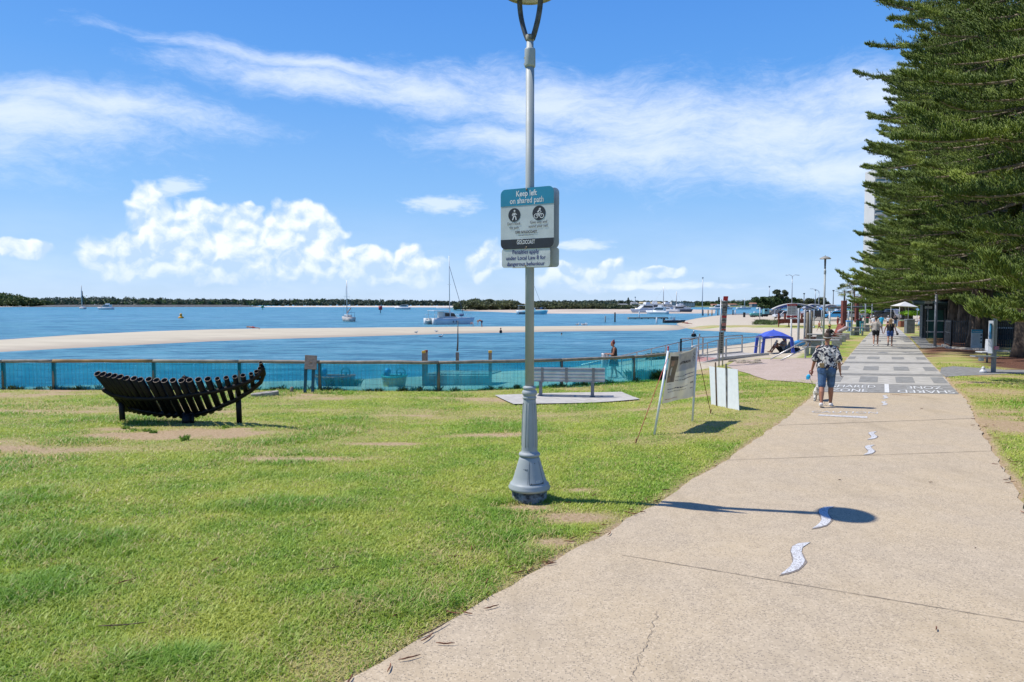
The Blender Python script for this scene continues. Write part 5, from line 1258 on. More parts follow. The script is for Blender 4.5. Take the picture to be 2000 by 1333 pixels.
# ================================================================= RAMP, GAZEBO, PROMENADE
railg=mat('stainless_rail',(.50,.49,.48),.35,.55,var=.08,scale=4); deckp=mat('pink_deck',(.44,.24,.21),.8,var=.2,scale=5,stretch=(1,1,1)); rust=mat('rust_timber',(.26,.065,.040),.8,var=.25,scale=4); alu=mat('pale_beam',(.50,.50,.49),.5,.2,var=.08)
def ramp():
    root=empty('beach_ramp'); 
    n0=at(1234,748,30.6); n1=at(1412,700,34.6); z0,z1=n0.z,n1.z
    d=(n1-n0); dxy=Vector((d.x,d.y,0)).normalized(); side=Vector((-dxy.y,dxy.x,0)); wv=side*1.5
    nn0=n0-d*.25; 
    mb=MB(); mb.prism([nn0,n1,n1+wv,nn0+wv],0,thick=(0,0,-.06)); mb.build('ramp_deck',deckp,root)
    for nm,o_ in (('edge_beam',-side*.03),('edge_beam',wv+side*.03)):
        mb=MB(); mb.bar(nn0+o_,n1+o_,.05,.16); mb.build(nm,alu,root)
    mb=MB(); mb.bar(nn0-side*.02+Vector((0,0,-.14)),n1-side*.02+Vector((0,0,-.14)),.04,.09); mb.build('skirt_board',rust,root)
    def rail(o_,u0,u1,nposts,mid=True,h=.96):
        a=n0+d*u0+o_;b=n0+d*u1+o_; up=Vector((0,0,h))
        mb=MB(); mb.tube([a+up,b+up],.024,8); mb.build('handrail',railg,root)
        if mid: mb=MB(); mb.tube([a+up*.5,b+up*.5],.014,6); mb.build('mid_rail',railg,root)
        for i in range(nposts):
            p=a+(b-a)*((i+.5)/nposts); mb=MB(); mb.bar(p+Vector((0,0,-.05)),p+up,.05,.03); mb.build('post',railg,root)
    rail(wv,-.25,1.0,8,True); rail(side*.0,.62,1.0,3)
    # landing
    m1=at(1500,699,37.6); m1.z=z1; e=(m1-n1)
    lw=Vector((-e.y,e.x,0)).normalized()*1.55
    mb=MB(); mb.prism([n1,m1,m1+lw,n1+lw],0,thick=(0,0,-.05)); mb.build('landing_deck',mat('pale_deck',(.46,.43,.39),.8,var=.1),root)
    mb=MB(); mb.bar(n1-lw*.02,m1-lw*.02,.05,.14); mb.bar(n1+lw*1.01,m1+lw*1.01,.05,.14); mb.build('edge_beam',alu,root)
    mb=MB(); mb.bar(n1-lw*.015+Vector((.1,0,-.14)),n1+e*.72-lw*.015+Vector((0,0,-.14)),.05,.12); mb.build('skirt_board',rust,root)
    def rail2(a,b,n,loop=False):
        up=Vector((0,0,.96)); mb=MB(); pts=[a+up,b+up]
        if loop:
            dd=(b-a).normalized(); pts+= [b+up+dd*.18+Vector((0,0,-.03)),b+up+dd*.27+Vector((0,0,-.14)),b+up+dd*.25+Vector((0,0,-.27)),b+up+dd*.12+Vector((0,0,-.34)),b+up+Vector((0,0,-.32))]
        mb.tube(pts,.026,8); mb.build('handrail',railg,root)
        mb=MB(); mb.tube([a+up*.48,b+up*.48],.016,6); mb.build('mid_rail',railg,root)
        for i in range(n):
            p=a+(b-a)*(i/(n-1)); mb=MB(); mb.bar(p+Vector((0,0,-.1)),p+up,.075,.045); mb.box(p+Vector((0,0,.02)),(.12,.12,.05)); mb.build('post',railg,root)
    rail2(n1+e*.06,n1+e*.80,2,True); rail2(n1+lw-e*.3,m1+lw,4,False)
    rail2(n1+lw-e*.3,n1+wv,2)
    # inclined return handrail towards the lawn
    g=G(1573,701); Yq=g.y; P=[at(1505,702,Yq-.6),at(1565,669,Yq-.1),at(1573,667,Yq),at(1579,671,Yq+.05),at(1578,677,Yq),at(1572,681,Yq-.05),at(1525,704,Yq-.6)]
    mb=MB(); mb.tube(P,.03,8); mb.build('handrail',railg,root)
    mb=MB(); q=at(1573,681,Yq); mb.bar(Vector((q.x,q.y,H(q.x,q.y)-.1)),q,.06); mb.build('post',railg,root)
    return root
tag(ramp(),'pink decked beach ramp with steel handrails behind the banner','ramp')
# rubble edge beside landing
r_=random.Random(9)
for i in range(16):
    px=r_.uniform(1405,1482); g=G(px,709+r_.uniform(-2,4)-(px-1405)*.03); mb=MB(); mb.ball((0,0,0),(r_.uniform(.12,.26),r_.uniform(.08,.16),r_.uniform(.05,.09)),5,7)
    for v in mb.v: v+=Vector((r_.uniform(-.02,.02),r_.uniform(-.02,.02),r_.uniform(-.015,.015)))
    o=mb.build('edging_rock',mat('sandstone',(.44,.37,.28),.9,var=.3,scale=6,bump=.6)); o.location=(g.x,g.y,g.z+.03); tag(o,'pale flat rock edging the gravel below the ramp landing','rock','edging rocks below the landing')
# --- blue gazebo
def gazebo():
    root=empty('blue_gazebo'); Yc=39.0; s=Yc/F; b=at(1510,690,Yc); root.location=(b.x,b.y,H(b.x,b.y)); O=Vector(root.location)
    bm_=mat('blue_canvas',(.055,.10,.50),.6,var=.10,scale=3); w=.80; hh=.98
    C=[Vector((x,y,hh)) for x,y in ((-w,-.75),(w*.78,-.95),(w*1.15,.75),(-w*.70,.95))]; ap=Vector((.0,0,hh+.36))
    mb=MB(); V=[]
    for a,b_ in zip(C,C[1:]+C[:1]):
        m_=(a+b_)/2+Vector((0,0,.05)); ma=(a+ap)/2+Vector((0,0,.035)); mbb=(b_+ap)/2+Vector((0,0,.035)); 
        mb.add([a,m_,ma],[(0,1,2)]); mb.add([m_,b_,mbb],[(0,1,2)]); mb.add([ma,m_,mbb],[(0,1,2)]); mb.add([ma,mbb,ap],[(0,1,2)])
        mb.add([a,b_,b_+Vector((0,0,-.14)),(a+b_)/2+Vector((0,0,-.06)),a+Vector((0,0,-.14))],[(0,1,2,3,4)])
    mb.ball(ap,.03); mb.build('canopy',bm_,root,fix=False)
    for c in C:
        mb=MB(); k=Vector((c.x*1.14,c.y*1.1,H(O.x+c.x*1.14,O.y+c.y*1.1)-O.z-.03)); mb.bar(c+Vector((0,0,-.03)),k,.15,.10,up=(0,1,0)); mb.build('leg_sleeve',bm_,root)
    mb=MB(); mb.tube([(-.02,.2,0),(-.05,.2,.98)],.012,6); mb.build('centre_pole',railg,root)
    return root
GZ=gazebo(); tag(GZ,'small bright blue beach gazebo on the sand','gazebo')
def simple(name,mb,m,label,cat,group=None,loc=None,fix=True):
    o=mb.build(name,m,None,fix)
    if loc is not None: o.location=loc
    return tag(o,label,cat,group)
# --- rules board on white pole (red header)
def rules_board(px,pyb,pyt,x0,x1,yt,yb,Y,label,strip=True):
    root=empty('rules_board'); b=at(px,pyb,Y); root.location=(b.x,b.y,H(b.x,b.y)); O=Vector(root.location); s=Y/F
    wm_=mat('white_steel',(.66,.67,.66),.5,var=.05); mb=MB(); mb.tube([(0,0,-.2),at(px,yb,Y)-O],.055*Y/45,8); mb.build('pole',wm_,root)
    mb=MB(); mb.tube([(0,0,-.1),(0,0,.45)],.16,10); mb.build('footing',mat('concrete_grey',(.36,.35,.32),.9,var=.2,scale=5,bump=.3),root)
    c=at((x0+x1)/2,(yt+yb)/2,Y-.1)-O; w=(x1-x0)*s; h=(yb-yt)*s
    mb=MB(); mb.box(c,(w,.04,h)); mb.build('panel',mat('board_grey',(.60,.62,.62),.5,var=.05),root)
    red=mat('sign_red',(.48,.022,.03),.5,var=.06)
    mb=MB(); mb.box(c+Vector((0,-.02,h*.5-h*.09)),(w*1.01,.03,h*.18)); mb.build('red_header',red,root)
    mb=MB(); add_text(mb,'No Boats Launch',h*.13,c+Vector((0,-.04,h*.41)),Vector((1,0,0)),Vector((0,0,1)),w*.75); mb.build('lettering',wtxt,root,fix=False)
    mb=MB()
    for i in range(5):
        for j in range(2):
            q=c+Vector((-w*.36+j*w*.42,-.025,h*.22-i*h*.14)); mb.quad(q+Vector((w*.07,0,0)),q+Vector((w*.28,0,0)),q+Vector((w*.28,0,h*.035)),q+Vector((w*.07,0,h*.035)))
    mb.build('print_line',mat('grey_print',(.2,.2,.2),.6),root,fix=False)
    mb=MB()
    for i in range(5):
        for j in range(2): q=c+Vector((-w*.36+j*w*.42,-.026,h*.235-i*h*.14)); disc(mb,q.x,q.z,h*.03,q.y,8)
    mb.build('pictogram',mat('mixed_print',(.30,.22,.06),.6,col2=(.06,.22,.08),scale=9),root,fix=False)
    if strip:
        mb=MB(); mb.box(c+Vector((0,-.0,-h*.62)),(w*1.06,.06,h*.17)); mb.build('red_arrow_plate',red,root)
        mb=MB(); add_text(mb,'WARNING',h*.10,c+Vector((0,-.035,-h*.62)),Vector((1,0,0)),Vector((0,0,1)),w*.4); mb.build('lettering',wtxt,root,fix=False)
        mb=MB(); mb.box(c+Vector((0,-.0,-h*.78)),(w*.95,.04,h*.10)); mb.build('lower_plate',mat('board_grey',(.60,.62,.62),.5),root)
    tag(root,label,'sign'); return root
rules_board(1545.5,671,593,1537.5,1556,594,616,47,'beach rules board with red header on a white pole')
rules_board(1620.5,636,600,1617,1630,602,608,100,'small grey board with red strip beyond the straw hat man',False)
# --- pale poles and timber posts around the outdoor shower deck
polem=mat('pale_pole',(.42,.45,.47),.45,.3,var=.06)
for px,pyb,pyt,Y,r,m_,lb in [(1559,668,603,46,.075,polem,'pale steel post just right of the rules board'),(1571,666,606,47,.065,polem,'pale steel post left of the brown timber pair'),(1576.5,668,610,45.5,.10,woodm,'tall weathered timber post left of the deck'),(1581,667,606,46,.075,polem,'pale steel post between two brown timbers'),(1584.5,668,609,47,.06,woodm,'slim weathered timber post at the deck corner'),
      (1589.5,636,606,95,.07,polem,'short pale bollard post before the dark parked van'),(1604.5,635,606,96,.07,polem,'short pale post in front of the car park fence'),(1657,626,607,110,.12,polem,'grey post between the rusty columns')]:
    g=at(px,pyb,Y); z=H(g.x,g.y); mb=MB(); t_=at(px,pyt,Y); mb.tube([(0,0,-.3),(0,0,t_.z-z-.02),(0,0,t_.z-z)],[r,r,r*.7],9); mb.lathe([(r*2.2,-.1),(r*2.0,.22),(r*1.2,.26)],9); simple('post',mb,m_,lb,'post',None,(g.x,g.y,z))
# deck platform with rust coloured edge
def deck(name,x0,x1,yt,yb,Y,depth,label,m=rust,top=None):
    a=at(x0,yt,Y);b=at(x1,yt,Y+.6); c=at(x1,yb,Y); h=a.z-at(x0,yb,Y).z; dv=Vector((U.x,U.y,0))*depth
    root=empty(name,((a.x+b.x)/2,(a.y+b.y)/2,a.z)); O=Vector(root.location)
    mb=MB(); mb.prism([a-O,b-O,b+dv-O,a+dv-O],0,thick=(0,0,-.06)); mb.build('deck_top',top or mat('deck_boards',(.36,.33,.29),.85,var=.15),root)
    mb=MB(); mb.bar(a-O-Vector((0,.03,h/2+.01)),b-O-Vector((0,.03,h/2+.01)),.05,h); mb.build('fascia',m,root)
    for k in range(4):
        p=a+(b-a)*(k/3)+dv*.1; mb=MB(); mb.bar(p-O-Vector((0,0,.07)),Vector((p.x,p.y,min(H(p.x,p.y),p.z-.1)-.1))-O,.12); mb.build('stump',m,root)
    return tag(root,label,'deck')
deck('shower_deck',1573,1606,658.5,663,46,2.5,'low rust edged deck beside the timber posts')
deck('viewing_deck',1520,1580,623.5,631.5,100,5,'rust red fronted viewing deck behind the beach')
for i,(px,lb) in enumerate([(1521,'rust red deck post at the left corner'),(1533,'rust red deck post beside the white vehicle'),(1566,'rust red deck post right of the rules board')]):
    g=at(px,624,99.8); mb=MB(); mb.box((0,0,.36),(.22,.22,.9)); mb.box((0,0,.83),(.3,.3,.05)); simple('deck_post',mb,rust,lb,'post',None,g)
# rusty tall columns with thin canopy
for px,pyb,pyt,Y,w,lb in [(1647.5,634,587.5,82,.50,'tall rust brown square column under the fan palm'),(1673,626,592,98,.42,'shorter rust brown column beyond the third lamp')]:
    g=at(px,pyb,Y); t_=at(px,pyt,Y); mb=MB(); h=t_.z-g.z+.3; n=6
    mb.box((0,0,h/2-.3),(w,w,h)); mb.box((0,0,.0),(w*1.15,w*1.15,.3)); mb.box((w*.3,-w*.52,h*.5),(w*.16,.05,h*.9)); o=simple('rusty_column',mb,mat('corten_steel',(.22,.055,.035),.75,var=.35,scale=1.2,col2=(.13,.04,.03)),lb,'column',None,g); bevel(o,.02)
def thin_roof(x0,x1,py,Y,lb):
    a=at(x0,py,Y);b=at(x1,py-1.5,Y+4); mb=MB(); mb.bar(a,b,3,.10); mb.bar(a+Vector((0,0,-.12)),b+Vector((0,0,-.12)),.15,.15)
    simple('flat_canopy',mb,darkm,lb,'canopy')
thin_roof(1622,1684,600.5,92,'thin dark flat canopy spanning the rusty columns')
# shade sails over the car park
def shade_sail(name,x0,x1,yt,ye,Y,label,seed,split=.47):
    root=empty(name); s=Y/F; c=at((x0+x1)/2,ye,Y); root.location=c; O=Vector(c); w=(x1-x0)*s; rise=(ye-yt)*s; dep=9
    bl=mat('sail_blue',(.045,.24,.62),.5,var=.1,scale=.5); dk=mat('sail_dark',(.025,.07,.30),.5,var=.1,scale=.5); fm_=mat('sail_frame',(.60,.59,.55),.5,var=.05)
    def arc(u,y): return Vector(((u-.5)*w,y,rise*(1-(2*u-1)**2)))
    V=[];f=[];mi=[];n=20
    for j in range(5):
        for i in range(n+1): V.append(arc(i/n,j*dep/4)+Vector((j*.8,0,-.25*math.sin(j*math.pi/4))))
    for j in range(4):
        for i in range(n): f.append((j*(n+1)+i,j*(n+1)+i+1,(j+1)*(n+1)+i+1,(j+1)*(n+1)+i))
    o=build('sail_fabric',V,f,bl,root,smooth=True); so=o.modifiers.new('thick','SOLIDIFY'); so.thickness=.04
    V=[];f=[]
    for i in range(n+1): V+= [arc(i/n,-.02)+Vector((0,0,-.03)),Vector((arc(i/n,0).x,-.02,max(0,arc(i/n,0).z*.55-.1)))]
    for i in range(int(n*.05),int(n*.45)): f.append((2*i,2*i+1,2*i+3,2*i+2))
    build('sail_side',V,f,dk,root)
    for j in (0,1,2): mb=MB(); mb.tube([arc(i/n,j*dep/2)+Vector((j*1.6,-.05,.03)) for i in range(n+1)],.10,6); mb.tube([arc(.02,j*dep/2)+Vector((j*1.6,0,0)),arc(.5,j*dep/2)*.0+Vector((0,j*dep/2,.3)),arc(.98,j*dep/2)],.05,5); mb.build('arched_frame',fm_,root)
    for u in (.06,.94):
        for y in (0,dep):
            p=arc(u,y); mb=MB(); mb.tube([p,(p.x,p.y,H(O.x+p.x,O.y+p.y)-O.z-.1)],.11,8); mb.build('post',fm_,root)
    return tag(root,label,'shade sail')
shade_sail('shade_sail',1508,1596,593.5,605,150,'large arched blue shade sail over the white vehicle',1)
shade_sail('shade_sail',1568,1614,595,604.5,175,'small blue shade sail behind the first one',2)
shade_sail('shade_sail',1606,1642,596,603,150,'dark blue red edged sail left of the rusty column',3)
shade_sail('shade_sail',1598,1614,597,603,190,'pale blue sail peeping between two larger ones',4)
# concrete bench seats in a row beside the grass strip, picnic tables
cm_=mat('grey_precast',(.36,.355,.34),.85,var=.15,scale=6,bump=.2)
for i,(px,py,lb) in enumerate([(1632,680,'nearest concrete seat in the row beyond the walking woman'),(1637,674,'second concrete seat of the row along the grass strip'),(1645,668.5,'third concrete seat of the row along the grass strip'),(1653,664,'farthest concrete seat by the bell based lamp')]):
    g=G(px,py); mb=MB(); mb.box((0,0,.22),(.42,.38,.46),taper=.97); mb.box((-.45,.10,.47),(1.35,.5,.07)); mb.box((-.95,.1,.2),(.2,.36,.44)); o=simple('precast_stool',mb,cm_,lb,'seat','concrete seats along the grass strip',(g.x,g.y,g.z)); o.rotation_euler=(0,0,R(-18)); bevel(o,.012)
for i,(px,py,lb) in enumerate([(1592,693,'grey picnic table hidden behind the walking woman'),(1601,676,'grey picnic table with green cloth behind the lamp'),(1673,655.5,'small grey table by the teal post'),(1694,648,'pale picnic table between lamp posts')]):
    g=G(px,py); s=g.y/F; root=empty('picnic_table',(g.x,g.y,g.z),R(-20)); mb=MB(); mb.box((0,0,.74),(1.5,.75,.06)); bevel(mb.build('tabletop',cm_,root),.01)
    mb=MB(); mb.box((0,0,.36),(.45,.4,.72),taper=.85); mb.build('pedestal',cm_,root); mb=MB(); mb.box((0,-.75,.42),(1.3,.3,.06)); mb.box((.4,-.75,.2),(.14,.22,.4)); mb.box((-.4,-.75,.2),(.14,.22,.4)); mb.build('seat',cm_,root)
    tag(root,lb,'table')
# bins
def bin_(px,pyb,pyt,w,body,lidm,label,wheel=False,stripe=None):
    g=G(px,pyb); s=g.y/F; h=(pyb-pyt)*s; ww=w*s; root=empty('litter_bin',(g.x,g.y,g.z),R(-15)); 
    mb=MB(); mb.box((0,0,h*.44),(ww*.9,ww*.9,h*.88),taper=1.08); bevel(mb.build('body',body,root),.03)
    mb=MB(); mb.box((0,0,h*.93),(ww*1.06,ww*1.06,h*.10),taper=.9); bevel(mb.build('lid',lidm,root),.02)
    if stripe:
        mb=MB(); mb.box((-.0,-ww*.49,h*.42),(ww*.28,.02,h*.72)); mb.build('stripe',stripe,root)
    tag(root,label,'bin'); return root
blue_=mat('bin_blue',(.04,.26,.60),.5,var=.08); wht=mat('bin_white',(.6,.62,.63),.5,var=.06); grn=mat('bin_green',(.035,.10,.045),.5,var=.1); redl=mat('bin_red',(.45,.03,.05),.5,var=.05)
bin_(1658.5,648,626,11,wht,blue_,'white bin with blue stripe and sky blue lid',stripe=blue_)
bin_(1677,641,623.5,9.5,grn,redl,'green wheelie bin with red lid by the teal post'); bin_(1693.5,632,620,5.5,grn,redl,'small far green bin with red lid behind the lamps')
bin_(1453.5,620,610.5,4.5,mat('bin_dark',(.03,.035,.03),.6),mat('bin_dark',(.03,.035,.03),.6),'lone dark bin at the edge of the car park')
def enclosure():
    g=G(1776,651.5); s=g.y/F; h=28*s; w=15.5*s; root=empty('bin_enclosure',(g.x,g.y,g.z),R(-12)); cm2=mat('slat_grey',(.20,.215,.20),.6,var=.12,scale=3)
    mb=MB(); mb.box((0,0,h*.45),(w*.86,w*.86,h*.86)); mb.build('inner_box',mat('slat_dark',(.07,.075,.07),.7),root)
    for k in range(4):
        q=k*math.pi/2
        mb=MB()
        for i in range(7): 
            x=(i-3)*w*.135; mb.box((x*math.cos(q)+w*.45*math.sin(q),x*math.sin(q)-w*.45*math.cos(q),h*.45),(w*.11,.03,h*.9),rz=q)
        mb.build('slat_panel',cm2,root)
    mb=MB(); mb.box((0,0,h*.95),(w*1.05,w*1.05,h*.09),taper=.93); bevel(mb.build('lid',mat('lid_grey',(.15,.16,.155),.6,var=.15),root),.03)
    tag(root,'grey slatted bin enclosure on the grass right of the path','bin')
enclosure()
# teal posts
g=G(1680.5,652); mb=MB(); mb.bar((0,0,-.05),(0,0,1.25),.10); mb.bar((.28,.1,-.05),(.28,.1,1.2),.10); mb.box((.14,.05,1.15),(.42,.06,.25)); simple('teal_post',mb,mat('teal_paint',(.03,.26,.33),.5,var=.1),'teal two legged marker post beside the path lamps','post',None,g)
# camera pole with box
g=at(1689.3,645,88); z=H(g.x,g.y); root=empty('camera_pole',(g.x,g.y,z)); h=at(1689,556,88).z-z
mb=MB(); mb.tube([(0,0,-.1),(0,0,h)],[.085,.06],10); mb.build('pole',polem,root); mb=MB(); mb.lathe([(.10,h-1.3),(.17,h-1.1),(.17,h-.85),(.10,h-.75)],12); mb.build('camera_dome',mat('white_plastic',(.65,.65,.65),.4),root); mb=MB(); mb.lathe([(.12,h-1.36),(.12,h-1.2)],10); mb.build('lens_band',darkm,root); mb=MB(); mb.box((.18,0,h*.62),(.24,.2,.55)); mb.build('control_box',polem,root)
mb=MB(); mb.tube([(0,0,h-1.4),(.35,.1,h-1.35)],.03,6); mb.box((.42,.1,h-1.37),(.22,.14,.14)); mb.build('side_camera',darkm,root); tag(root,'slim camera pole with white dome next to the fourth lamp','pole')
# grey poles right of the path
for px,pyb,pyt,r,lb in [(1826,678.5,560,.085,'tall grey pole planted in the mulch right of the path'),(1880.5,660,568,.07,'slim grey pole among the pine trunks behind the fence')]:
    g=G(px,pyb); t_=at(px+2,pyt,g.y); mb=MB(); mb.tube([(0,0,-.1),(0,0,t_.z-g.z)],[r,r*.9],12); mb.tube([(0,0,.0),(0,0,.06)],r*1.5,10); simple('grey_pole',mb,mat('slate_pole',(.20,.215,.24),.5,.2,var=.08),lb,'pole',None,g)
# distant light poles
for px,Y,pyb,pyt,two,lb in [(1371.5,230,615,543,0,'very tall slim pole beside the jetty'),(1240.5,900,600,581,0,'distant floodlight mast over the houses'),(1546.5,150,593,540,1,'double armed street light behind the blue sail'),(1627,210,604,568,0,'dark power pole left of the palms'),(1599,220,600,570,2,'curved street light behind the second lamp'),(1570,260,600,574,0,'twin dark pole behind the sail'),(1502,300,600,560,0,'slim pole above the car park trees'),(1592,230,600,567,0,'street light above the pale tree')]:
    g=at(px,pyb,Y); t_=at(px,pyt,Y); h=t_.z-g.z; r=.00042*Y+.02; mb=MB(); mb.tube([(0,0,-.5-(h*.15 if two else 0)),(0,0,h)],[r*1.3,r],6)
    if two==1:
        w=10*Y/F
        for s in (-1,1): mb.tube([(0,0,h),(s*w*.5,0,h+.3),(s*w,0,h+.25)],r*.6,5); mb.box((s*w*1.15,0,h+.22),(w*.35,.3,.1))
    elif two==2: mb.tube([(0,0,h),(-.6,0,h+.5),(-2,0,h+.9)],r*.6,5); mb.box((-2.4,0,h+.85),(1,.3,.12))
    else: mb.box((0,0,h),(r*4,r*4,r*3))
    simple('light_pole',mb,polem if px not in (1627,1570) else darkm,lb,'pole','far light poles',g)
# --- right side: black fence, sign, box post, hut, stall
blk=mat('black_fence',(.018,.02,.028),.5,var=.1)
def black_fence():
    root=empty('black_metal_fence'); A=G(1846,676);B=G(1990,706); 
    A2=G(1890,684.5); pts=[A,G(1857,679),G(1960,683)]; k=1.75
    P=[G(1846,674),G(1857,678),G(1980,683)]
    hz=H(P[1].x,P[1].y); hgt=at(1855,628,P[1].y).z-hz
    for a,b in zip(P[:-1],P[1:]):
        L=(b-a).length; n=max(2,int(L/.115)); mb=MB()
        for i in range(n+1):
            q=a+(b-a)*(i/n); mb.box((q.x,q.y,q.z+.10+hgt/2),(.045,.025,hgt-.05),rz=math.atan2((b-a).y,(b-a).x))
        mb.build('picket_panel',blk,root,fix=False)
        for z in (.18,hgt*.55,hgt-.02): mb=MB(); mb.bar(a+Vector((0,0,z)),b+Vector((0,0,z)),.035,.05); mb.build('rail',blk,root)
    for q in [P[0],P[1],P[1]+(P[2]-P[1])*.33,P[1]+(P[2]-P[1])*.66,P[2]]: mb=MB(); mb.box((q.x,q.y,q.z+hgt/2),(.09,.09,hgt+.12)); mb.build('post',blk,root)
    kb=MB(); K=[G(1842,676),G(1852,681),G(1990,690)]
    for a,b in zip(K[:-1],K[1:]): kb.bar(a+Vector((0,0,.04)),b+Vector((0,0,.04)),.22,.16)
    o=kb.build('concrete_kerb',mat('kerb_concrete',(.46,.42,.36),.85,var=.15,scale=4)); tag(o,'pale concrete kerb along the foot of the black fence','kerb')
    return tag(root,'black metal picket fence in front of the pine trunks','fence')
black_fence()
def infoboard():
    root=empty('information_board'); a=G(1898,683);b=G(1917,683); Y=a.y-.35; s=Y/F; c=at(1907.5,684,Y); root.location=(c.x,c.y,H(c.x,c.y)); O=Vector(root.location); q=at(1907.5,662,Y)-O; w=20*s;h=36*s; rz=R(-8); M=Matrix.Rotation(rz,3,'Z')
    mb=MB(); mb.box(q,(w,.03,h),rz=rz); mb.build('panel',mat('info_white',(.58,.60,.60),.5,var=.05),root)
    mb=MB(); mb.box(q+Vector((0,-.012,h*.41)),(w*1.0,.03,h*.18),rz=rz); mb.build('header_band',tealp,root)
    ex=M@Vector((1,0,0)); mb=MB(); add_text(mb,'FORESHORE',h*.08,q+Vector((-.0,-.032,h*.385)),ex,Vector((0,0,1)),w*.8,bold=.001); mb.build('lettering',wtxt,root,fix=False)
    mb=MB()
    for i in range(3): disc(mb,q.x+w*.36,q.z+h*(.20-.19*i),w*.085,q.y-.075)
    mb.build('pictogram_disc',blackp,root,fix=False)
    mb=MB(); 
    for i in range(9): z=h*(.26-.07*i); mb.box(q+Vector((-w*.14,-.018,z)),(w*.45,.004,h*.014),rz=rz)
    mb.build('print_line',mat('pale_print2',(.36,.38,.40),.6),root,fix=False)
    for x in (-.42,.42): mb=MB(); mb.bar(q+ex*(w*x)+Vector((0,.03,h*.4)),Vector((q.x,q.y,0))+ex*(w*x)+Vector((0,.03,-.05)),.05); mb.build('post',alu,root)
    tag(root,'white information board with blue header at the black fence','sign')
infoboard()
def boxpost():
    root=empty('display_post'); g=G(1940,728); Y=g.y; s=Y/F; root.location=g; rz=R(-30)
    h=(728-612)*s; g_=mat('post_grey',(.22,.225,.23),.5,.2,var=.1)
    mb=MB(); mb.box((0,0,h*.47),(.10,.16,h*.98),rz=R(-62)); bevel(mb.build('post',g_,root),.01)
    mb=MB(); mb.box((-.10,-.0,h*.60),(.16,.16,h*.55),rz=R(-62)); mb.build('display_case',mat('case_white',(.5,.52,.54),.5,var=.05),root)
    mb=MB(); mb.box((-.175,-.06,h*.70),(.05,.14,h*.26),rz=R(-62)); mb.build('blue_poster',mat('poster_blue',(.05,.28,.52),.5,var=.3,scale=6),root)
    mb=MB(); mb.box((-.0,-.08,h*.42),(.16,.1,.12),rz=R(-62)); mb.build('pink_sticker',mat('sticker_pink',(.5,.2,.28),.6),root)
    mb=MB(); mb.prism([Vector(p) for p in ((-.22,-.1,h*.96),(.26,.05,h*.99),(.2,.3,h*1.03),(-.26,.12,h*1.0))],0,thick=(0,0,.04)); mb.build('hood',darkm,root)
    mb=MB(); mb.box((-.35,.0,h*.275),(.75,.42,.035),rz=R(-10)); mb.box((-.52,-.1,h*.23),(.12,.12,.12)); mb.build('shelf',mat('steel_shelf',(.44,.46,.48),.3,.5,var=.08),root)
    tag(root,'slim display post with shelf and blue poster right of path','post')
    mb=MB(); mb.lathe([(.10,0),(.12,.04),(.09,.10),(.05,.13),(.055,.16),(.05,.20),(.02,.235)],12); a=G(1920,729); o=mb.build('white_figurine',mat('white_ceramic',(.68,.68,.68),.4)); o.location=a; tag(o,'small round white ornament on the side path','ornament')
    # white seat
    a=G(1926,709); root=empty('white_shell_seat',(a.x+.2,a.y,a.z)); mb=MB(); mb.prism([(-.05,0,.48),(.1,0,.47),(.14,.05,.95),(.0,.05,1.0)],0,thick=(.03,.4,0)); bevel(mb.build('backrest',mat('shell_white',(.55,.56,.58),.5),root),.03); mb=MB(); mb.box((-.2,.1,.45),(.55,.45,.05)); bevel(mb.build('seat',mat('shell_white',(.55,.56,.58),.5),root),.02); mb=MB(); mb.tube([(-.1,.1,0),(-.1,.1,.45)],.04,8); mb.build('leg',g_,root); tag(root,'pale shell seat behind the slim display post','seat')
boxpost()
def hut():
    root=empty('park_hut'); Y=58; a=at(1806,640,Y); z=H(a.x,a.y)-.1; root.location=(a.x+7.4*.8825+.5,a.y-7.4*.4703+1,z); root.rotation_euler=(0,0,R(-28)); wallm=mat('hut_wall',(.016,.030,.036),.7,var=.15); gr=mat('hut_green',(.010,.075,.06),.6,var=.1)  # wall and roof colours kept dark to carry the shade over the hut
    mb=MB(); mb.box((0,2.5,1.5),(15,5,3.0)); mb.build('wall',wallm,root)
    mb=MB(); mb.box((-6.6,-.06,1.25),(1.2,.08,2.4)); mb.build('door',gr,root)
    for x,z_ in ((-7.3,1.6),(-5.9,1.6)): mb=MB(); mb.box((x,-.12,1.3),(.13,.1,2.6)); mb.build('door_trim',darkm,root)
    mb=MB(); mb.box((-6.6,-.12,1.55),(1.3,.08,.10)); mb.box((-6.6,-.12,.62),(1.3,.08,.10)); mb.build('door_trim',alu,root)
    for x in (-1.8,2.6): 
        mb=MB(); mb.box((x,-.07,1.75),(1.3,.06,1.3)); w_=mb.build('window',mat('dark_glass',(.02,.025,.03),.1),root); mb=MB(); mb.box((x-.72,-.1,1.75),(.12,.1,1.5)); mb.box((x+.72,-.1,1.75),(.12,.1,1.5)); mb.box((x,-.1,1.04),(1.55,.1,.12)); mb.box((x,-.1,2.46),(1.55,.1,.12)); mb.build('frame',alu,w_)
    mb=MB(); mb.prism([(-8.2,-.8,2.9),(8,-.8,2.9),(8,5.6,3.3),(-8.2,5.6,3.3)],0,thick=(0,0,.14)); mb.build('roof',mat('hut_roof',(.022,.05,.05),.6,var=.1),root)
    mb=MB(); mb.prism([(-5.4,-1.9,2.05),(-3.3,-1.9,2.35),(-3.3,-.1,2.75),(-5.4,-.1,2.75)],0,thick=(0,0,.06)); mb.build('awning',mat('pale_awning',(.42,.43,.41),.5),root)
    mb=MB(); mb.bar((-4.0,-1.8,2.2),(-3.3,-.05,1.6),.05); mb.build('awning_strut',alu,root)
    tag(root,'teal park hut behind the pine trunks with shade in its colours','building')
hut()
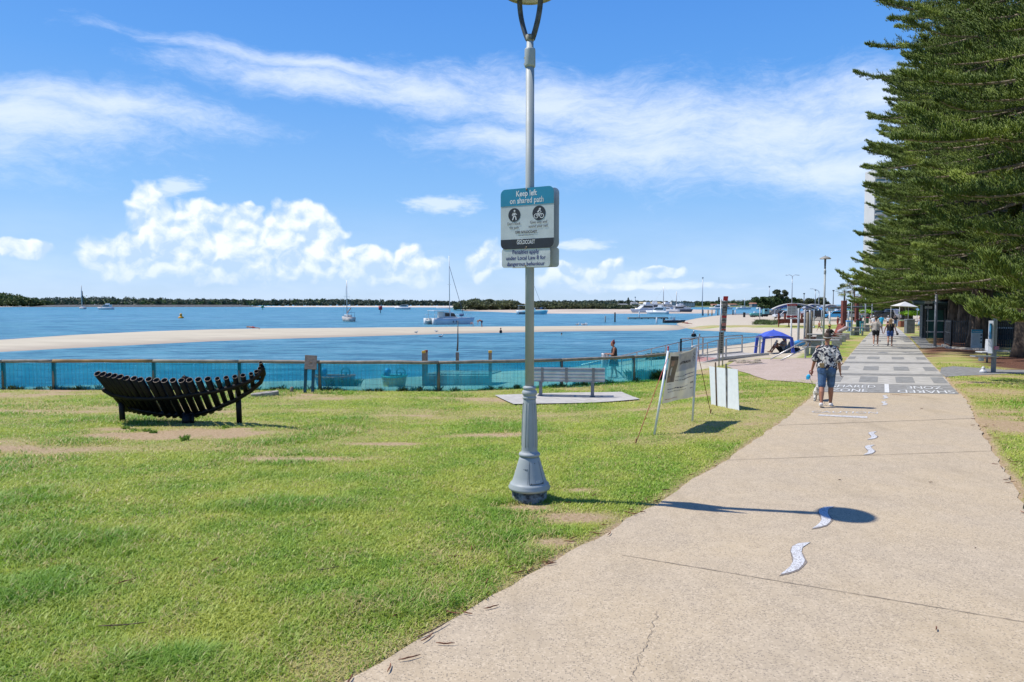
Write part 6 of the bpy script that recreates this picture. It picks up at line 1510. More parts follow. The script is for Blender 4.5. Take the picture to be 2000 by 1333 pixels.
def tower():
    root=empty('apartment_tower'); Y=420; s=Y/F; b=at(1716,600,Y); root.location=(b.x,b.y,-2); w=30*s; top=at(1716,330,Y).z+2; wm_=mat('tower_white',(.62,.60,.55),.7,var=.06,scale=.05); gl=mat('tower_glass',(.10,.20,.24),.2,var=.2,scale=.2)
    mb=MB(); mb.box((w*.15,6,top/2),(w*1.2,12,top)); mb.build('wall',wm_,root)
    n=int(top/3.1)
    for i in range(n):
        z=i*3.1+2; mb=MB(); mb.box((-w*.1,-.9,z),(w*.62,2.0,.3)); mb.box((-w*.1,-1.85,z+.6),(w*.62,.08,.9)); mb.build('balcony',wm_,root)
        mb=MB(); mb.box((-w*.1,-.06,z+1.6),(w*.56,.1,1.7)); mb.build('window',gl,root)
        mb=MB(); mb.box((w*.5,-.06,z+1.6),(w*.2,.1,1.3)); mb.build('window',gl,root)
    tag(root,'tall white apartment tower behind the pines','building')
tower()
def stall():
    g=G(1792,640); root=empty('market_stall',(g.x-.5,g.y+3,g.z)); s=g.y/F; cv=mat('stall_canvas',(.62,.60,.55),.6,var=.06); hgt=at(1795,597,g.y+3).z-g.z
    mb=MB(); mb.prism([(-1.2,-1.2,hgt-.1),(1.6,-1.2,hgt-.25),(1.6,1.3,hgt-.25),(-1.2,1.3,hgt-.1)],0,thick=(0,0,.05)); mb.prism([(-1.2,-1.2,hgt-.1),(1.6,-1.2,hgt-.25),(.3,0,hgt+.55)],0,thick=(0,.02,.02)); mb.prism([(-1.2,-1.2,hgt-.1),(.3,0,hgt+.55),(-1.2,1.3,hgt-.1)],0,thick=(0,.02,.02)); mb.build('canopy',cv,root)
    for x,y in ((-1.1,-1.1),(1.5,-1.1),(-1.1,1.2),(1.5,1.2)): mb=MB(); mb.tube([(x,y,-.1),(x,y,hgt-.15)],.035,6); mb.build('pole',alu,root)
    mb=MB(); mb.box((.2,-.6,.42),(2.0,.7,.84)); mb.build('counter',mat('terracotta_cloth',(.33,.11,.05),.8,var=.15),root)
    mb=MB(); 
    for i in range(9): mb.ball((-.7+.2*i,-.6,.90+.03*(i%3)),(.12,.12,.09),5,7)
    mb.build('produce',mat('stall_goods',(.15,.36,.08),.6,var=.5,scale=3,col2=(.45,.35,.2)),root)
    tag(root,'white topped market stall with terracotta counter','stall')
    for i,(px,py,w,c,lb) in enumerate([(1757,638,9.5,(.10,.5,.42),'white sandwich board with mint patch at the path end'),(1765.5,638,7.5,(.62,.09,.16),'white sandwich board with red patch at the path end')]):
        g=G(px,py); s=g.y/F; root=empty('sandwich_board',(g.x,g.y,g.z)); mb=MB(); h=13*s; ww=w*s; mb.prism([(-ww/2,0,0),(ww/2,0,0),(ww/2,.2,h),(-ww/2,.2,h)],0,thick=(0,.03,0)); mb.prism([(-ww/2,.45,0),(ww/2,.45,0),(ww/2,.24,h),(-ww/2,.24,h)],0,thick=(0,.03,0)); mb.build('panel',wht,root)
        mb=MB(); mb.ball((-.0*ww,.07,h*.55),(ww*.32,.03,h*.22)); mb.build('colour_patch',mat('patch%d'%i,c,.6,var=.1),root); tag(root,lb,'sign')
stall()
# garden bed pavers edge etc
# --- things behind the fence on the beach
yc=mat('yellow_cap',(.62,.38,.03),.5,var=.05)
def playdeck():
    root=empty('play_platform'); Y=27.5
    a=at(828,752,Y);b=at(956,752,Y+.2); z=H(a.x,a.y)-.02; root.location=(a.x,a.y,z); O=Vector(root.location); h=.46
    tb=mat('grey_timber',(.34,.31,.26),.85,var=.25,scale=3)
    mb=MB(); mb.bar(a-O+Vector((0,0,h-.3)),b-O+Vector((0,0,h-.3)),.08,.42); mb.build('fascia',tb,root)
    mb=MB()
    for i in range(16): p=a-O+(b-a)*((i+.5)/16)+Vector((0,0,h-.05)); mb.box(p+Vector((.25,.75,0)),(.145,1.45,.05),rz=R(-18))
    mb.build('deck_boards',tb,root,fix=False)
    tag(root,'timber play platform behind the blue cloth','platform')
    for i,(px,yt,Y2,dy,lb,c) in enumerate([(828,685,27.4,0,'square timber post with yellow cap left of the platform',yc),(832.5,683.5,29.2,0,'round topped timber post just behind the yellow capped post',rust),(957.5,684.5,27.5,0,'timber post with yellow cap at the right end of platform',yc),(893.5,684,29,0,'short brown timber post carrying the slim mast',None)]):
        g=at(px,752,Y2); z=H(g.x,g.y); t_=at(px,yt,Y2); root=empty('play_post',(g.x,g.y,z)); h=t_.z-z
        mb=MB(); mb.box((0,0,h/2-.1),(.13,.13,h)); mb.build('post',woodm,root)
        if c: mb=MB(); mb.box((0,0,h-.06),(.145,.145,.10)); bevel(mb.build('cap',c,root),.02)
        else: mb=MB(); mb.tube([(0,0,h-.05),(.02,0,h+.3),(.03,0,at(895,626,Y2).z-z)],[.04,.032,.012],8); mb.build('mast',darkm,root)
        tag(root,lb,'post')
playdeck()
def playboat(px,pyb,w,h,Y,hull,rimm,label,kids_=()):
    g=at(px,pyb,Y); z=H(g.x,g.y); root=empty('play_boat',(g.x,g.y,z)); s=Y/F; L=w*s;hh=h*s; B=L*.34 if w>60 else L*.42
    def sec(u,k,z_): # u along -1..1
        wd=B*(1-abs(u)**2.4)**.5*(.72+.28*k); return wd
    n=16;V=[];f=[]
    for k,zz in enumerate((0,.35,.7,1.0)):
        for i in range(n*2):
            a=2*math.pi*i/(n*2); u=math.cos(a); sh=.86+.14*zz; V.append((u*L/2*sh,math.sin(a)*B*sh*(1 if abs(u)<.98 else .6),hh*zz*(1+.12*abs(u)**3)))
    m_=n*2
    for k in range(3):
        for i in range(m_): f.append((k*m_+i,k*m_+(i+1)%m_,(k+1)*m_+(i+1)%m_,(k+1)*m_+i))
    f.append(tuple(range(m_))); build('hull',V,f,hull,root,smooth=True)
    mb=MB(); mb.tube([Vector(v) for v in V[3*m_:4*m_]],.035,6,closed=True); mb.build('gunwale',rimm,root)
    mb=MB(); mb.prism([Vector((v[0]*.97,v[1]*.97,hh*.62)) for v in V[3*m_:4*m_]],0,thick=(0,0,.02)); mb.build('deck',mat('play_deck',(.5,.46,.4),.8),root)
    for x,nm in ((-.27,'periscope'),(.27,'steering_wheel')):
        mb=MB()
        if nm=='periscope': mb.tube([(x*L,0,hh*.6),(x*L,0,hh*1.45)],.10,8); mb.ball((x*L,0,hh*1.45),.15,6,8); mb.build(nm,mat('play_blue',(.04,.30,.55),.5),root)
        else: 
            pts=[(x*L+.17*math.cos(a),-.02,hh*1.38+.17*math.sin(a)) for a in [i*math.pi/8 for i in range(16)]]; mb.tube(pts,.02,5,closed=True); mb.tube([(x*L,0,hh*.6),(x*L,0,hh*1.38)],.05,6); mb.bar((x*L-.17,-.02,hh*1.38),(x*L+.17,-.02,hh*1.38),.02); mb.build(nm,mat('play_green',(.05,.22,.22),.5),root)
    tag(root,label,'play boat','play boats on the sand')
playboat(654,751,80,20,26.0,mat('boat_blue',(.02,.20,.42),.5,var=.1),mat('boat_red',(.55,.16,.10),.5),'long blue play boat with red rim behind the fence')
playboat(770,749,50,20,27.0,mat('boat_yellow',(.52,.36,.10),.5,var=.12),mat('boat_teal',(.02,.36,.34),.5),'short yellow play boat with teal rim behind the fence')
# ================================================================= BOATS, FAR BUILDINGS, VEHICLES
gel=mat('boat_white',(.66,.67,.66),.3,var=.05,scale=.8); glass=mat('boat_glass',(.02,.03,.04),.1,var=.1); mastm=mat('mast_grey',(.50,.50,.48),.4,.3,var=.05); hullk=mat('hull_black',(.015,.016,.02),.3); canv=mat('blue_canvas2',(.02,.08,.20),.7); tanb=mat('tan_sail',(.50,.24,.12),.8)
def hull(mb,L,B,Hh_,x0=0,y0=0,z0=0,rake=.12,stern=.85,n=12):
    """loft: x along, bow at +x"""
    rows=[];S=9
    for i in range(n+1):
        u=i/n; x=(u-.5)*L; w=B/2*(stern+(1-stern)*min(1,u*3))*(1-max(0,(u-.45)/.55)**2.2); w=max(w,.015); top=Hh_*(1+.22*max(0,u-.4)); xr=x+rake*L*max(0,u-.7)/.3
        row=[]
        for k in range(S):
            a=k/(S-1)*2-1; zz=abs(a)**2.6; ww=w*(abs(a)**.36)*(1 if a>0 else -1)
            xx=x+(xr-x)*zz
            row.append(Vector((x0+xx,y0+ww,z0-.25+(top+.25)*zz)))
        rows.append(row)
    v=[p for r in rows for p in r]; f=[]
    for i in range(n):
        for k in range(S-1): f.append((i*S+k,(i+1)*S+k,(i+1)*S+k+1,i*S+k+1))
    f.append(tuple(range(S))); 
    for i in range(n): f.append((i*S,i*S+S-1,(i+1)*S+S-1,(i+1)*S))
    mb.add(v,f,True); return mb
def place(root,px,Y,rz,flip=1):
    q=at(px,600,Y); root.location=(q.x,q.y,ZW+.02); root.rotation_euler=(0,0,rz); return root
def Yw(py): return (EYE-ZW)*F/(py-HOR)
def catamaran(L,hullm,label,mast,stripe=None,dinghy=True):
    root=empty('sailing_catamaran'); B=L*.5; hh=L*.135
    for s in (-1,1): mb=MB(); hull(mb,L,L*.115,hh,0,s*B*.42,0,.06,.9); mb.build('hull',hullm,root)
    if stripe:
        for s in (-1,1): mb=MB(); mb.box((-.15*L,s*B*.42-L*.054*(1 if s<0 else -1),hh*.35),(L*.5,.03,hh*.3)); mb.build('stripe',stripe,root)
    mb=MB(); mb.box((-.05*L,0,hh*.85),(L*.62,B*.86,hh*.35)); bevel(mb.build('bridge_deck',gel,root),.05)
    mb=MB(); P=[(-.20,0,1.0),(.16,0,1.0),(.06,0,1.95),(-.20,0,2.1)]; mb.prism([(x*L,-B*.30,z*hh) for x,_,z in P],0,thick=(0,B*.60,0)); c=mb.build('cabin',gel,root); bevel(c,.08)
    mb=MB(); mb.prism([(x*L,-B*.306,z*hh) for x,z in ((-.02,1.3),(.115,1.25),(.06,1.8),(-.02,1.85))],0,thick=(0,B*.612,0)); mb.build('window',glass,c)
    mb=MB(); mb.prism([(x*L,-B*.306,z*hh) for x,z in ((-.17,1.3),(-.05,1.3),(-.05,1.85),(-.17,1.9))],0,thick=(0,B*.612,0)); mb.build('window',glass,c)
    mb=MB(); mb.box((-.24*L,0,hh*2.25),(L*.42,B*.7,hh*.09)); bevel(mb.build('bimini_roof',gel,root),.03)
    for x in (-.43,-.2):
        for s in (-1,1): mb=MB(); mb.tube([(x*L,s*B*.32,hh),(x*L,s*B*.32,hh*2.25)],.03,6); mb.build('roof_post',mastm,root)
    for s in (-1,1):
        mb=MB(); P=[(-.47*L,s*B*.46,hh),(-.47*L,s*B*.46,hh*1.6),(-.3*L,s*B*.46,hh*1.6)]; mb.tube(P,.02,5); Q=[(.05*L,s*B*.46,hh*1.6),(.46*L,s*B*.44,hh*1.75)]; mb.tube(Q,.015,5)
        for x in (.1,.22,.34,.46): mb.tube([(x*L,s*B*.46,hh),(x*L,s*B*.455,hh*1.7)],.015,5)
        mb.build('guard_rail',mastm,root)
    mh=mast; mb=MB(); mb.tube([(.03*L,0,hh*1.9),(.02*L,0,mh)],[.09,.05],8); mb.bar((.02*L,-B*.16,mh*.58),(.02*L,B*.16,mh*.58),.05); mb.build('mast',mastm,root)
    mb=MB(); mb.tube([(.02*L,0,mh*.86),(.40*L,0,hh*1.3)],.045,6); mb.build('furled_jib',mat('furled_blue',(.05,.08,.15),.8),root)
    mb=MB(); mb.tube([(.03*L,0,hh*2.7),(-.30*L,0,hh*2.75)],.09,8); mb.build('boom',gel,root)
    mb=MB(); mb.ball((.33*L,0,hh*1.5),(L*.055,L*.05,L*.035),7,10); mb.build('blue_bundle',canv,root)
    if dinghy:
        mb=MB(); d=[(-.5,.55,1.0),(-.36,.52,1.05)]; 
        for s in (-1,1): mb.tube([(-.53*L,s*L*.06-.0,hh*.62),(-.53*L-.0,s*L*.06,hh*.9)],.02,5)
        pts=[(-.50*L,-B*.30,hh*.75),(-.52*L,-B*.1,hh*.55),(-.52*L,B*.18,hh*.6),(-.50*L,B*.3,hh*.95)]; mb.tube(pts,[.12,.20,.2,.1],8); mb.tube([(p[0]+L*.07,p[1],p[2]) for p in pts],[.12,.2,.2,.1],8); mb.build('dinghy',mat('dinghy_grey',(.42,.44,.42),.6),root)
        for x in (-.02,.06): mb=MB(); mb.ball((x*L,-B*.42-L*.065,hh*.45),(.14,.1,.2),6,8); mb.build('fender',mat('fender_grey',(.2,.2,.22),.6),root)
    return tag(root,label,'catamaran')
Y=Yw(633.5); c=catamaran(8.2,gel,'large white catamaran anchored behind the sandbar',at(880,500,Y).z-ZW); place(c,876,Y,R(33))
Y=Yw(614.5); c=catamaran(10.8,mat('aqua_hull',(.10,.42,.50),.35,var=.3,scale=.3,col2=(.60,.66,.66)),'aqua and white catamaran partly behind the lamp pole',at(1040,538,Y).z-ZW,hullk,False); place(c,1038,Y,R(-6))
def yacht(L,hm,label,mast,boomc,px,py,rz,awn=None,group=None):
    root=empty('sailing_yacht'); hh=L*.12; Y=Yw(py)
    mb=MB(); hull(mb,L,L*.28,hh,0,0,0,.10,.7); mb.build('hull',hm,root); mb=MB(); mb.box((0,0,hh*1.3),(L*.4,L*.16,hh*.55),taper=.8); bevel(mb.build('cabin',gel,root),.04)
    mb=MB(); mb.box((0.01,0,hh*1.3),(L*.3,L*.163,hh*.2)); mb.build('window',glass,root)
    mb=MB(); mb.tube([(.08*L,0,hh),(.08*L,0,mast)],[.0012*Y*.6,.0009*Y*.5],6); mb.bar((.08*L,-L*.1,mast*.6),(.08*L,L*.1,mast*.6),.03); mb.build('mast',mastm,root)
    mb=MB(); mb.tube([(.07*L,0,hh*2.0),(-.36*L,0,hh*(3.2 if boomc is tanb else 2.2))],[.10,.08],7); mb.build('boom_cover',boomc,root)
    if awn: mb=MB(); mb.box((-.28*L,0,hh*2.1),(L*.26,L*.2,.05)); [mb.tube([(-.4*L,s*L*.09,hh),(-.4*L,s*L*.09,hh*2.1)],.03,5) for s in (-1,1)]; mb.build('awning',awn,root)
    mb=MB(); mb.tube([(.08*L,0,mast*.95),(.55*L,0,hh*1.2)],.02,4); mb.tube([(.08*L,0,mast),(-.48*L,0,hh)],.015,4); mb.build('stay',mastm,root)
    place(root,px,Y,rz); tag(root,label,'yacht',group); return root
yacht(7.5,mat('hull_cream',(.52,.48,.43),.5,var=.2,scale=2),'small white yacht with orange boom near the middle',at(674,548,Yw(628)).z-ZW,tanb,679,628,R(118),canv)
yacht(11,mat('hull_pale',(.5,.5,.5),.5),'tiny distant yacht off the left headland',at(159,558,Yw(604.2)).z-ZW,canv,161,604.2,R(140))
yacht(12,gel,'moored yacht with leaning mast among the marina boats',at(1292,556,Yw(613)).z-ZW,gel,1300,611.5,R(160))
yacht(12,gel,'moored yacht with slim mast right of the marina boats',at(1316,568,Yw(609)).z-ZW,canv,1318,608,R(15))
yacht(11,gel,'far white yacht before the bridge arch',at(1452,583,Yw(605)).z-ZW,gel,1452,604.6,R(10))
def cruiser(L,px,py,rz,label,hm=gel,top=True,group='motor boats moored across the bay',dark=None):
    root=empty('motor_boat'); hh=L*.15; Y=Yw(py)
    mb=MB(); hull(mb,L,L*.32,hh,0,0,0,.10,.95); mb.build('hull',hm,root)
    mb=MB(); mb.prism([(x*L,-L*.13,z*hh) for x,z in ((-.34,1),(.26,1.05),(.08,2.0),(-.34,2.05))],0,thick=(0,L*.26,0)); cb=mb.build('cabin',gel,root); bevel(cb,.06)
    mb=MB(); mb.prism([(x*L,-L*.133,z*hh) for x,z in ((-.30,1.4),(.15,1.4),(.08,1.85),(-.30,1.85))],0,thick=(0,L*.266,0)); mb.build('window',glass,cb)
    if top: mb=MB(); mb.box((-.14*L,0,hh*2.12),(L*.48,L*.28,hh*.14)); mb.box((-.12*L,0,hh*2.5),(L*.22,L*.22,hh*.6),taper=.8); bevel(mb.build('flybridge',gel,root),.04)
    mb=MB(); mb.tube([(.2*L,-L*.1,hh*1.5),(.5*L,0,hh*1.75),(.2*L,L*.1,hh*1.5)],.03,5); mb.build('bow_rail',mastm,root)
    place(root,px,Y,rz); return tag(root,label,'motor boat',group)
cruiser(10.5,207,605,R(178),'white houseboat with dark windows off the left headland',group=None)
cruiser(11,787,604.6,R(172),'low white motor boat before the far beach',top=False,group=None)
for px,py,rz,L,lb in [(1258,612,200,11,'leftmost white cruiser in the marina cluster'),(1272,611,170,12,'white cruiser with tall cabin in the marina cluster'),(1285,614,150,8,'low white boat in front of the marina cluster'),(1306,608.5,15,12,'white motor boat beside the slim mast'),(1334,606,10,10,'distant white boat below the white apartments'),(1400,604.8,170,9,'small white boat left of the red topped pillar'),(1490,605,10,9,'small white boat near the bridge'),(1420,604.5,10,8,'tiny white boat right of the red topped pillar'),(1330,611,0,9,'dark grey tender boat right of the cluster')]:
    cruiser(L,px,py,R(rz),lb,hm=gel if 'dark' not in lb else mat('hull_dgrey',(.08,.09,.10),.5))
def runabout():
    root=empty('black_runabout'); Y=Yw(631.0); L=40*Y/F; hh=L*.12
    mb=MB(); hull(mb,L,L*.3,hh,0,0,0,.12,.95); mb.build('hull',hullk,root); mb=MB(); mb.box((-.05*L,0,hh*1.06),(L*.75,L*.24,.06)); mb.build('deck',gel,root)
    mb=MB(); mb.box((-.05*L,0,hh*2.35),(L*.26,L*.2,.07)); mb.build('canopy',mat('pale_canopy',(.5,.5,.5),.6),root)
    for x in (-.14,.04): mb=MB(); mb.tube([(x*L,-L*.08,hh),(x*L,-L*.08,hh*2.35)],.03,5); mb.tube([(x*L,L*.08,hh),(x*L,L*.08,hh*2.35)],.03,5); mb.build('frame',darkm,root)
    mb=MB(); mb.box((0,0,hh*1.5),(L*.1,L*.1,hh*.8)); mb.build('console',gel,root); mb=MB(); mb.box((-.5*L,0,hh*1.0),(.45,.4,1.1)); bevel(mb.build('outboard',darkm,root),.1)
    place(root,1316,Y,R(8)); tag(root,'black runabout boat nosed onto the sand by the jetty','motor boat')
runabout()
# jetty, piles, channel marks, buoy
def jetty():
    Y=Yw(624); root=empty('jetty'); a=at(1228,620.5,Y);b=at(1305,620.5,Y*1.02); root.location=(a.x,a.y,ZW); O=Vector(root.location); zt=at(1230,620.5,Y).z
    tb=mat('jetty_timber',(.27,.25,.20),.85,var=.2)
    mb=MB(); mb.prism([Vector((a.x,a.y,zt))-O,Vector((b.x,b.y,zt))-O,Vector((b.x,b.y+2.2,zt))-O,Vector((a.x,a.y+2.2,zt))-O],0,thick=(0,0,-.3)); mb.build('deck',tb,root)
    mb=MB()
    for i in range(7): p=a+(b-a)*(i/6); mb=MB(); mb.tube([Vector((p.x,p.y+.3,zt-.1))-O,Vector((p.x,p.y+.3,ZW-1))-O],.14,7); mb.build('pile',tb,root)
    tag(root,'low timber jetty reaching left from the sand','jetty')
jetty()
wp=mat('white_pile',(.60,.64,.64),.5,var=.1)
for px,pb,pt,r,m_,lb in [(1248.5,622,608,.16,wp,'tall white pile standing on the jetty'),(1282.5,632.5,620.5,.16,wp,'white pile in the water in front of jetty'),(1182,630,617.5,.12,mat('pile_grey',(.34,.36,.33),.8,var=.2),'short grey pile in open water'),(1201,629.5,610.5,.15,mat('pile_black',(.03,.03,.03),.7),'tall black pile in open water'),(1178,606,604,.2,mat('pile_black',(.03,.03,.03),.7),'tiny far stick in the shallows')]:
    Y=Yw(max(pb,606)); g=at(px,pb,Y); h=at(px,pt,Y).z-ZW; mb=MB(); mb.tube([(0,0,-.8),(0,0,h*.97),(0,0,h)],[r,r,r*.5],8); simple('mooring_pile',mb,m_,lb,'pile',None,(g.x,g.y,ZW))
def marker(px,py,pt,c,label,shape):
    Y=Yw(py); q=at(px,600,Y); h=at(px,pt,Y).z-ZW; root=empty('channel_marker',(q.x,q.y,ZW)); mb=MB(); mb.tube([(0,0,-1),(0,0,h)],.22,8); mb.build('pile',mat('marker_pile',(.35,.38,.38),.7),root)
    w=9*Y/F*.8; mb=MB()
    if shape=='can': mb.tube([(0,0,h*.45),(0,0,h)],w*.5,12)
    else: mb.lathe([(w*.6,h*.4),(.05,h)],8)
    mb.build('topmark',mat(label[:6]+'_mark',c,.5),root); tag(root,label,'channel marker')
marker(743,612,598,(.35,.02,.03),'red can channel marker in open water','can'); marker(513,605,596,(.02,.25,.08),'green pointed channel marker in the distance','cone')
Y=Yw(622); q=at(353,600,Y); root=empty('buoy',(q.x,q.y,ZW)); k=Y/F; ym=mat('buoy_yellow',(.70,.33,.02),.5,var=.08)
mb=MB(); mb.lathe([(3.5*k,-.3),(5*k,.0),(5.2*k,1.6*k),(4*k,3*k),(2.5*k,3.4*k)],14); mb.build('float',ym,root); mb=MB(); mb.lathe([(2.4*k,3.2*k),(2.2*k,8*k),(1.6*k,9.4*k)],12); mb.build('tower',ym,root); tag(root,'yellow buoy floating in the channel','buoy')
# ---- far buildings across the water
def building(px0,px1,pb,pt,Y,wallc,roofc,label,fl=2,roof='hip',nwin=5):
    a=at(px0,600,Y);b=at(px1,600,Y); w=(b.x-a.x); h=(pb-pt)*Y/F; root=empty('waterfront_building',((a.x+b.x)/2,Y,ZW+.6)); wm_=mat('wall_'+wallc,{'w':(.58,.56,.52),'g':(.36,.36,.35),'c':(.50,.42,.30),'o':(.50,.34,.24),'d':(.25,.25,.26)}[wallc],.8,var=.06,scale=.1); rm=mat('roof_'+roofc,{'w':(.60,.60,.58),'g':(.30,.31,.32),'y':(.45,.36,.18),'r':(.36,.16,.09)}[roofc],.7,var=.1,scale=.2)
    hw=h*(.72 if roof=='hip' else .94); mb=MB(); mb.box((0,0,hw/2),(w,10,hw)); mb.build('wall',wm_,root)
    mb=MB()
    if roof=='hip': mb.prism([(-w*.54,-6,hw),(w*.54,-6,hw),(w*.30,-1,h),(-w*.30,-1,h)],0,thick=(0,12,0))
    else: mb.box((0,0,hw+h*.03),(w*1.02,11,h*.06))
    mb.build('roof',rm,root); 
    for i in range(fl):
        for j in range(nwin):
            mb=MB(); mb.box((-w/2+(j+.5)*w/nwin,-5.05,hw*(i+.5)/fl),(w/nwin*.55,.1,hw/fl*.5)); mb.build('window',mat('far_window',(.05,.07,.10),.2),root)
    return tag(root,label,'building','buildings across the water')
for a in [(1310,1333,603,593.5,900,'w','w','long white apartment block, left half under a white roof',3,'flat',7),(1333,1355,603,595,905,'w','g','long white apartment block, right half with blue balconies',3,'flat',7),(1183,1203,600,595,1000,'g','g','low grey motel behind the beach, left one',2,'hip',6),(1207,1226,600,594.5,1000,'g','g','low grey motel behind the beach, right one',2,'hip',6),
          (1232,1246,601,592.5,950,'w','g','pointed roofed house below the floodlight mast',2,'hip',4),(1249,1266,602,592.5,900,'w','y','yellow roofed villa left of the marina boats',2,'hip',4),(1270,1292,602,593,920,'c','y','yellow roofed villa behind the marina boats',2,'hip',5),(1294,1309,602,595,900,'w','w','white house right behind the leaning mast',2,'hip',4),
          (1390,1400,602,597,1000,'o','r','small orange house with red roof by the trees',1,'hip',2),(1402,1410,602,598,1000,'c','r','tiny cream house next to the orange one',1,'hip',2),(1424,1438,600,594.5,1050,'w','r','red roofed white building right of the red topped pillar',2,'hip',4),(1412,1420,603,598,1000,'w','g','tiny white house hidden by the pillar',1,'hip',2),(1163,1176,597,594.5,1200,'w','w','small white roofed building on the dune',1,'flat',3),(1466,1484,603,595,900,'d','r','dark house under the bridge arch',2,'hip',3)]:
    building(*a)
# arched bridge
Y=1500; root=empty('arch_bridge'); q=at(1464,600,Y); root.location=(q.x,q.y,ZW); s=Y/F; brm=mat('bridge_blue',(.18,.24,.32),.6,var=.1)
for c in (-14,8):
    mb=MB(); P=[(c*s+(u*2-1)*11*s,0,5*s+7*s*(1-(u*2-1)**2)) for u in [i/14 for i in range(15)]]; mb.tube(P,.45*s,6)
    for p in P[1:-1:2]: mb.tube([p,(p[0],0,4.5*s)],.12*s,4)
    mb.build('arch',brm,root)
mb=MB(); mb.bar((-28*s,0,4.2*s),(24*s,0,4.2*s),6,.8*s); mb.build('deck',brm,root); tag(root,'faint blue steel arch bridge on the skyline','bridge')
# conical far pines on skyline
for px,pt,lb in [(1227,584,'thin dark pine beside the floodlight mast'),(1404,583,'dark conical pine left of the red topped pillar'),(161,571,'dark pine directly behind the distant yacht mast')]:
    Y=1100; s=Y/F; q=at(px,600,Y); h=(601-pt)*s; rg=np.random.default_rng(px); root=empty('skyline_pine',(q.x,q.y,ZW)); cs=[(0,0,h*u) for u in np.linspace(.15,.97,12)]; rs=[(3*s*(1.05-u)+.5*s,3*s*(1.05-u)+.5*s,1.2*s) for u in np.linspace(.15,.97,12)]
    V,f=leaf_cloud(rg,cs,rs,60,1.0); np_mesh('crown',V,f,leafF,root); mb=MB(); mb.tube([(0,0,-.5),(0,0,h*.9)],[.5,.1],6); mb.build('trunk',barkm,root); tag(root,lb,'tree')
# ---- vehicles
tyre=mat('tyre_rubber',(.02,.02,.02),.8); rimm_=mat('wheel_rim',(.45,.45,.45),.35,.6); hl=mat('headlight',(.7,.7,.68),.2); tl=mat('tail_light',(.4,.02,.02),.3)
def car(c,label,L=4.5,h=1.65,van=False,loc=None,rz=0,name='parked_car'):
    root=empty(name); bm_=mat('car_'+label.split()[0]+label.split()[1],c,.3,.15,var=.05); W_=1.8
    pr=[(-.5,.32),(.5,.32),(.5,.75),(.46,.95),(.26,1.02),(.13,h*.96),(-.10,h),(-.42,h*.97),(-.49,1.05)] if van else [(-.5,.32),(.5,.32),(.5,.70),(.45,.88),(.24,.98),(.10,h*.95),(-.06,h),(-.30,h*.97),(-.45,1.02),(-.5,.95)]
    mb=MB(); mb.prism([(x*L,-W_/2,z) for x,z in pr],0,thick=(0,W_,0)); bevel(mb.build('body',bm_,root),.09,3)
    g0,g1=(.21,.08) ,(-.40,-.38)
    mb=MB(); mb.prism([(x*L,-W_/2-.012,z) for x,z in ((.20,1.03),(.095,h*.91),(-.29,h*.92),(-.40,1.05))],0,thick=(0,W_+.024,0)); mb.build('side_window',glass,root)
    mb=MB(); mb.prism([(.245*L,-W_*.42,1.03),(.125*L,-W_*.42,h*.93),(.125*L,W_*.42,h*.93),(.245*L,W_*.42,1.03)],0,thick=(.02,0,.02)); mb.build('windscreen',glass,root)
    for x in (-.31,.32):
        for s in (-1,1):
            mb=MB(); mb.tube([(x*L,s*W_*.5-s*.2,.33),(x*L,s*W_*.5+s*.02,.33)],.33,16); w=mb.build('wheel',tyre,root); mb=MB(); mb.tube([(x*L,s*W_*.5,.33),(x*L,s*W_*.5+s*.03,.33)],.19,12); mb.build('rim',rimm_,w)
    for s in (-1,1): mb=MB(); mb.box((L*.485,s*W_*.36,.76),(.12,.32,.16)); mb.build('headlight',hl,root); mb=MB(); mb.box((-L*.49,s*W_*.38,.85),(.1,.22,.25)); mb.build('tail_light',tl,root)
    if loc is not None: root.location=loc; root.rotation_euler=(0,0,rz)
    return tag(root,label,'car','vehicles in the car park')
def cz(px,py,Y): q=at(px,py,Y); return (q.x,q.y,q.z)
car((.62,.62,.62),'white hatchback under the large blue sail',4.6,1.7,loc=cz(1531,622.5,150),rz=R(185))
car((.05,.045,.05),'dark purple wagon parked right of the sail post',4.9,1.8,True,loc=cz(1601,622.5,150),rz=R(5))
car((.30,.30,.31),'silver wagon half hidden by the timber posts',4.6,1.7,loc=cz(1583,619.5,168),rz=R(8))
car((.06,.36,.66),'bright blue small car beside the rusty column',4.0,1.6,loc=cz(1631,623,140),rz=R(160))
car((.55,.57,.60),'white checked car behind the bright blue one',4.6,1.8,loc=cz(1640,620,160),rz=R(20))
car((.50,.50,.50),'pale sedan seen between the two rusty columns',4.6,1.6,loc=cz(1661,622.5,145),rz=R(10))
car((.60,.60,.60),'white sedan right of the third lamp',4.6,1.6,loc=cz(1680,621,150),rz=R(190))
car((.30,.31,.33),'grey van parked beyond the path end',5.0,2.2,True,loc=cz(1748,624,150),rz=R(-80))
car((.10,.09,.09),'dark car behind the white shirt walker',4.5,1.6,loc=cz(1709,622,150),rz=R(190))
car((.045,.04,.05),'dark car between the far walkers',4.5,1.6,loc=cz(1728,622.5,150),rz=R(185))
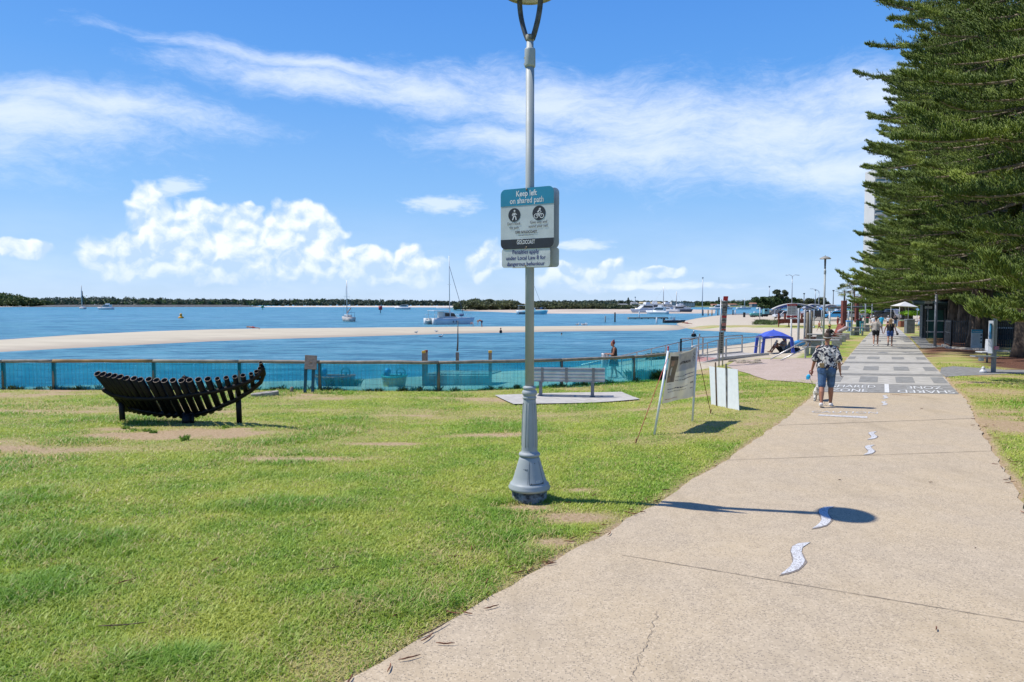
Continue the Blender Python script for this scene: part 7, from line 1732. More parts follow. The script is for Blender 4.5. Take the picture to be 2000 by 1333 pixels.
def trailer(px,py,Y,label,boat=True):
    root=empty('boat_trailer'); root.location=cz(px,py,Y); mb=MB(); mb.bar((-2.5,-.6,.5),(3.6,0,.45),.1); mb.bar((-2.5,.6,.5),(3.6,0,.45),.1); mb.box((-1.0,0,.5),(.1,1.5,.1)); mb.build('chassis',darkm,root)
    for x in (-1.5,-.7):
        for s in (-1,1): mb=MB(); mb.tube([(x,s*.75,.32),(x,s*.95,.32)],.32,12); w=mb.build('wheel',tyre,root)
    tag(root,label,'trailer','boat trailers')
    if boat:
        r2=empty('boat_on_trailer'); r2.location=Vector(cz(px,py,Y))+Vector((0,0,.65)); mb=MB(); hull(mb,5.2,1.9,.9,0,0,.2,.1,.95); mb.build('hull',mat('teal_boat',(.12,.42,.38),.5,var=.1),r2); mb=MB(); mb.box((-.3,0,1.5),(1.2,1.2,.6),taper=.8); mb.build('cuddy',gel,r2); r2.scale=(.5,)*3; root.scale=(.6,)*3; r2.location.z-=.25; tag(r2,'teal hulled boat sitting on its trailer','motor boat')
trailer(1492,619.5,165,'empty four wheeled boat trailer near the dark bin',False)
def truck():
    root=empty('flatbed_truck'); root.location=cz(1511,619,165); mb=MB(); mb.box((0,0,.9),(8,2.2,.3)); mb.build('chassis',darkm,root); mb=MB(); mb.box((-3.0,0,2.0),(1.9,2.2,2.0)); bevel(mb.build('cab',mat('truck_teal',(.18,.42,.45),.4),root),.1); mb=MB(); mb.box((-3.3,0,2.4),(1.0,2.24,.7)); mb.build('window',glass,root); mb=MB(); mb.box((1.2,0,1.9),(5,2.2,1.5)); mb.build('tray_cage',mat('cage_grey',(.34,.34,.33),.6,var=.3,scale=3),root)
    for x in (-3,1.2,2.6):
        for s in (-1,1): mb=MB(); mb.tube([(x,s*.9,.5),(x,s*1.15,.5)],.5,14); mb.build('wheel',tyre,root)
    root.scale=(.62,)*3; tag(root,'teal cab tray truck parked beside the tree','truck','vehicles in the car park')
truck()
trailer(1476,620,160,'boat trailer carrying the small teal boat',True)
# orange safety posts, dark bollards by the water
for i,(px,c,lb) in enumerate([(1383,(.5,.28,.12),'orange brown mooring post left of the pillar'),(1390.5,(.5,.28,.12),'second orange brown mooring post near the pillar'),(1402,(.12,.12,.12),'dark mooring post just left of the pillar'),(1431.5,(.03,.03,.03),'black mooring post in the water beyond the bin'),(1436,(.6,.6,.6),'white capped mooring post beyond the bin'),(1373,(.03,.04,.10),'dark blue mooring post under the tall pole')]):
    q=at(px,613,230); mb=MB(); mb.tube([(0,0,-1.5),(0,0,1.1)],[.22,.18],7); mb.ball((0,0,1.1),.2,5,7); simple('mooring_post',mb,mat('moor%d'%i,c,.7),lb,'post','mooring posts at the car park shore',(q.x,q.y,q.z))
# ================================================================= PEOPLE AND ANIMALS
skin=mat('skin',(.50,.27,.18),.5,var=.06,scale=6); skint=mat('skin_tan',(.36,.155,.085),.5,var=.06,scale=6)
def joints(h,lean=0,stride=.0,swing=.0,bend=0,armout=.09):
    """standing/walking skeleton, facing +y, height h (built for 1.7 and scaled)"""
    J={}
    k=h/1.7
    J['pelvis']=Vector((0,0,.93)); J['waist']=Vector((0,.0,1.08)); J['chest']=Vector((0,0,1.26)); J['neck']=Vector((0,-.01,1.42)); J['head']=Vector((0,.01,1.58))
    for s,n in ((-1,'l'),(1,'r')):
        J['sh'+n]=Vector((s*.185,0,1.385)); J['hip'+n]=Vector((s*.095,0,.90))
        f=stride*s
        J['kn'+n]=Vector((s*.098,f*.24+.015,.49)); J['an'+n]=Vector((s*.10,f*.42-(.05 if f<0 else 0),.09+(.05 if f<0 else 0))); J['toe'+n]=J['an'+n]+Vector((s*.02,.15,-.065 -(.02 if f<0 else 0)))
        a=-swing*s
        J['el'+n]=Vector((s*(.235+armout*.5),a*.12-.02,1.10)); J['wr'+n]=Vector((s*(.25+armout),a*.26+.02,.86))
    return J,k
def hand(mb,w,d,side,curl=.5,r=.009):
    """palm and five curled fingers; d = hand direction, side = thumb side direction"""
    d=d.normalized(); side=(side-d*side.dot(d)).normalized(); n=d.cross(side)
    p0=w+d*.01; p1=w+d*.085
    for o in (-.022,0,.022): mb.cap(p0+side*o*.8,p1+side*o,.016,.014,6)
    for i,(o,L) in enumerate(((.030,.068),(.011,.078),(-.010,.073),(-.029,.058))):
        a=p1+side*o; b=a+(d*math.cos(curl*.6)+n*math.sin(curl*.6))*L*.45; c=b+(d*math.cos(curl*1.7)+n*math.sin(curl*1.7))*L*.32; e=c+(d*math.cos(curl*2.6)+n*math.sin(curl*2.6))*L*.25
        mb.cap(a,b,r,r*.92,6); mb.cap(b,c,r*.92,r*.85,6); mb.cap(c,e,r*.85,r*.7,6)
    t0=w+d*.025+side*.026; t1=t0+d*.028+side*.026+n*.01; t2=t1+d*.030+side*.006+n*.014
    mb.cap(t0,t1,.012,.011,6); mb.cap(t1,t2,.011,.009,6)
def body(J,fem=False,fat=1.0,vox=.02,fingers=False,name='body'):
    mb=MB(); f=fat
    mb.cap(J['neck']-Vector((0,0,.05)),J['head'],.052,.05); 
    hd=J['head']; mb.ball(hd+Vector((0,0,.045)),(.074,.092,.105),10,12); mb.cap(hd+Vector((0,.035,-.055)),hd+Vector((0,.05,-.06)),.042,.036)
    mb.cap(hd+Vector((0,.085,.0)),hd+Vector((0,.098,-.012)),.013,.015,6)
    for s in (-1,1): mb.ball(hd+Vector((s*.076,.0,.005)),(.012,.02,.03),5,6)
    for s,n in ((-1,'l'),(1,'r')):
        mb.cap(J['neck']+Vector((s*.05,0,-.04)),J['sh'+n],.055*f,.060*f)
        mb.cap(J['chest']+Vector((s*.075*f,0,0)),J['waist']+Vector((s*.06*f,0,0)),.105*f,.095*f)
        mb.cap(J['chest']+Vector((s*.10*f,0,.05)),J['chest']+Vector((s*.06*f,0,-.05)),.09*f,.1*f)
        mb.cap(J['waist']+Vector((s*.06*f,0,0)),J['pelvis']+Vector((s*.08*f,-.01,0)),.095*f,.115*f)
        mb.cap(J['pelvis']+Vector((s*.07*f,-.04,-.02)),J['hip'+n]+Vector((0,-.03,-.05)),.10*f,.10*f)
        mb.cap(J['sh'+n],J['el'+n],.050*f,.040*f); mb.cap(J['el'+n],J['wr'+n],.039*f,.025)
        mb.cap(J['hip'+n],J['kn'+n],.088*f,.058*f); mb.cap(J['kn'+n],(J['kn'+n]*.62+J['an'+n]*.38)+Vector((0,-.018,0)),.056*f,.058*f); mb.cap((J['kn'+n]*.62+J['an'+n]*.38)+Vector((0,-.018,0)),J['an'+n],.057*f,.034)
        mb.cap(J['an'+n]+Vector((0,-.03,-.04)),J['toe'+n],.036,.03)
        d=(J['wr'+n]-J['el'+n])
        if fingers: hand(mb,J['wr'+n],d,Vector((0,1,0)),.55,.0085)
        else:
            d.normalize(); mb.cap(J['wr'+n]+d*.02,J['wr'+n]+d*.09,.030,.024)
            mb.cap(J['wr'+n]+d*.03+Vector((0,.03,0)),J['wr'+n]+d*.07+Vector((0,.045,0)),.012,.010)
            for q in range(4): mb.cap(J['wr'+n]+d*.09+Vector((0,.024-.016*q,0)),J['wr'+n]+d*(.155-.008*abs(q-1.3))+Vector((0,.024-.016*q,0)),.010,.008,6)
    return mb
def garment(J,kind,f=1.0,sl=.6):
    mb=MB(); e=.018
    if kind in('shirt','loose','tank'):
        q=1.0 if kind!='loose' else 1.04
        mb.cap(J['chest']+Vector((0,-.01,.06)),J['pelvis']+Vector((0,-.02,.05)),(.115*f+e)*q,(.125*f+e)*q)
        for s,n in ((-1,'l'),(1,'r')):
            mb.cap(J['chest']+Vector((s*.09*f*q,0,.03)),J['waist']+Vector((s*.075*f*q,0,0)),(.105*f+e)*q,(.10*f+e)*q)
            mb.cap(J['waist']+Vector((s*.075*f*q,0,0)),J['pelvis']+Vector((s*.085*f*q,-.01,.03)),(.10*f+e)*q,(.108*f+e)*q)
            if kind!='tank':
                mb.cap(J['neck']+Vector((s*.06,0,-.065)),J['sh'+n]+Vector((-s*.02,0,-.02)),.045*f+e,.055*f+e)
                mb.cap(J['sh'+n]+Vector((-s*.02,0,-.02)),J['sh'+n]*(1-sl)+J['el'+n]*sl,.060*f+e,(.052*f+e)*(1.25 if kind=='loose' else 1.05))
            else: mb.cap(J['chest']+Vector((s*.1,.0,.05)),J['sh'+n]+Vector((-s*.06,0,.0)),.05,.028)
    if kind in('shorts','jeans','long','pants'):
        u={'shorts':.55,'jeans':.93,'long':1.0,'pants':1.0}[kind]
        for s,n in ((-1,'l'),(1,'r')):
            mb.cap(J['waist']+Vector((s*.06*f,0,-.06)),J['pelvis']+Vector((s*.08*f,-.01,0)),.095*f+e*.7,.117*f+e*.7)
            mb.cap(J['pelvis']+Vector((s*.07*f,-.045,-.02)),J['hip'+n]+Vector((0,-.03,-.05)),.10*f+e*.7,.10*f+e*.7)
            en=J['hip'+n]*(1-u)+J['kn'+n]*u; mb.cap(J['hip'+n],en,.090*f+e,(.064*f+e)*(1.12 if kind=='shorts' else 1.0))
            if kind in('long','pants'): mb.cap(J['kn'+n],J['an'+n]+Vector((0,0,.03)),.064*f+e*.6,.045*f+e)
    if kind=='skirt':
        mb.lathe([(.13,J['waist'].z),(.16,.96),(.19,.8),(.23,.58)],18,cap=True)
    return mb
def shoes(J,root,m,parent):
    for n in 'lr':
        mb=MB(); mb.cap(J['an'+n]+Vector((0,-.035,-.05)),J['toe'+n]+Vector((0,.01,.0)),.044,.040); mb.box(((J['an'+n]+J['toe'+n])/2)+Vector((0,-.01,-.045)),(.085,.25,.02)); o=mb.build('shoe',m,parent); remesh(o,.012,2)
def person(px=None,py=None,h=1.7,rz=0,label='',top=None,topk='shirt',bot=None,botk='shorts',hairm=None,hair='short',shoe=None,sk=None,f=1.0,vox=.022,loc=None,J=None,fingers=False,hat=None,group=None,sl=.6,**kw):
    root=empty('person'); 
    if J is None: J,k=joints(h,**kw)
    else: k=h/1.7
    b=body(J,fat=f,vox=vox,fingers=fingers).build('body',sk or skin,root,fix=False); remesh(b,vox,3 if not fingers else 1)
    if top: o=garment(J,topk,f,sl).build('top_clothing',top,root,fix=False); remesh(o,vox,5)
    if bot:
        o=garment(J,botk,f).build('lower_clothing',bot,root,fix=False)
        if botk!='skirt': remesh(o,vox,4)
    if hairm and hair:
        hd=J['head']+Vector((0,0,.05)); mb=MB(); mb.ball(hd+Vector((0,-.018,.012)),(.085,.098,.106),10,12)
        if hair=='bun': mb.ball(hd+Vector((0,-.05,.125)),.045,7,8)
        if hair=='bunlow': mb.ball(hd+Vector((0,-.12,.06)),.045,7,8)
        if hair=='long':
            for x in (-.05,0,.05): mb.cap(hd+Vector((x,-.05,.02)),hd+Vector((x*1.3,-.105,-.42+abs(x))),.055,.04)
        # keep the face clear: hair stops at the brow
        vv=[]; 
        for v in mb.v:
            if v.y>hd.y+.035 and v.z<hd.z+.055: v=Vector((v.x*.8,hd.y+.02,v.z))
            vv.append(v)
        mb.v=vv; o=mb.build('hair',hairm,root,fix=False); remesh(o,max(.014,vox*.8),3)
    if hat:
        hd=J['head']+Vector((0,-.01,.115)); mb=MB(); mb.lathe([(.0,.085),(.06,.08),(.09,.03),(.095,.0),(.20 if 'straw' in hat[0] else .10,-.02),(.205 if 'straw' in hat[0] else .10,-.03),(.09,-.012)],18,c=hd,cap=False); mb.build('hat',hat[1],root,fix=False)
    if 'face' in kw or fingers or vox<.02:
        hd=J['head']; mb=MB()
        for s in (-1,1): mb.ball(hd+Vector((s*.030,.083,.035)),(.012,.006,.008),5,6)
        mb.build('eye',mat('eye_dark',(.03,.02,.02),.3),root); mb=MB(); mb.ball(hd+Vector((0,.090,-.040)),(.022,.006,.006),5,6); mb.build('mouth',mat('lip',(.35,.10,.09),.5),root)
    if shoe: shoes(J,root,shoe,root)
    root.scale=(k,k,k)
    if loc is None: g=G(px,py); loc=(g.x,g.y,g.z)
    root.location=loc; root.rotation_euler=(0,0,rz); tag(root,label,'person',group); return root,J
PR_=R(-28)
hairbr=mat('hair_brown',(.10,.055,.03),.6,var=.3,scale=30,stretch=(1,1,.2)); hairbl=mat('hair_blonde',(.36,.24,.12),.55,var=.3,scale=30,stretch=(1,1,.2),col2=(.22,.13,.06)); hairred=mat('hair_auburn',(.30,.09,.035),.6,var=.2,scale=30); hairblk=mat('hair_black',(.02,.015,.013),.5); maroon=mat('hair_maroon',(.13,.012,.02),.6)
denim=mat('denim',(.065,.135,.25),.85,var=.18,scale=10,bump=.2); denimb=mat('denim_bright',(.05,.12,.36),.8,var=.15,scale=9); blackc=mat('black_cloth',(.015,.015,.018),.85,var=.2,scale=8); whitec=mat('white_cloth',(.66,.66,.66),.8,var=.06,scale=7); shoew=mat('shoe_white',(.66,.64,.60),.6,var=.05)
def floral():
    m=bpy.data.materials.new('floral_cloth'); m.use_nodes=True; t=NT(m.node_tree); P=t.n('ShaderNodeTexCoord').outputs['Object']
    n=t.noise(P,10.5,3,.62,1.2); n2=t.noise(P,24,3,.6); v=t.m('ADD',n,t.m('MULTIPLY',t.m('SUBTRACT',n2,.5),.22))
    c=t.mix(t.ss(v,.495,.515),(.60,.57,.51,1),(.010,.012,.028,1)); c=t.mix(t.m('MULTIPLY',t.ss(t.noise(P,17,2),.56,.58),t.m('LESS_THAN',v,.495)),c,(.36,.34,.30,1))
    p=t.n('ShaderNodeBsdfPrincipled',{'Base Color':c,'Roughness':.85}); t.n('ShaderNodeOutputMaterial',{0:p.outputs[0]}); return m
# --- walking woman with floral shirt
J,k=joints(1.66,stride=.42,swing=.25,armout=.10)
for n,s in (('l',-1),('r',1)):
    J['sh'+n].x*=1.0
J['hea']=None; del J['hea']
J['wrl']=Vector((-.32,.05,.85)); J['ell']=Vector((-.262,-.02,1.10)); J['wrr']=Vector((.285,-.03,.85)); J['elr']=Vector((.255,-.05,1.09)); J['head'].z+=.03; J['neck'].z+=.015
g=G(1613,795)
wo,J=person(loc=(g.x,g.y,g.z),h=1.62,rz=PR_+R(4),label='woman in black and white floral shirt walking a small dog',top=floral(),topk='loose',bot=denim,botk='jeans',hairm=hairbr,hair='bun',shoe=shoew,sk=skint,f=1.06,vox=.011,J=J,fingers=True,sl=.85)
mb=MB(); hd=J['head']+Vector((0,-.01,.03)); pts=[(hd.x+.086*math.cos(a),hd.y-.010+.102*math.sin(a),hd.z+.012+.018*math.sin(a)) for a in [i*math.pi/14 for i in range(28)]]
for i in range(28): a=Vector(pts[i]);b=Vector(pts[(i+1)%28]); mb.bar(a,b,.006,.024)
mb.build('headband',mat('cream_band',(.60,.55,.46),.7),wo,fix=False)
mb=MB(); mb.cap(J['neck']+Vector((-.11,0,-.045)),J['neck']+Vector((.11,0,-.045)),.074,.074); nk=mb.build('top_clothing',floral() if 'fl' not in MC else MC['fl'],wo,fix=False); remesh(nk,.011,4)
mb=MB(); mb.box((-.105,-.17,.99),(.10,.03,.11)); bevel(mb.build('belt_pouch',mat('tan_leather',(.28,.19,.08),.6),wo),.01)
mb=MB(); mb.box((-.10,-.175,.86),(.11,.012,.12)); bevel(mb.build('back_pocket',denim,wo),.004)
# leash handle held in the left hand
hp=wo.matrix_basis@Vector((-.36,.08,.725)); 
root=empty('retractable_leash',hp,PR_); mb=MB(); mb.ball((-.03,0,-.03),(.045,.028,.055),8,10); mb.box((-.045,0,-.06),(.07,.045,.08)); bevel(mb.build('casing',mat('leash_blue',(.03,.45,.72),.4,var=.1),root),.01)
mb=MB(); mb.tube([(.02,0,.0),(.05,0,.05),(.06,0,.09),(.03,0,.12),(-.01,0,.10),(.0,0,.03)],.012,7); mb.build('grip',mat('leash_red',(.42,.03,.04),.5),root)
DG=G(1597,783)
e_=Vector((DG.x+.10,DG.y+.16,DG.z+.27))-Vector(hp); e_=Matrix.Rotation(-PR_,3,'Z')@e_
mb=MB(); mb.tube([(0,0,-.06),(e_.x*.4,e_.y*.4,e_.z*.5-.08),(e_.x*.8,e_.y*.8,e_.z*.9),(e_.x,e_.y,e_.z)],.004,5); mb.build('cord',darkm,root); tag(root,'sky blue retractable leash held by the walking woman','leash')
# --- dog: small white fluffy, walking away
def dog():
    root=empty('small_white_dog',(DG.x,DG.y,DG.z),PR_); fur=mat('white_fur',(.68,.64,.56),.9,var=.22,scale=26,bump=1.0); mb=MB()
    mb.cap((0,-.11,.235),(0,.13,.25),.082,.092); mb.cap((0,.10,.215),(0,.16,.24),.085,.07); mb.cap((0,.16,.27),(.02,.25,.34),.055,.05)
    mb.ball((.02,.28,.37),(.058,.062,.056),8,10); mb.cap((.02,.32,.355),(.02,.37,.345),.03,.022)
    for s in (-1,1): mb.cap((.02+s*.05,.27,.40),(.02+s*.068,.265,.335),.022,.018)
    for s,o in ((-1,.05),(1,-.05)):
        mb.cap((s*.055,.12+o*.3,.20),(s*.055,.12+o,.10),.032,.026); mb.cap((s*.055,.12+o,.10),(s*.055,.115+o*1.3,.03),.025,.022); mb.cap((s*.055,.115+o*1.3,.022),(s*.055,.15+o*1.3,.02),.023,.020)
        mb.cap((s*.055,-.10,.20),(s*.055,-.06-o,.14),.045,.034); mb.cap((s*.055,-.06-o,.14),(s*.055,-.13-o,.09),.030,.023); mb.cap((s*.055,-.13-o,.09),(s*.055,-.12-o*1.2,.03),.022,.022); mb.cap((s*.055,-.12-o*1.2,.022),(s*.055,-.09-o*1.2,.02),.023,.020)
    mb.cap((0,-.16,.27),(0,-.19,.34),.03,.028); mb.cap((0,-.19,.34),(.0,-.15,.40),.03,.022)
    o=mb.build('body',fur,root,fix=False); remesh(o,.010,1)
    tx=bpy.data.textures.new('fur_tex','CLOUDS'); tx.noise_scale=.025; dm=o.modifiers.new('fur','DISPLACE'); dm.texture=tx; dm.strength=.03; dm.mid_level=.45
    mb=MB(); mb.ball((.02,.39,.35),.011,5,6); mb.build('nose',blackc,root); mb=MB(); mb.tube([(.02+.055*math.cos(a),.215+.02*math.sin(a),.31+.05*math.sin(a)) for a in [i*math.pi/8 for i in range(16)]],.008,5,closed=True); mb.build('collar',darkm,root)
    mb=MB(); mb.box((-.055,-.13,.02),(.05,.06,.03)); mb.build('dark_paw',blackc,root); tag(root,'small fluffy white dog trotting beside the woman','dog')
dog()
# --- couple ahead
J,k=joints(1.8,stride=.35,swing=.2); J['wrl']=Vector((-.23,.22,1.10)); J['ell']=Vector((-.27,-.03,1.12))
person(1710,676.5,1.83,PR_,'man in beige t-shirt and black shorts walking away',mat('beige_cloth',(.47,.42,.37),.85,var=.1,scale=8),'loose',blackc,'shorts',hairbr,'short',shoew,skin,1.0,.018,J=J)
person(1738,676.5,1.72,PR_,'blonde woman in denim playsuit walking away',blackc,'tank',denimb,'shorts',hairbl,'long',mat('sandal',(.22,.12,.08),.7),skin,1.0,.018,stride=.3,swing=.15)
g=G(1738,676.5); q=Vector((g.x,g.y,g.z))+Matrix.Rotation(PR_,3,'Z')@Vector((.40,.02,.78)); mb=MB(); mb.ball((0,0,0),(.07,.09,.085),7,9); mb.tube([(0,-.05,.06),(-.03,-.03,.16),(-.03,.03,.16),(0,.05,.06)],.012,6); o=mb.build('handbag',blackc); o.location=q; tag(o,'small black handbag carried by the blonde woman','bag')
P=lambda *a,**k:person(*a,**k)
P(1705.5,645,1.72,PR_,'walker in white t-shirt and white cap by the fourth lamp',whitec,'shirt',blackc,'shorts',hairbr,'short',shoew,hat=('cap',whitec),stride=.3,vox=.03)
P(1721,643.5,1.8,PR_,'man in bright turquoise shirt walking away',mat('turquoise_cloth',(.03,.38,.56),.8,var=.08),'loose',mat('teal_shorts',(.04,.36,.44),.8),'shorts',hairblk,'short',shoew,stride=.3,vox=.03)
P(1734.5,640.5,1.65,PR_+R(180),'person in white top and maroon trousers facing the camera',whitec,'shirt',mat('maroon_cloth',(.09,.02,.03),.8),'long',hairblk,'short',blackc,hat=('cap',whitec),vox=.03)
P(1748.5,640,1.75,PR_,'man in black t-shirt and blue jeans walking away',blackc,'shirt',denim,'long',hairblk,'short',shoew,stride=.25,vox=.03)
P(1795.5,644.5,1.62,R(120),'auburn haired woman in grey top at the market stall',mat('grey_top',(.40,.36,.38),.8),'shirt',mat('light_denim',(.20,.36,.50),.8),'skirt',hairred,'long',mat('sandal',(.22,.12,.08),.7),vox=.03)
P(1806.5,643.5,1.74,R(60),'man in white t-shirt and cap at the market stall',whitec,'shirt',blackc,'shorts',hairblk,'short',shoew,hat=('cap',whitec),vox=.03)
P(1800.5,642.5,1.65,R(-20),'person in dark dress between the two stall customers',blackc,'shirt',blackc,'skirt',hairblk,'short',blackc,vox=.03)
P(1636,640.5,1.6,R(40),'child in red swimwear standing near the rusty column',mat('red_swim',(.42,.05,.05),.7),'tank',mat('red_swim',(.42,.05,.05),.7),'shorts',hairblk,'short',None,skint,vox=.03)
for px,py,c,lb in [(1683,627,(.05,.25,.30),'distant person in teal beside the second rusty column'),(1675,625,(.5,.5,.5),'distant person in white between column and lamp'),(1701,628,(.5,.5,.5),'distant person in white right of the lamps'),(1759,627,(.3,.32,.35),'distant person in grey near the vans')]:
    P(px,py+4,1.7,1.0,lb,mat('cl%d'%px,c,.8),'shirt',blackc,'shorts',hairblk,'short',None,vox=.035)
# running child
J,k=joints(1.3,stride=1.0,swing=1.0); P(1600,648,1.25,R(-60),'bare chested child running on the sand',None,'shirt',mat('brown_shorts',(.2,.1,.06),.8),'shorts',hairbr,'short',None,skint,J=J,vox=.03)
# bathing woman by the water
J,k=joints(1.65,stride=.2); 
J['head']+=Vector((0,.05,-.01)); 
for n,s in (('l',-1),('r',1)): J['el'+n]=Vector((s*.22,.06,1.12)); J['wr'+n]=Vector((s*.07,.33,1.14))
g=at(1199,700,30.5); z=H(g.x,g.y)
hz=at(1199,659.5,30.5).z
wb,J=person(h=1.65,rz=R(88),label='woman with maroon bun in black top walking along the water edge',top=blackc,topk='tank',bot=blackc,botk='skirt',hairm=maroon,hair='bun',sk=skint,J=J,vox=.02,loc=(g.x,g.y,min(z,hz-1.72)))
q=wb.matrix_basis@Vector((0,.40,1.0)); mb=MB()
V=[];f=[]
for j in range(9):
    for i in range(13):
        u=i/12; v=j/8; V.append(((u-.5)*.34*(1-.25*v),.05*math.sin(u*14+v*3),-.62*v+.14+.02*math.sin(u*9)))
for j in range(8):
    for i in range(12): f.append((j*13+i,j*13+i+1,(j+1)*13+i+1,(j+1)*13+i))
o=build('white_towel',V,f,whitec,None,smooth=True); o.location=q; so=o.modifiers.new('thick','SOLIDIFY'); so.thickness=.02; tag(o,'crumpled white towel held by the woman at the water','towel')
# bending man and child on the sandbar
def bent(px,py,h,label,botm,sk_=skint,Y=None,dirn=R(80)):
    J,k=joints(1.7,stride=.12); 
    for n,s in (('l',-1),('r',1)): J['sh'+n]=Vector((s*.17,.48,1.02)); J['el'+n]=Vector((s*.18,.55,.78)); J['wr'+n]=Vector((s*.14,.60,.55))
    J['waist']=Vector((0,.13,1.02)); J['chest']=Vector((0,.33,1.05)); J['neck']=Vector((0,.55,1.02)); J['head']=Vector((0,.64,.94))
    q=Z(px,py,ZW+.25); return person(loc=(q.x,q.y,ZW+.22),h=h,rz=dirn,label=label,bot=botm,botk='shorts',hairm=hairbl,hair='short',sk=sk_,J=J,vox=.03)
bent(941,640,1.75,'shirtless man in dark shorts bending over on the sandbar',mat('navy_shorts',(.03,.02,.06),.8))
bent(924,638.3,1.0,'small child crouching beside the bending man',mat('pale_child',(.42,.45,.50),.8),skin)
# swimmers (only what stands above the water)
def swimmer(px,py,label,depth,top=None,hairm=hairblk,hat=None,Y=None,rz=0,h=1.7):
    q=Z(px,py,ZW); return person(loc=(q.x,q.y,ZW-depth),h=h,rz=rz,label=label,top=top,topk='shirt',bot=None,hairm=hairm,hair='short',sk=skint,hat=hat,vox=.03)
swimmer(978,651,'dark wetsuited bather standing chest deep left of the lamp pole',1.05,blackc,rz=R(60)); swimmer(1097,655,'lone dark head of a swimmer right of the lamp pole',1.42); swimmer(1355,658.5,'bather in white cap and black top beyond the ramp rail',1.05,blackc,hat=('cap',whitec)); swimmer(1366.5,658,'swimmer head beside the white capped bather',1.40,None,hairbl)
# lying sunbather
def lying(px,py,label,z,c=None,rz=R(95)):
    q=Z(px,py,z); root,J=person(loc=(q.x,q.y,z+.12),h=1.65,label=label,bot=c or mat('red_swim',(.42,.05,.05),.7),botk='shorts',hairm=hairbl,hair='long',sk=skint,vox=.03); root.rotation_euler=(R(-84),0,rz); return root
lying(507,643,'sunbather lying on the sandbar crest',ZW+.45); lying(1352,634,'sunbather in red lying on the sand near the runabout',ZW+.35,rz=R(80))
# seated reader inside the gazebo
def seated(loc,rz,label,top,bot,h=1.7,hairm=hairbr,hat=None,back=-.16,arms=None,knees=.34,sk_=skint,vox=.022,seat=.10,botk='shorts'):
    J,k=joints(1.7)
    o=Vector((0,0,seat-.93+.02)); 
    for a in ('pelvis',): J[a]=Vector((0,0,seat+.05))
    J['waist']=Vector((0,back*.35,seat+.20)); J['chest']=Vector((0,back*.75,seat+.38)); J['neck']=Vector((0,back*.95,seat+.54)); J['head']=Vector((0,back*.8,seat+.70))
    for n,s in (('l',-1),('r',1)):
        J['sh'+n]=Vector((s*.18,back*.9,seat+.50)); J['hip'+n]=Vector((s*.10,.02,seat+.03)); J['kn'+n]=Vector((s*.12,.36,seat+knees)); J['an'+n]=Vector((s*.12,.62,max(.08,seat-.02 if knees>.1 else .08))); J['toe'+n]=J['an'+n]+Vector((0,.15,-.04))
        J['el'+n]=Vector((s*.24,back*.9+.12,seat+.30)); J['wr'+n]=Vector((s*.13,.26,seat+.42))
    if arms:
        for kk,v in arms.items(): J[kk]=Vector(v)
    return person(loc=loc,h=h,rz=rz,label=label,top=top,bot=bot,botk=botk,hairm=hairm,hair='short',sk=sk_,J=J,vox=vox,hat=hat)
gz=GZ.location; q=at(1522,691,39.2); z=H(q.x,q.y)
seated((q.x+.12,q.y,z),R(96),'person in grey shirt and black hat reading under the blue gazebo',mat('grey_shirt',(.36,.33,.31),.8),blackc,hat=('straw',blackc),seat=.12)
root=empty('low_beach_chair',(q.x+.42,q.y,z)); mb=MB(); mb.prism([(-.30,-.3,.10),(.06,-.3,.08),(.30,-.3,.62),(.24,-.3,.64),(.02,-.3,.13),(-.30,-.3,.14)],0,thick=(0,.6,0)); mb.build('seat_sling',mat('chair_stripe',(.10,.11,.10),.8,var=.5,scale=9,col2=(.35,.34,.3)),root); mb=MB(); mb.tube([(-.25,-.3,0),(.15,-.3,.3),(.32,-.3,.66)],.015,6); mb.tube([(-.25,.3,0),(.15,.3,.3),(.32,.3,.66)],.015,6); mb.build('frame',railg,root); tag(root,'low dark beach chair under the gazebo','chair')
mb=MB(); mb.box((0,0,0),(.03,.26,.34),M=Matrix.Rotation(R(25),3,'Y')@Matrix.Rotation(R(10),3,'X')); o=mb.build('open_book',mat('page_grey',(.45,.46,.45),.7)); o.location=(q.x-.20,q.y,z+.56); tag(o,'open pale magazine held by the reader','book')
for dx,c,r,lb,nm in [(.75,(.02,.02,.03),.2,'dark beach bag at the right gazebo leg','beach_bag'),(.55,(.30,.31,.30),.16,'grey towel bundle beside the beach bag','towel_bundle')]:
    mb=MB(); mb.ball((0,0,r*.6),(r,r*.8,r*.7),7,9); mb.tube([(-r*.5,0,r),(-r*.3,0,r*1.7),(r*.3,0,r*1.7),(r*.5,0,r)],.015,5); o=mb.build(nm,mat(nm,c,.8,var=.3,scale=9)); o.location=(q.x+dx+.2,q.y-.1,H(q.x+dx,q.y)); tag(o,lb,'bag')
# straw hat man leaning on the seats, with helper shapes around him
q=at(1622,664,50); z=H(q.x,q.y)
seated((q.x,q.y,z),R(-75),'man in straw hat and black shirt seated behind the second lamp',blackc,mat('red_shorts',(.35,.06,.05),.8),hat=('straw_',mat('straw_hat',(.50,.32,.13),.8,var=.15,scale=20)),seat=.42,knees=.06,back=-.12,arms={'ell':(-.28,.20,.66),'wrl':(-.25,.42,.60),'elr':(.30,.1,.66),'wrr':(.3,.36,.58)})
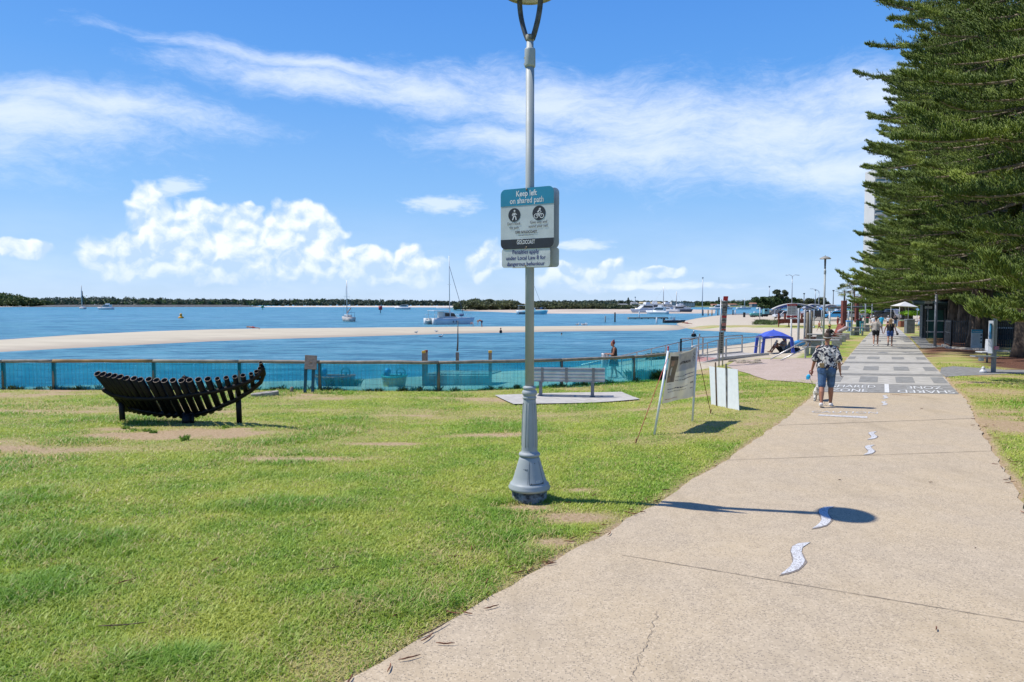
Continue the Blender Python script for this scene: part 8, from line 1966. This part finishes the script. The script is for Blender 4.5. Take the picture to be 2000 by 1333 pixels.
# rust red lounger frame and sunbather lying beyond
root=empty('timber_day_bed'); a=at(1633,660,56); root.location=(a.x,a.y,H(a.x,a.y)); mb=MB(); mb.bar((0,0,.25),(1.0,1.3,1.15),.5,.10); mb.bar((.0,0,.25),(-.3,-.2,.2),.5,.1); mb.build('sloping_back',rust,root); mb=MB(); mb.box((.95,1.3,.6),(.12,.5,1.25)); mb.build('end_post',rust,root); mb=MB(); mb.box((.4,.4,.3),(.5,.3,.4)); mb.build('base',rust,root); tag(root,'rust red sloping timber day bed beside the white bin','day bed')
mb=MB(); mb.cap((0,0,0),(.75,.35,.25),.13,.17); o=mb.build('rolled_towel',mat('pink_towel',(.52,.42,.42),.8,var=.2,scale=6)); o.location=(a.x+.35,a.y+.3,H(a.x,a.y)+.62); tag(o,'pale pink rolled towel on the sloping day bed','towel')
# blue bag on sand, dark bins
for px,py,Y,c,r,lb in [(1561,673,44,(.03,.26,.60),.26,'bright blue beach bag behind the sloping handrail')]:
    q=at(px,py,Y); mb=MB(); mb.ball((0,0,.18),(.42,.2,.18),7,10); mb.tube([(-.15,0,.3),(0,0,.42),(.15,0,.3)],.02,5); o=mb.build('beach_bag',mat('bag_blue',c,.6,var=.15,scale=5)); o.location=(q.x,q.y,max(H(q.x,q.y),q.z-.1)); tag(o,lb,'bag')
for px,lb in [(1560,'pale concrete planter tub nearest the blue bag'),(1572,'pale concrete planter tub left of the low deck')]:
    q=at(px,668 if px<1570 else 665,46.5 if px<1570 else 48); mb=MB(); mb.lathe([(.20,0),(.30,.32),(.30,.36),(.24,.36)],14); o=mb.build('concrete_tub',cm_); o.location=(q.x,q.y,H(q.x,q.y)); tag(o,lb,'tub')
# seagulls
gw=mat('gull_white',(.68,.68,.66),.6,var=.06); gg=mat('gull_grey',(.30,.31,.33),.6)
def gull(loc,rz,label,k=1.0):
    root=empty('seagull',loc,rz); mb=MB(); mb.ball((0,0,.16),(.15,.062,.065),7,9); mb.cap((.10,0,.19),(.14,0,.27),.038,.032); mb.ball((.15,0,.285),(.04,.033,.033),6,8); mb.build('body',gw,root)
    mb=MB(); mb.cap((.185,0,.28),(.22,0,.272),.010,.004); mb.build('beak',mat('beak_red',(.5,.08,.03),.5),root); mb=MB(); mb.ball((-.06,.045,.175),(.15,.025,.045),6,8); mb.ball((-.06,-.045,.175),(.15,.025,.045),6,8); mb.build('wing',gg,root)
    for s in (-1,1): mb=MB(); mb.tube([(0,s*.025,.12),(0,s*.025,.0)],.006,5); mb.build('leg',mat('beak_red',(.5,.08,.03),.5),root)
    root.scale=(k,)*3; tag(root,label,'seagull','seagulls resting on the sandbar')
for i,(px,py,a,k) in enumerate([(1128,636.5,.3,1.6),(1138,637,2.8,1.5),(1141.5,636.6,.2,1.7),(1145.5,636.8,1,1.5),(813,652,.5,1.2),(852,650,2.9,1.2),(861,657.5,.2,1.4),(1069,708,.4,1.0),(1110,710,.2,1.0)]):
    q=Z(px,py,ZW+.2); z=ZW+(.18 if py<656 else -.02)
    if py>700: q=at(px,711,26+.0*i); z=H(q.x,q.y)
    gull((q.x,q.y,max(z,ZW-.02)),a,['white gull left of the group of three on the sandbar','first gull of the tight group of three','middle gull of the tight group of three','right gull of the tight group of three','gull on the sandbar left of the catamaran bow pole','gull on the sandbar edge near the slim mast','gull floating just off the sandbar','gull on the beach left of the bench behind cloth','gull on the beach above the bench behind cloth'][i],k)
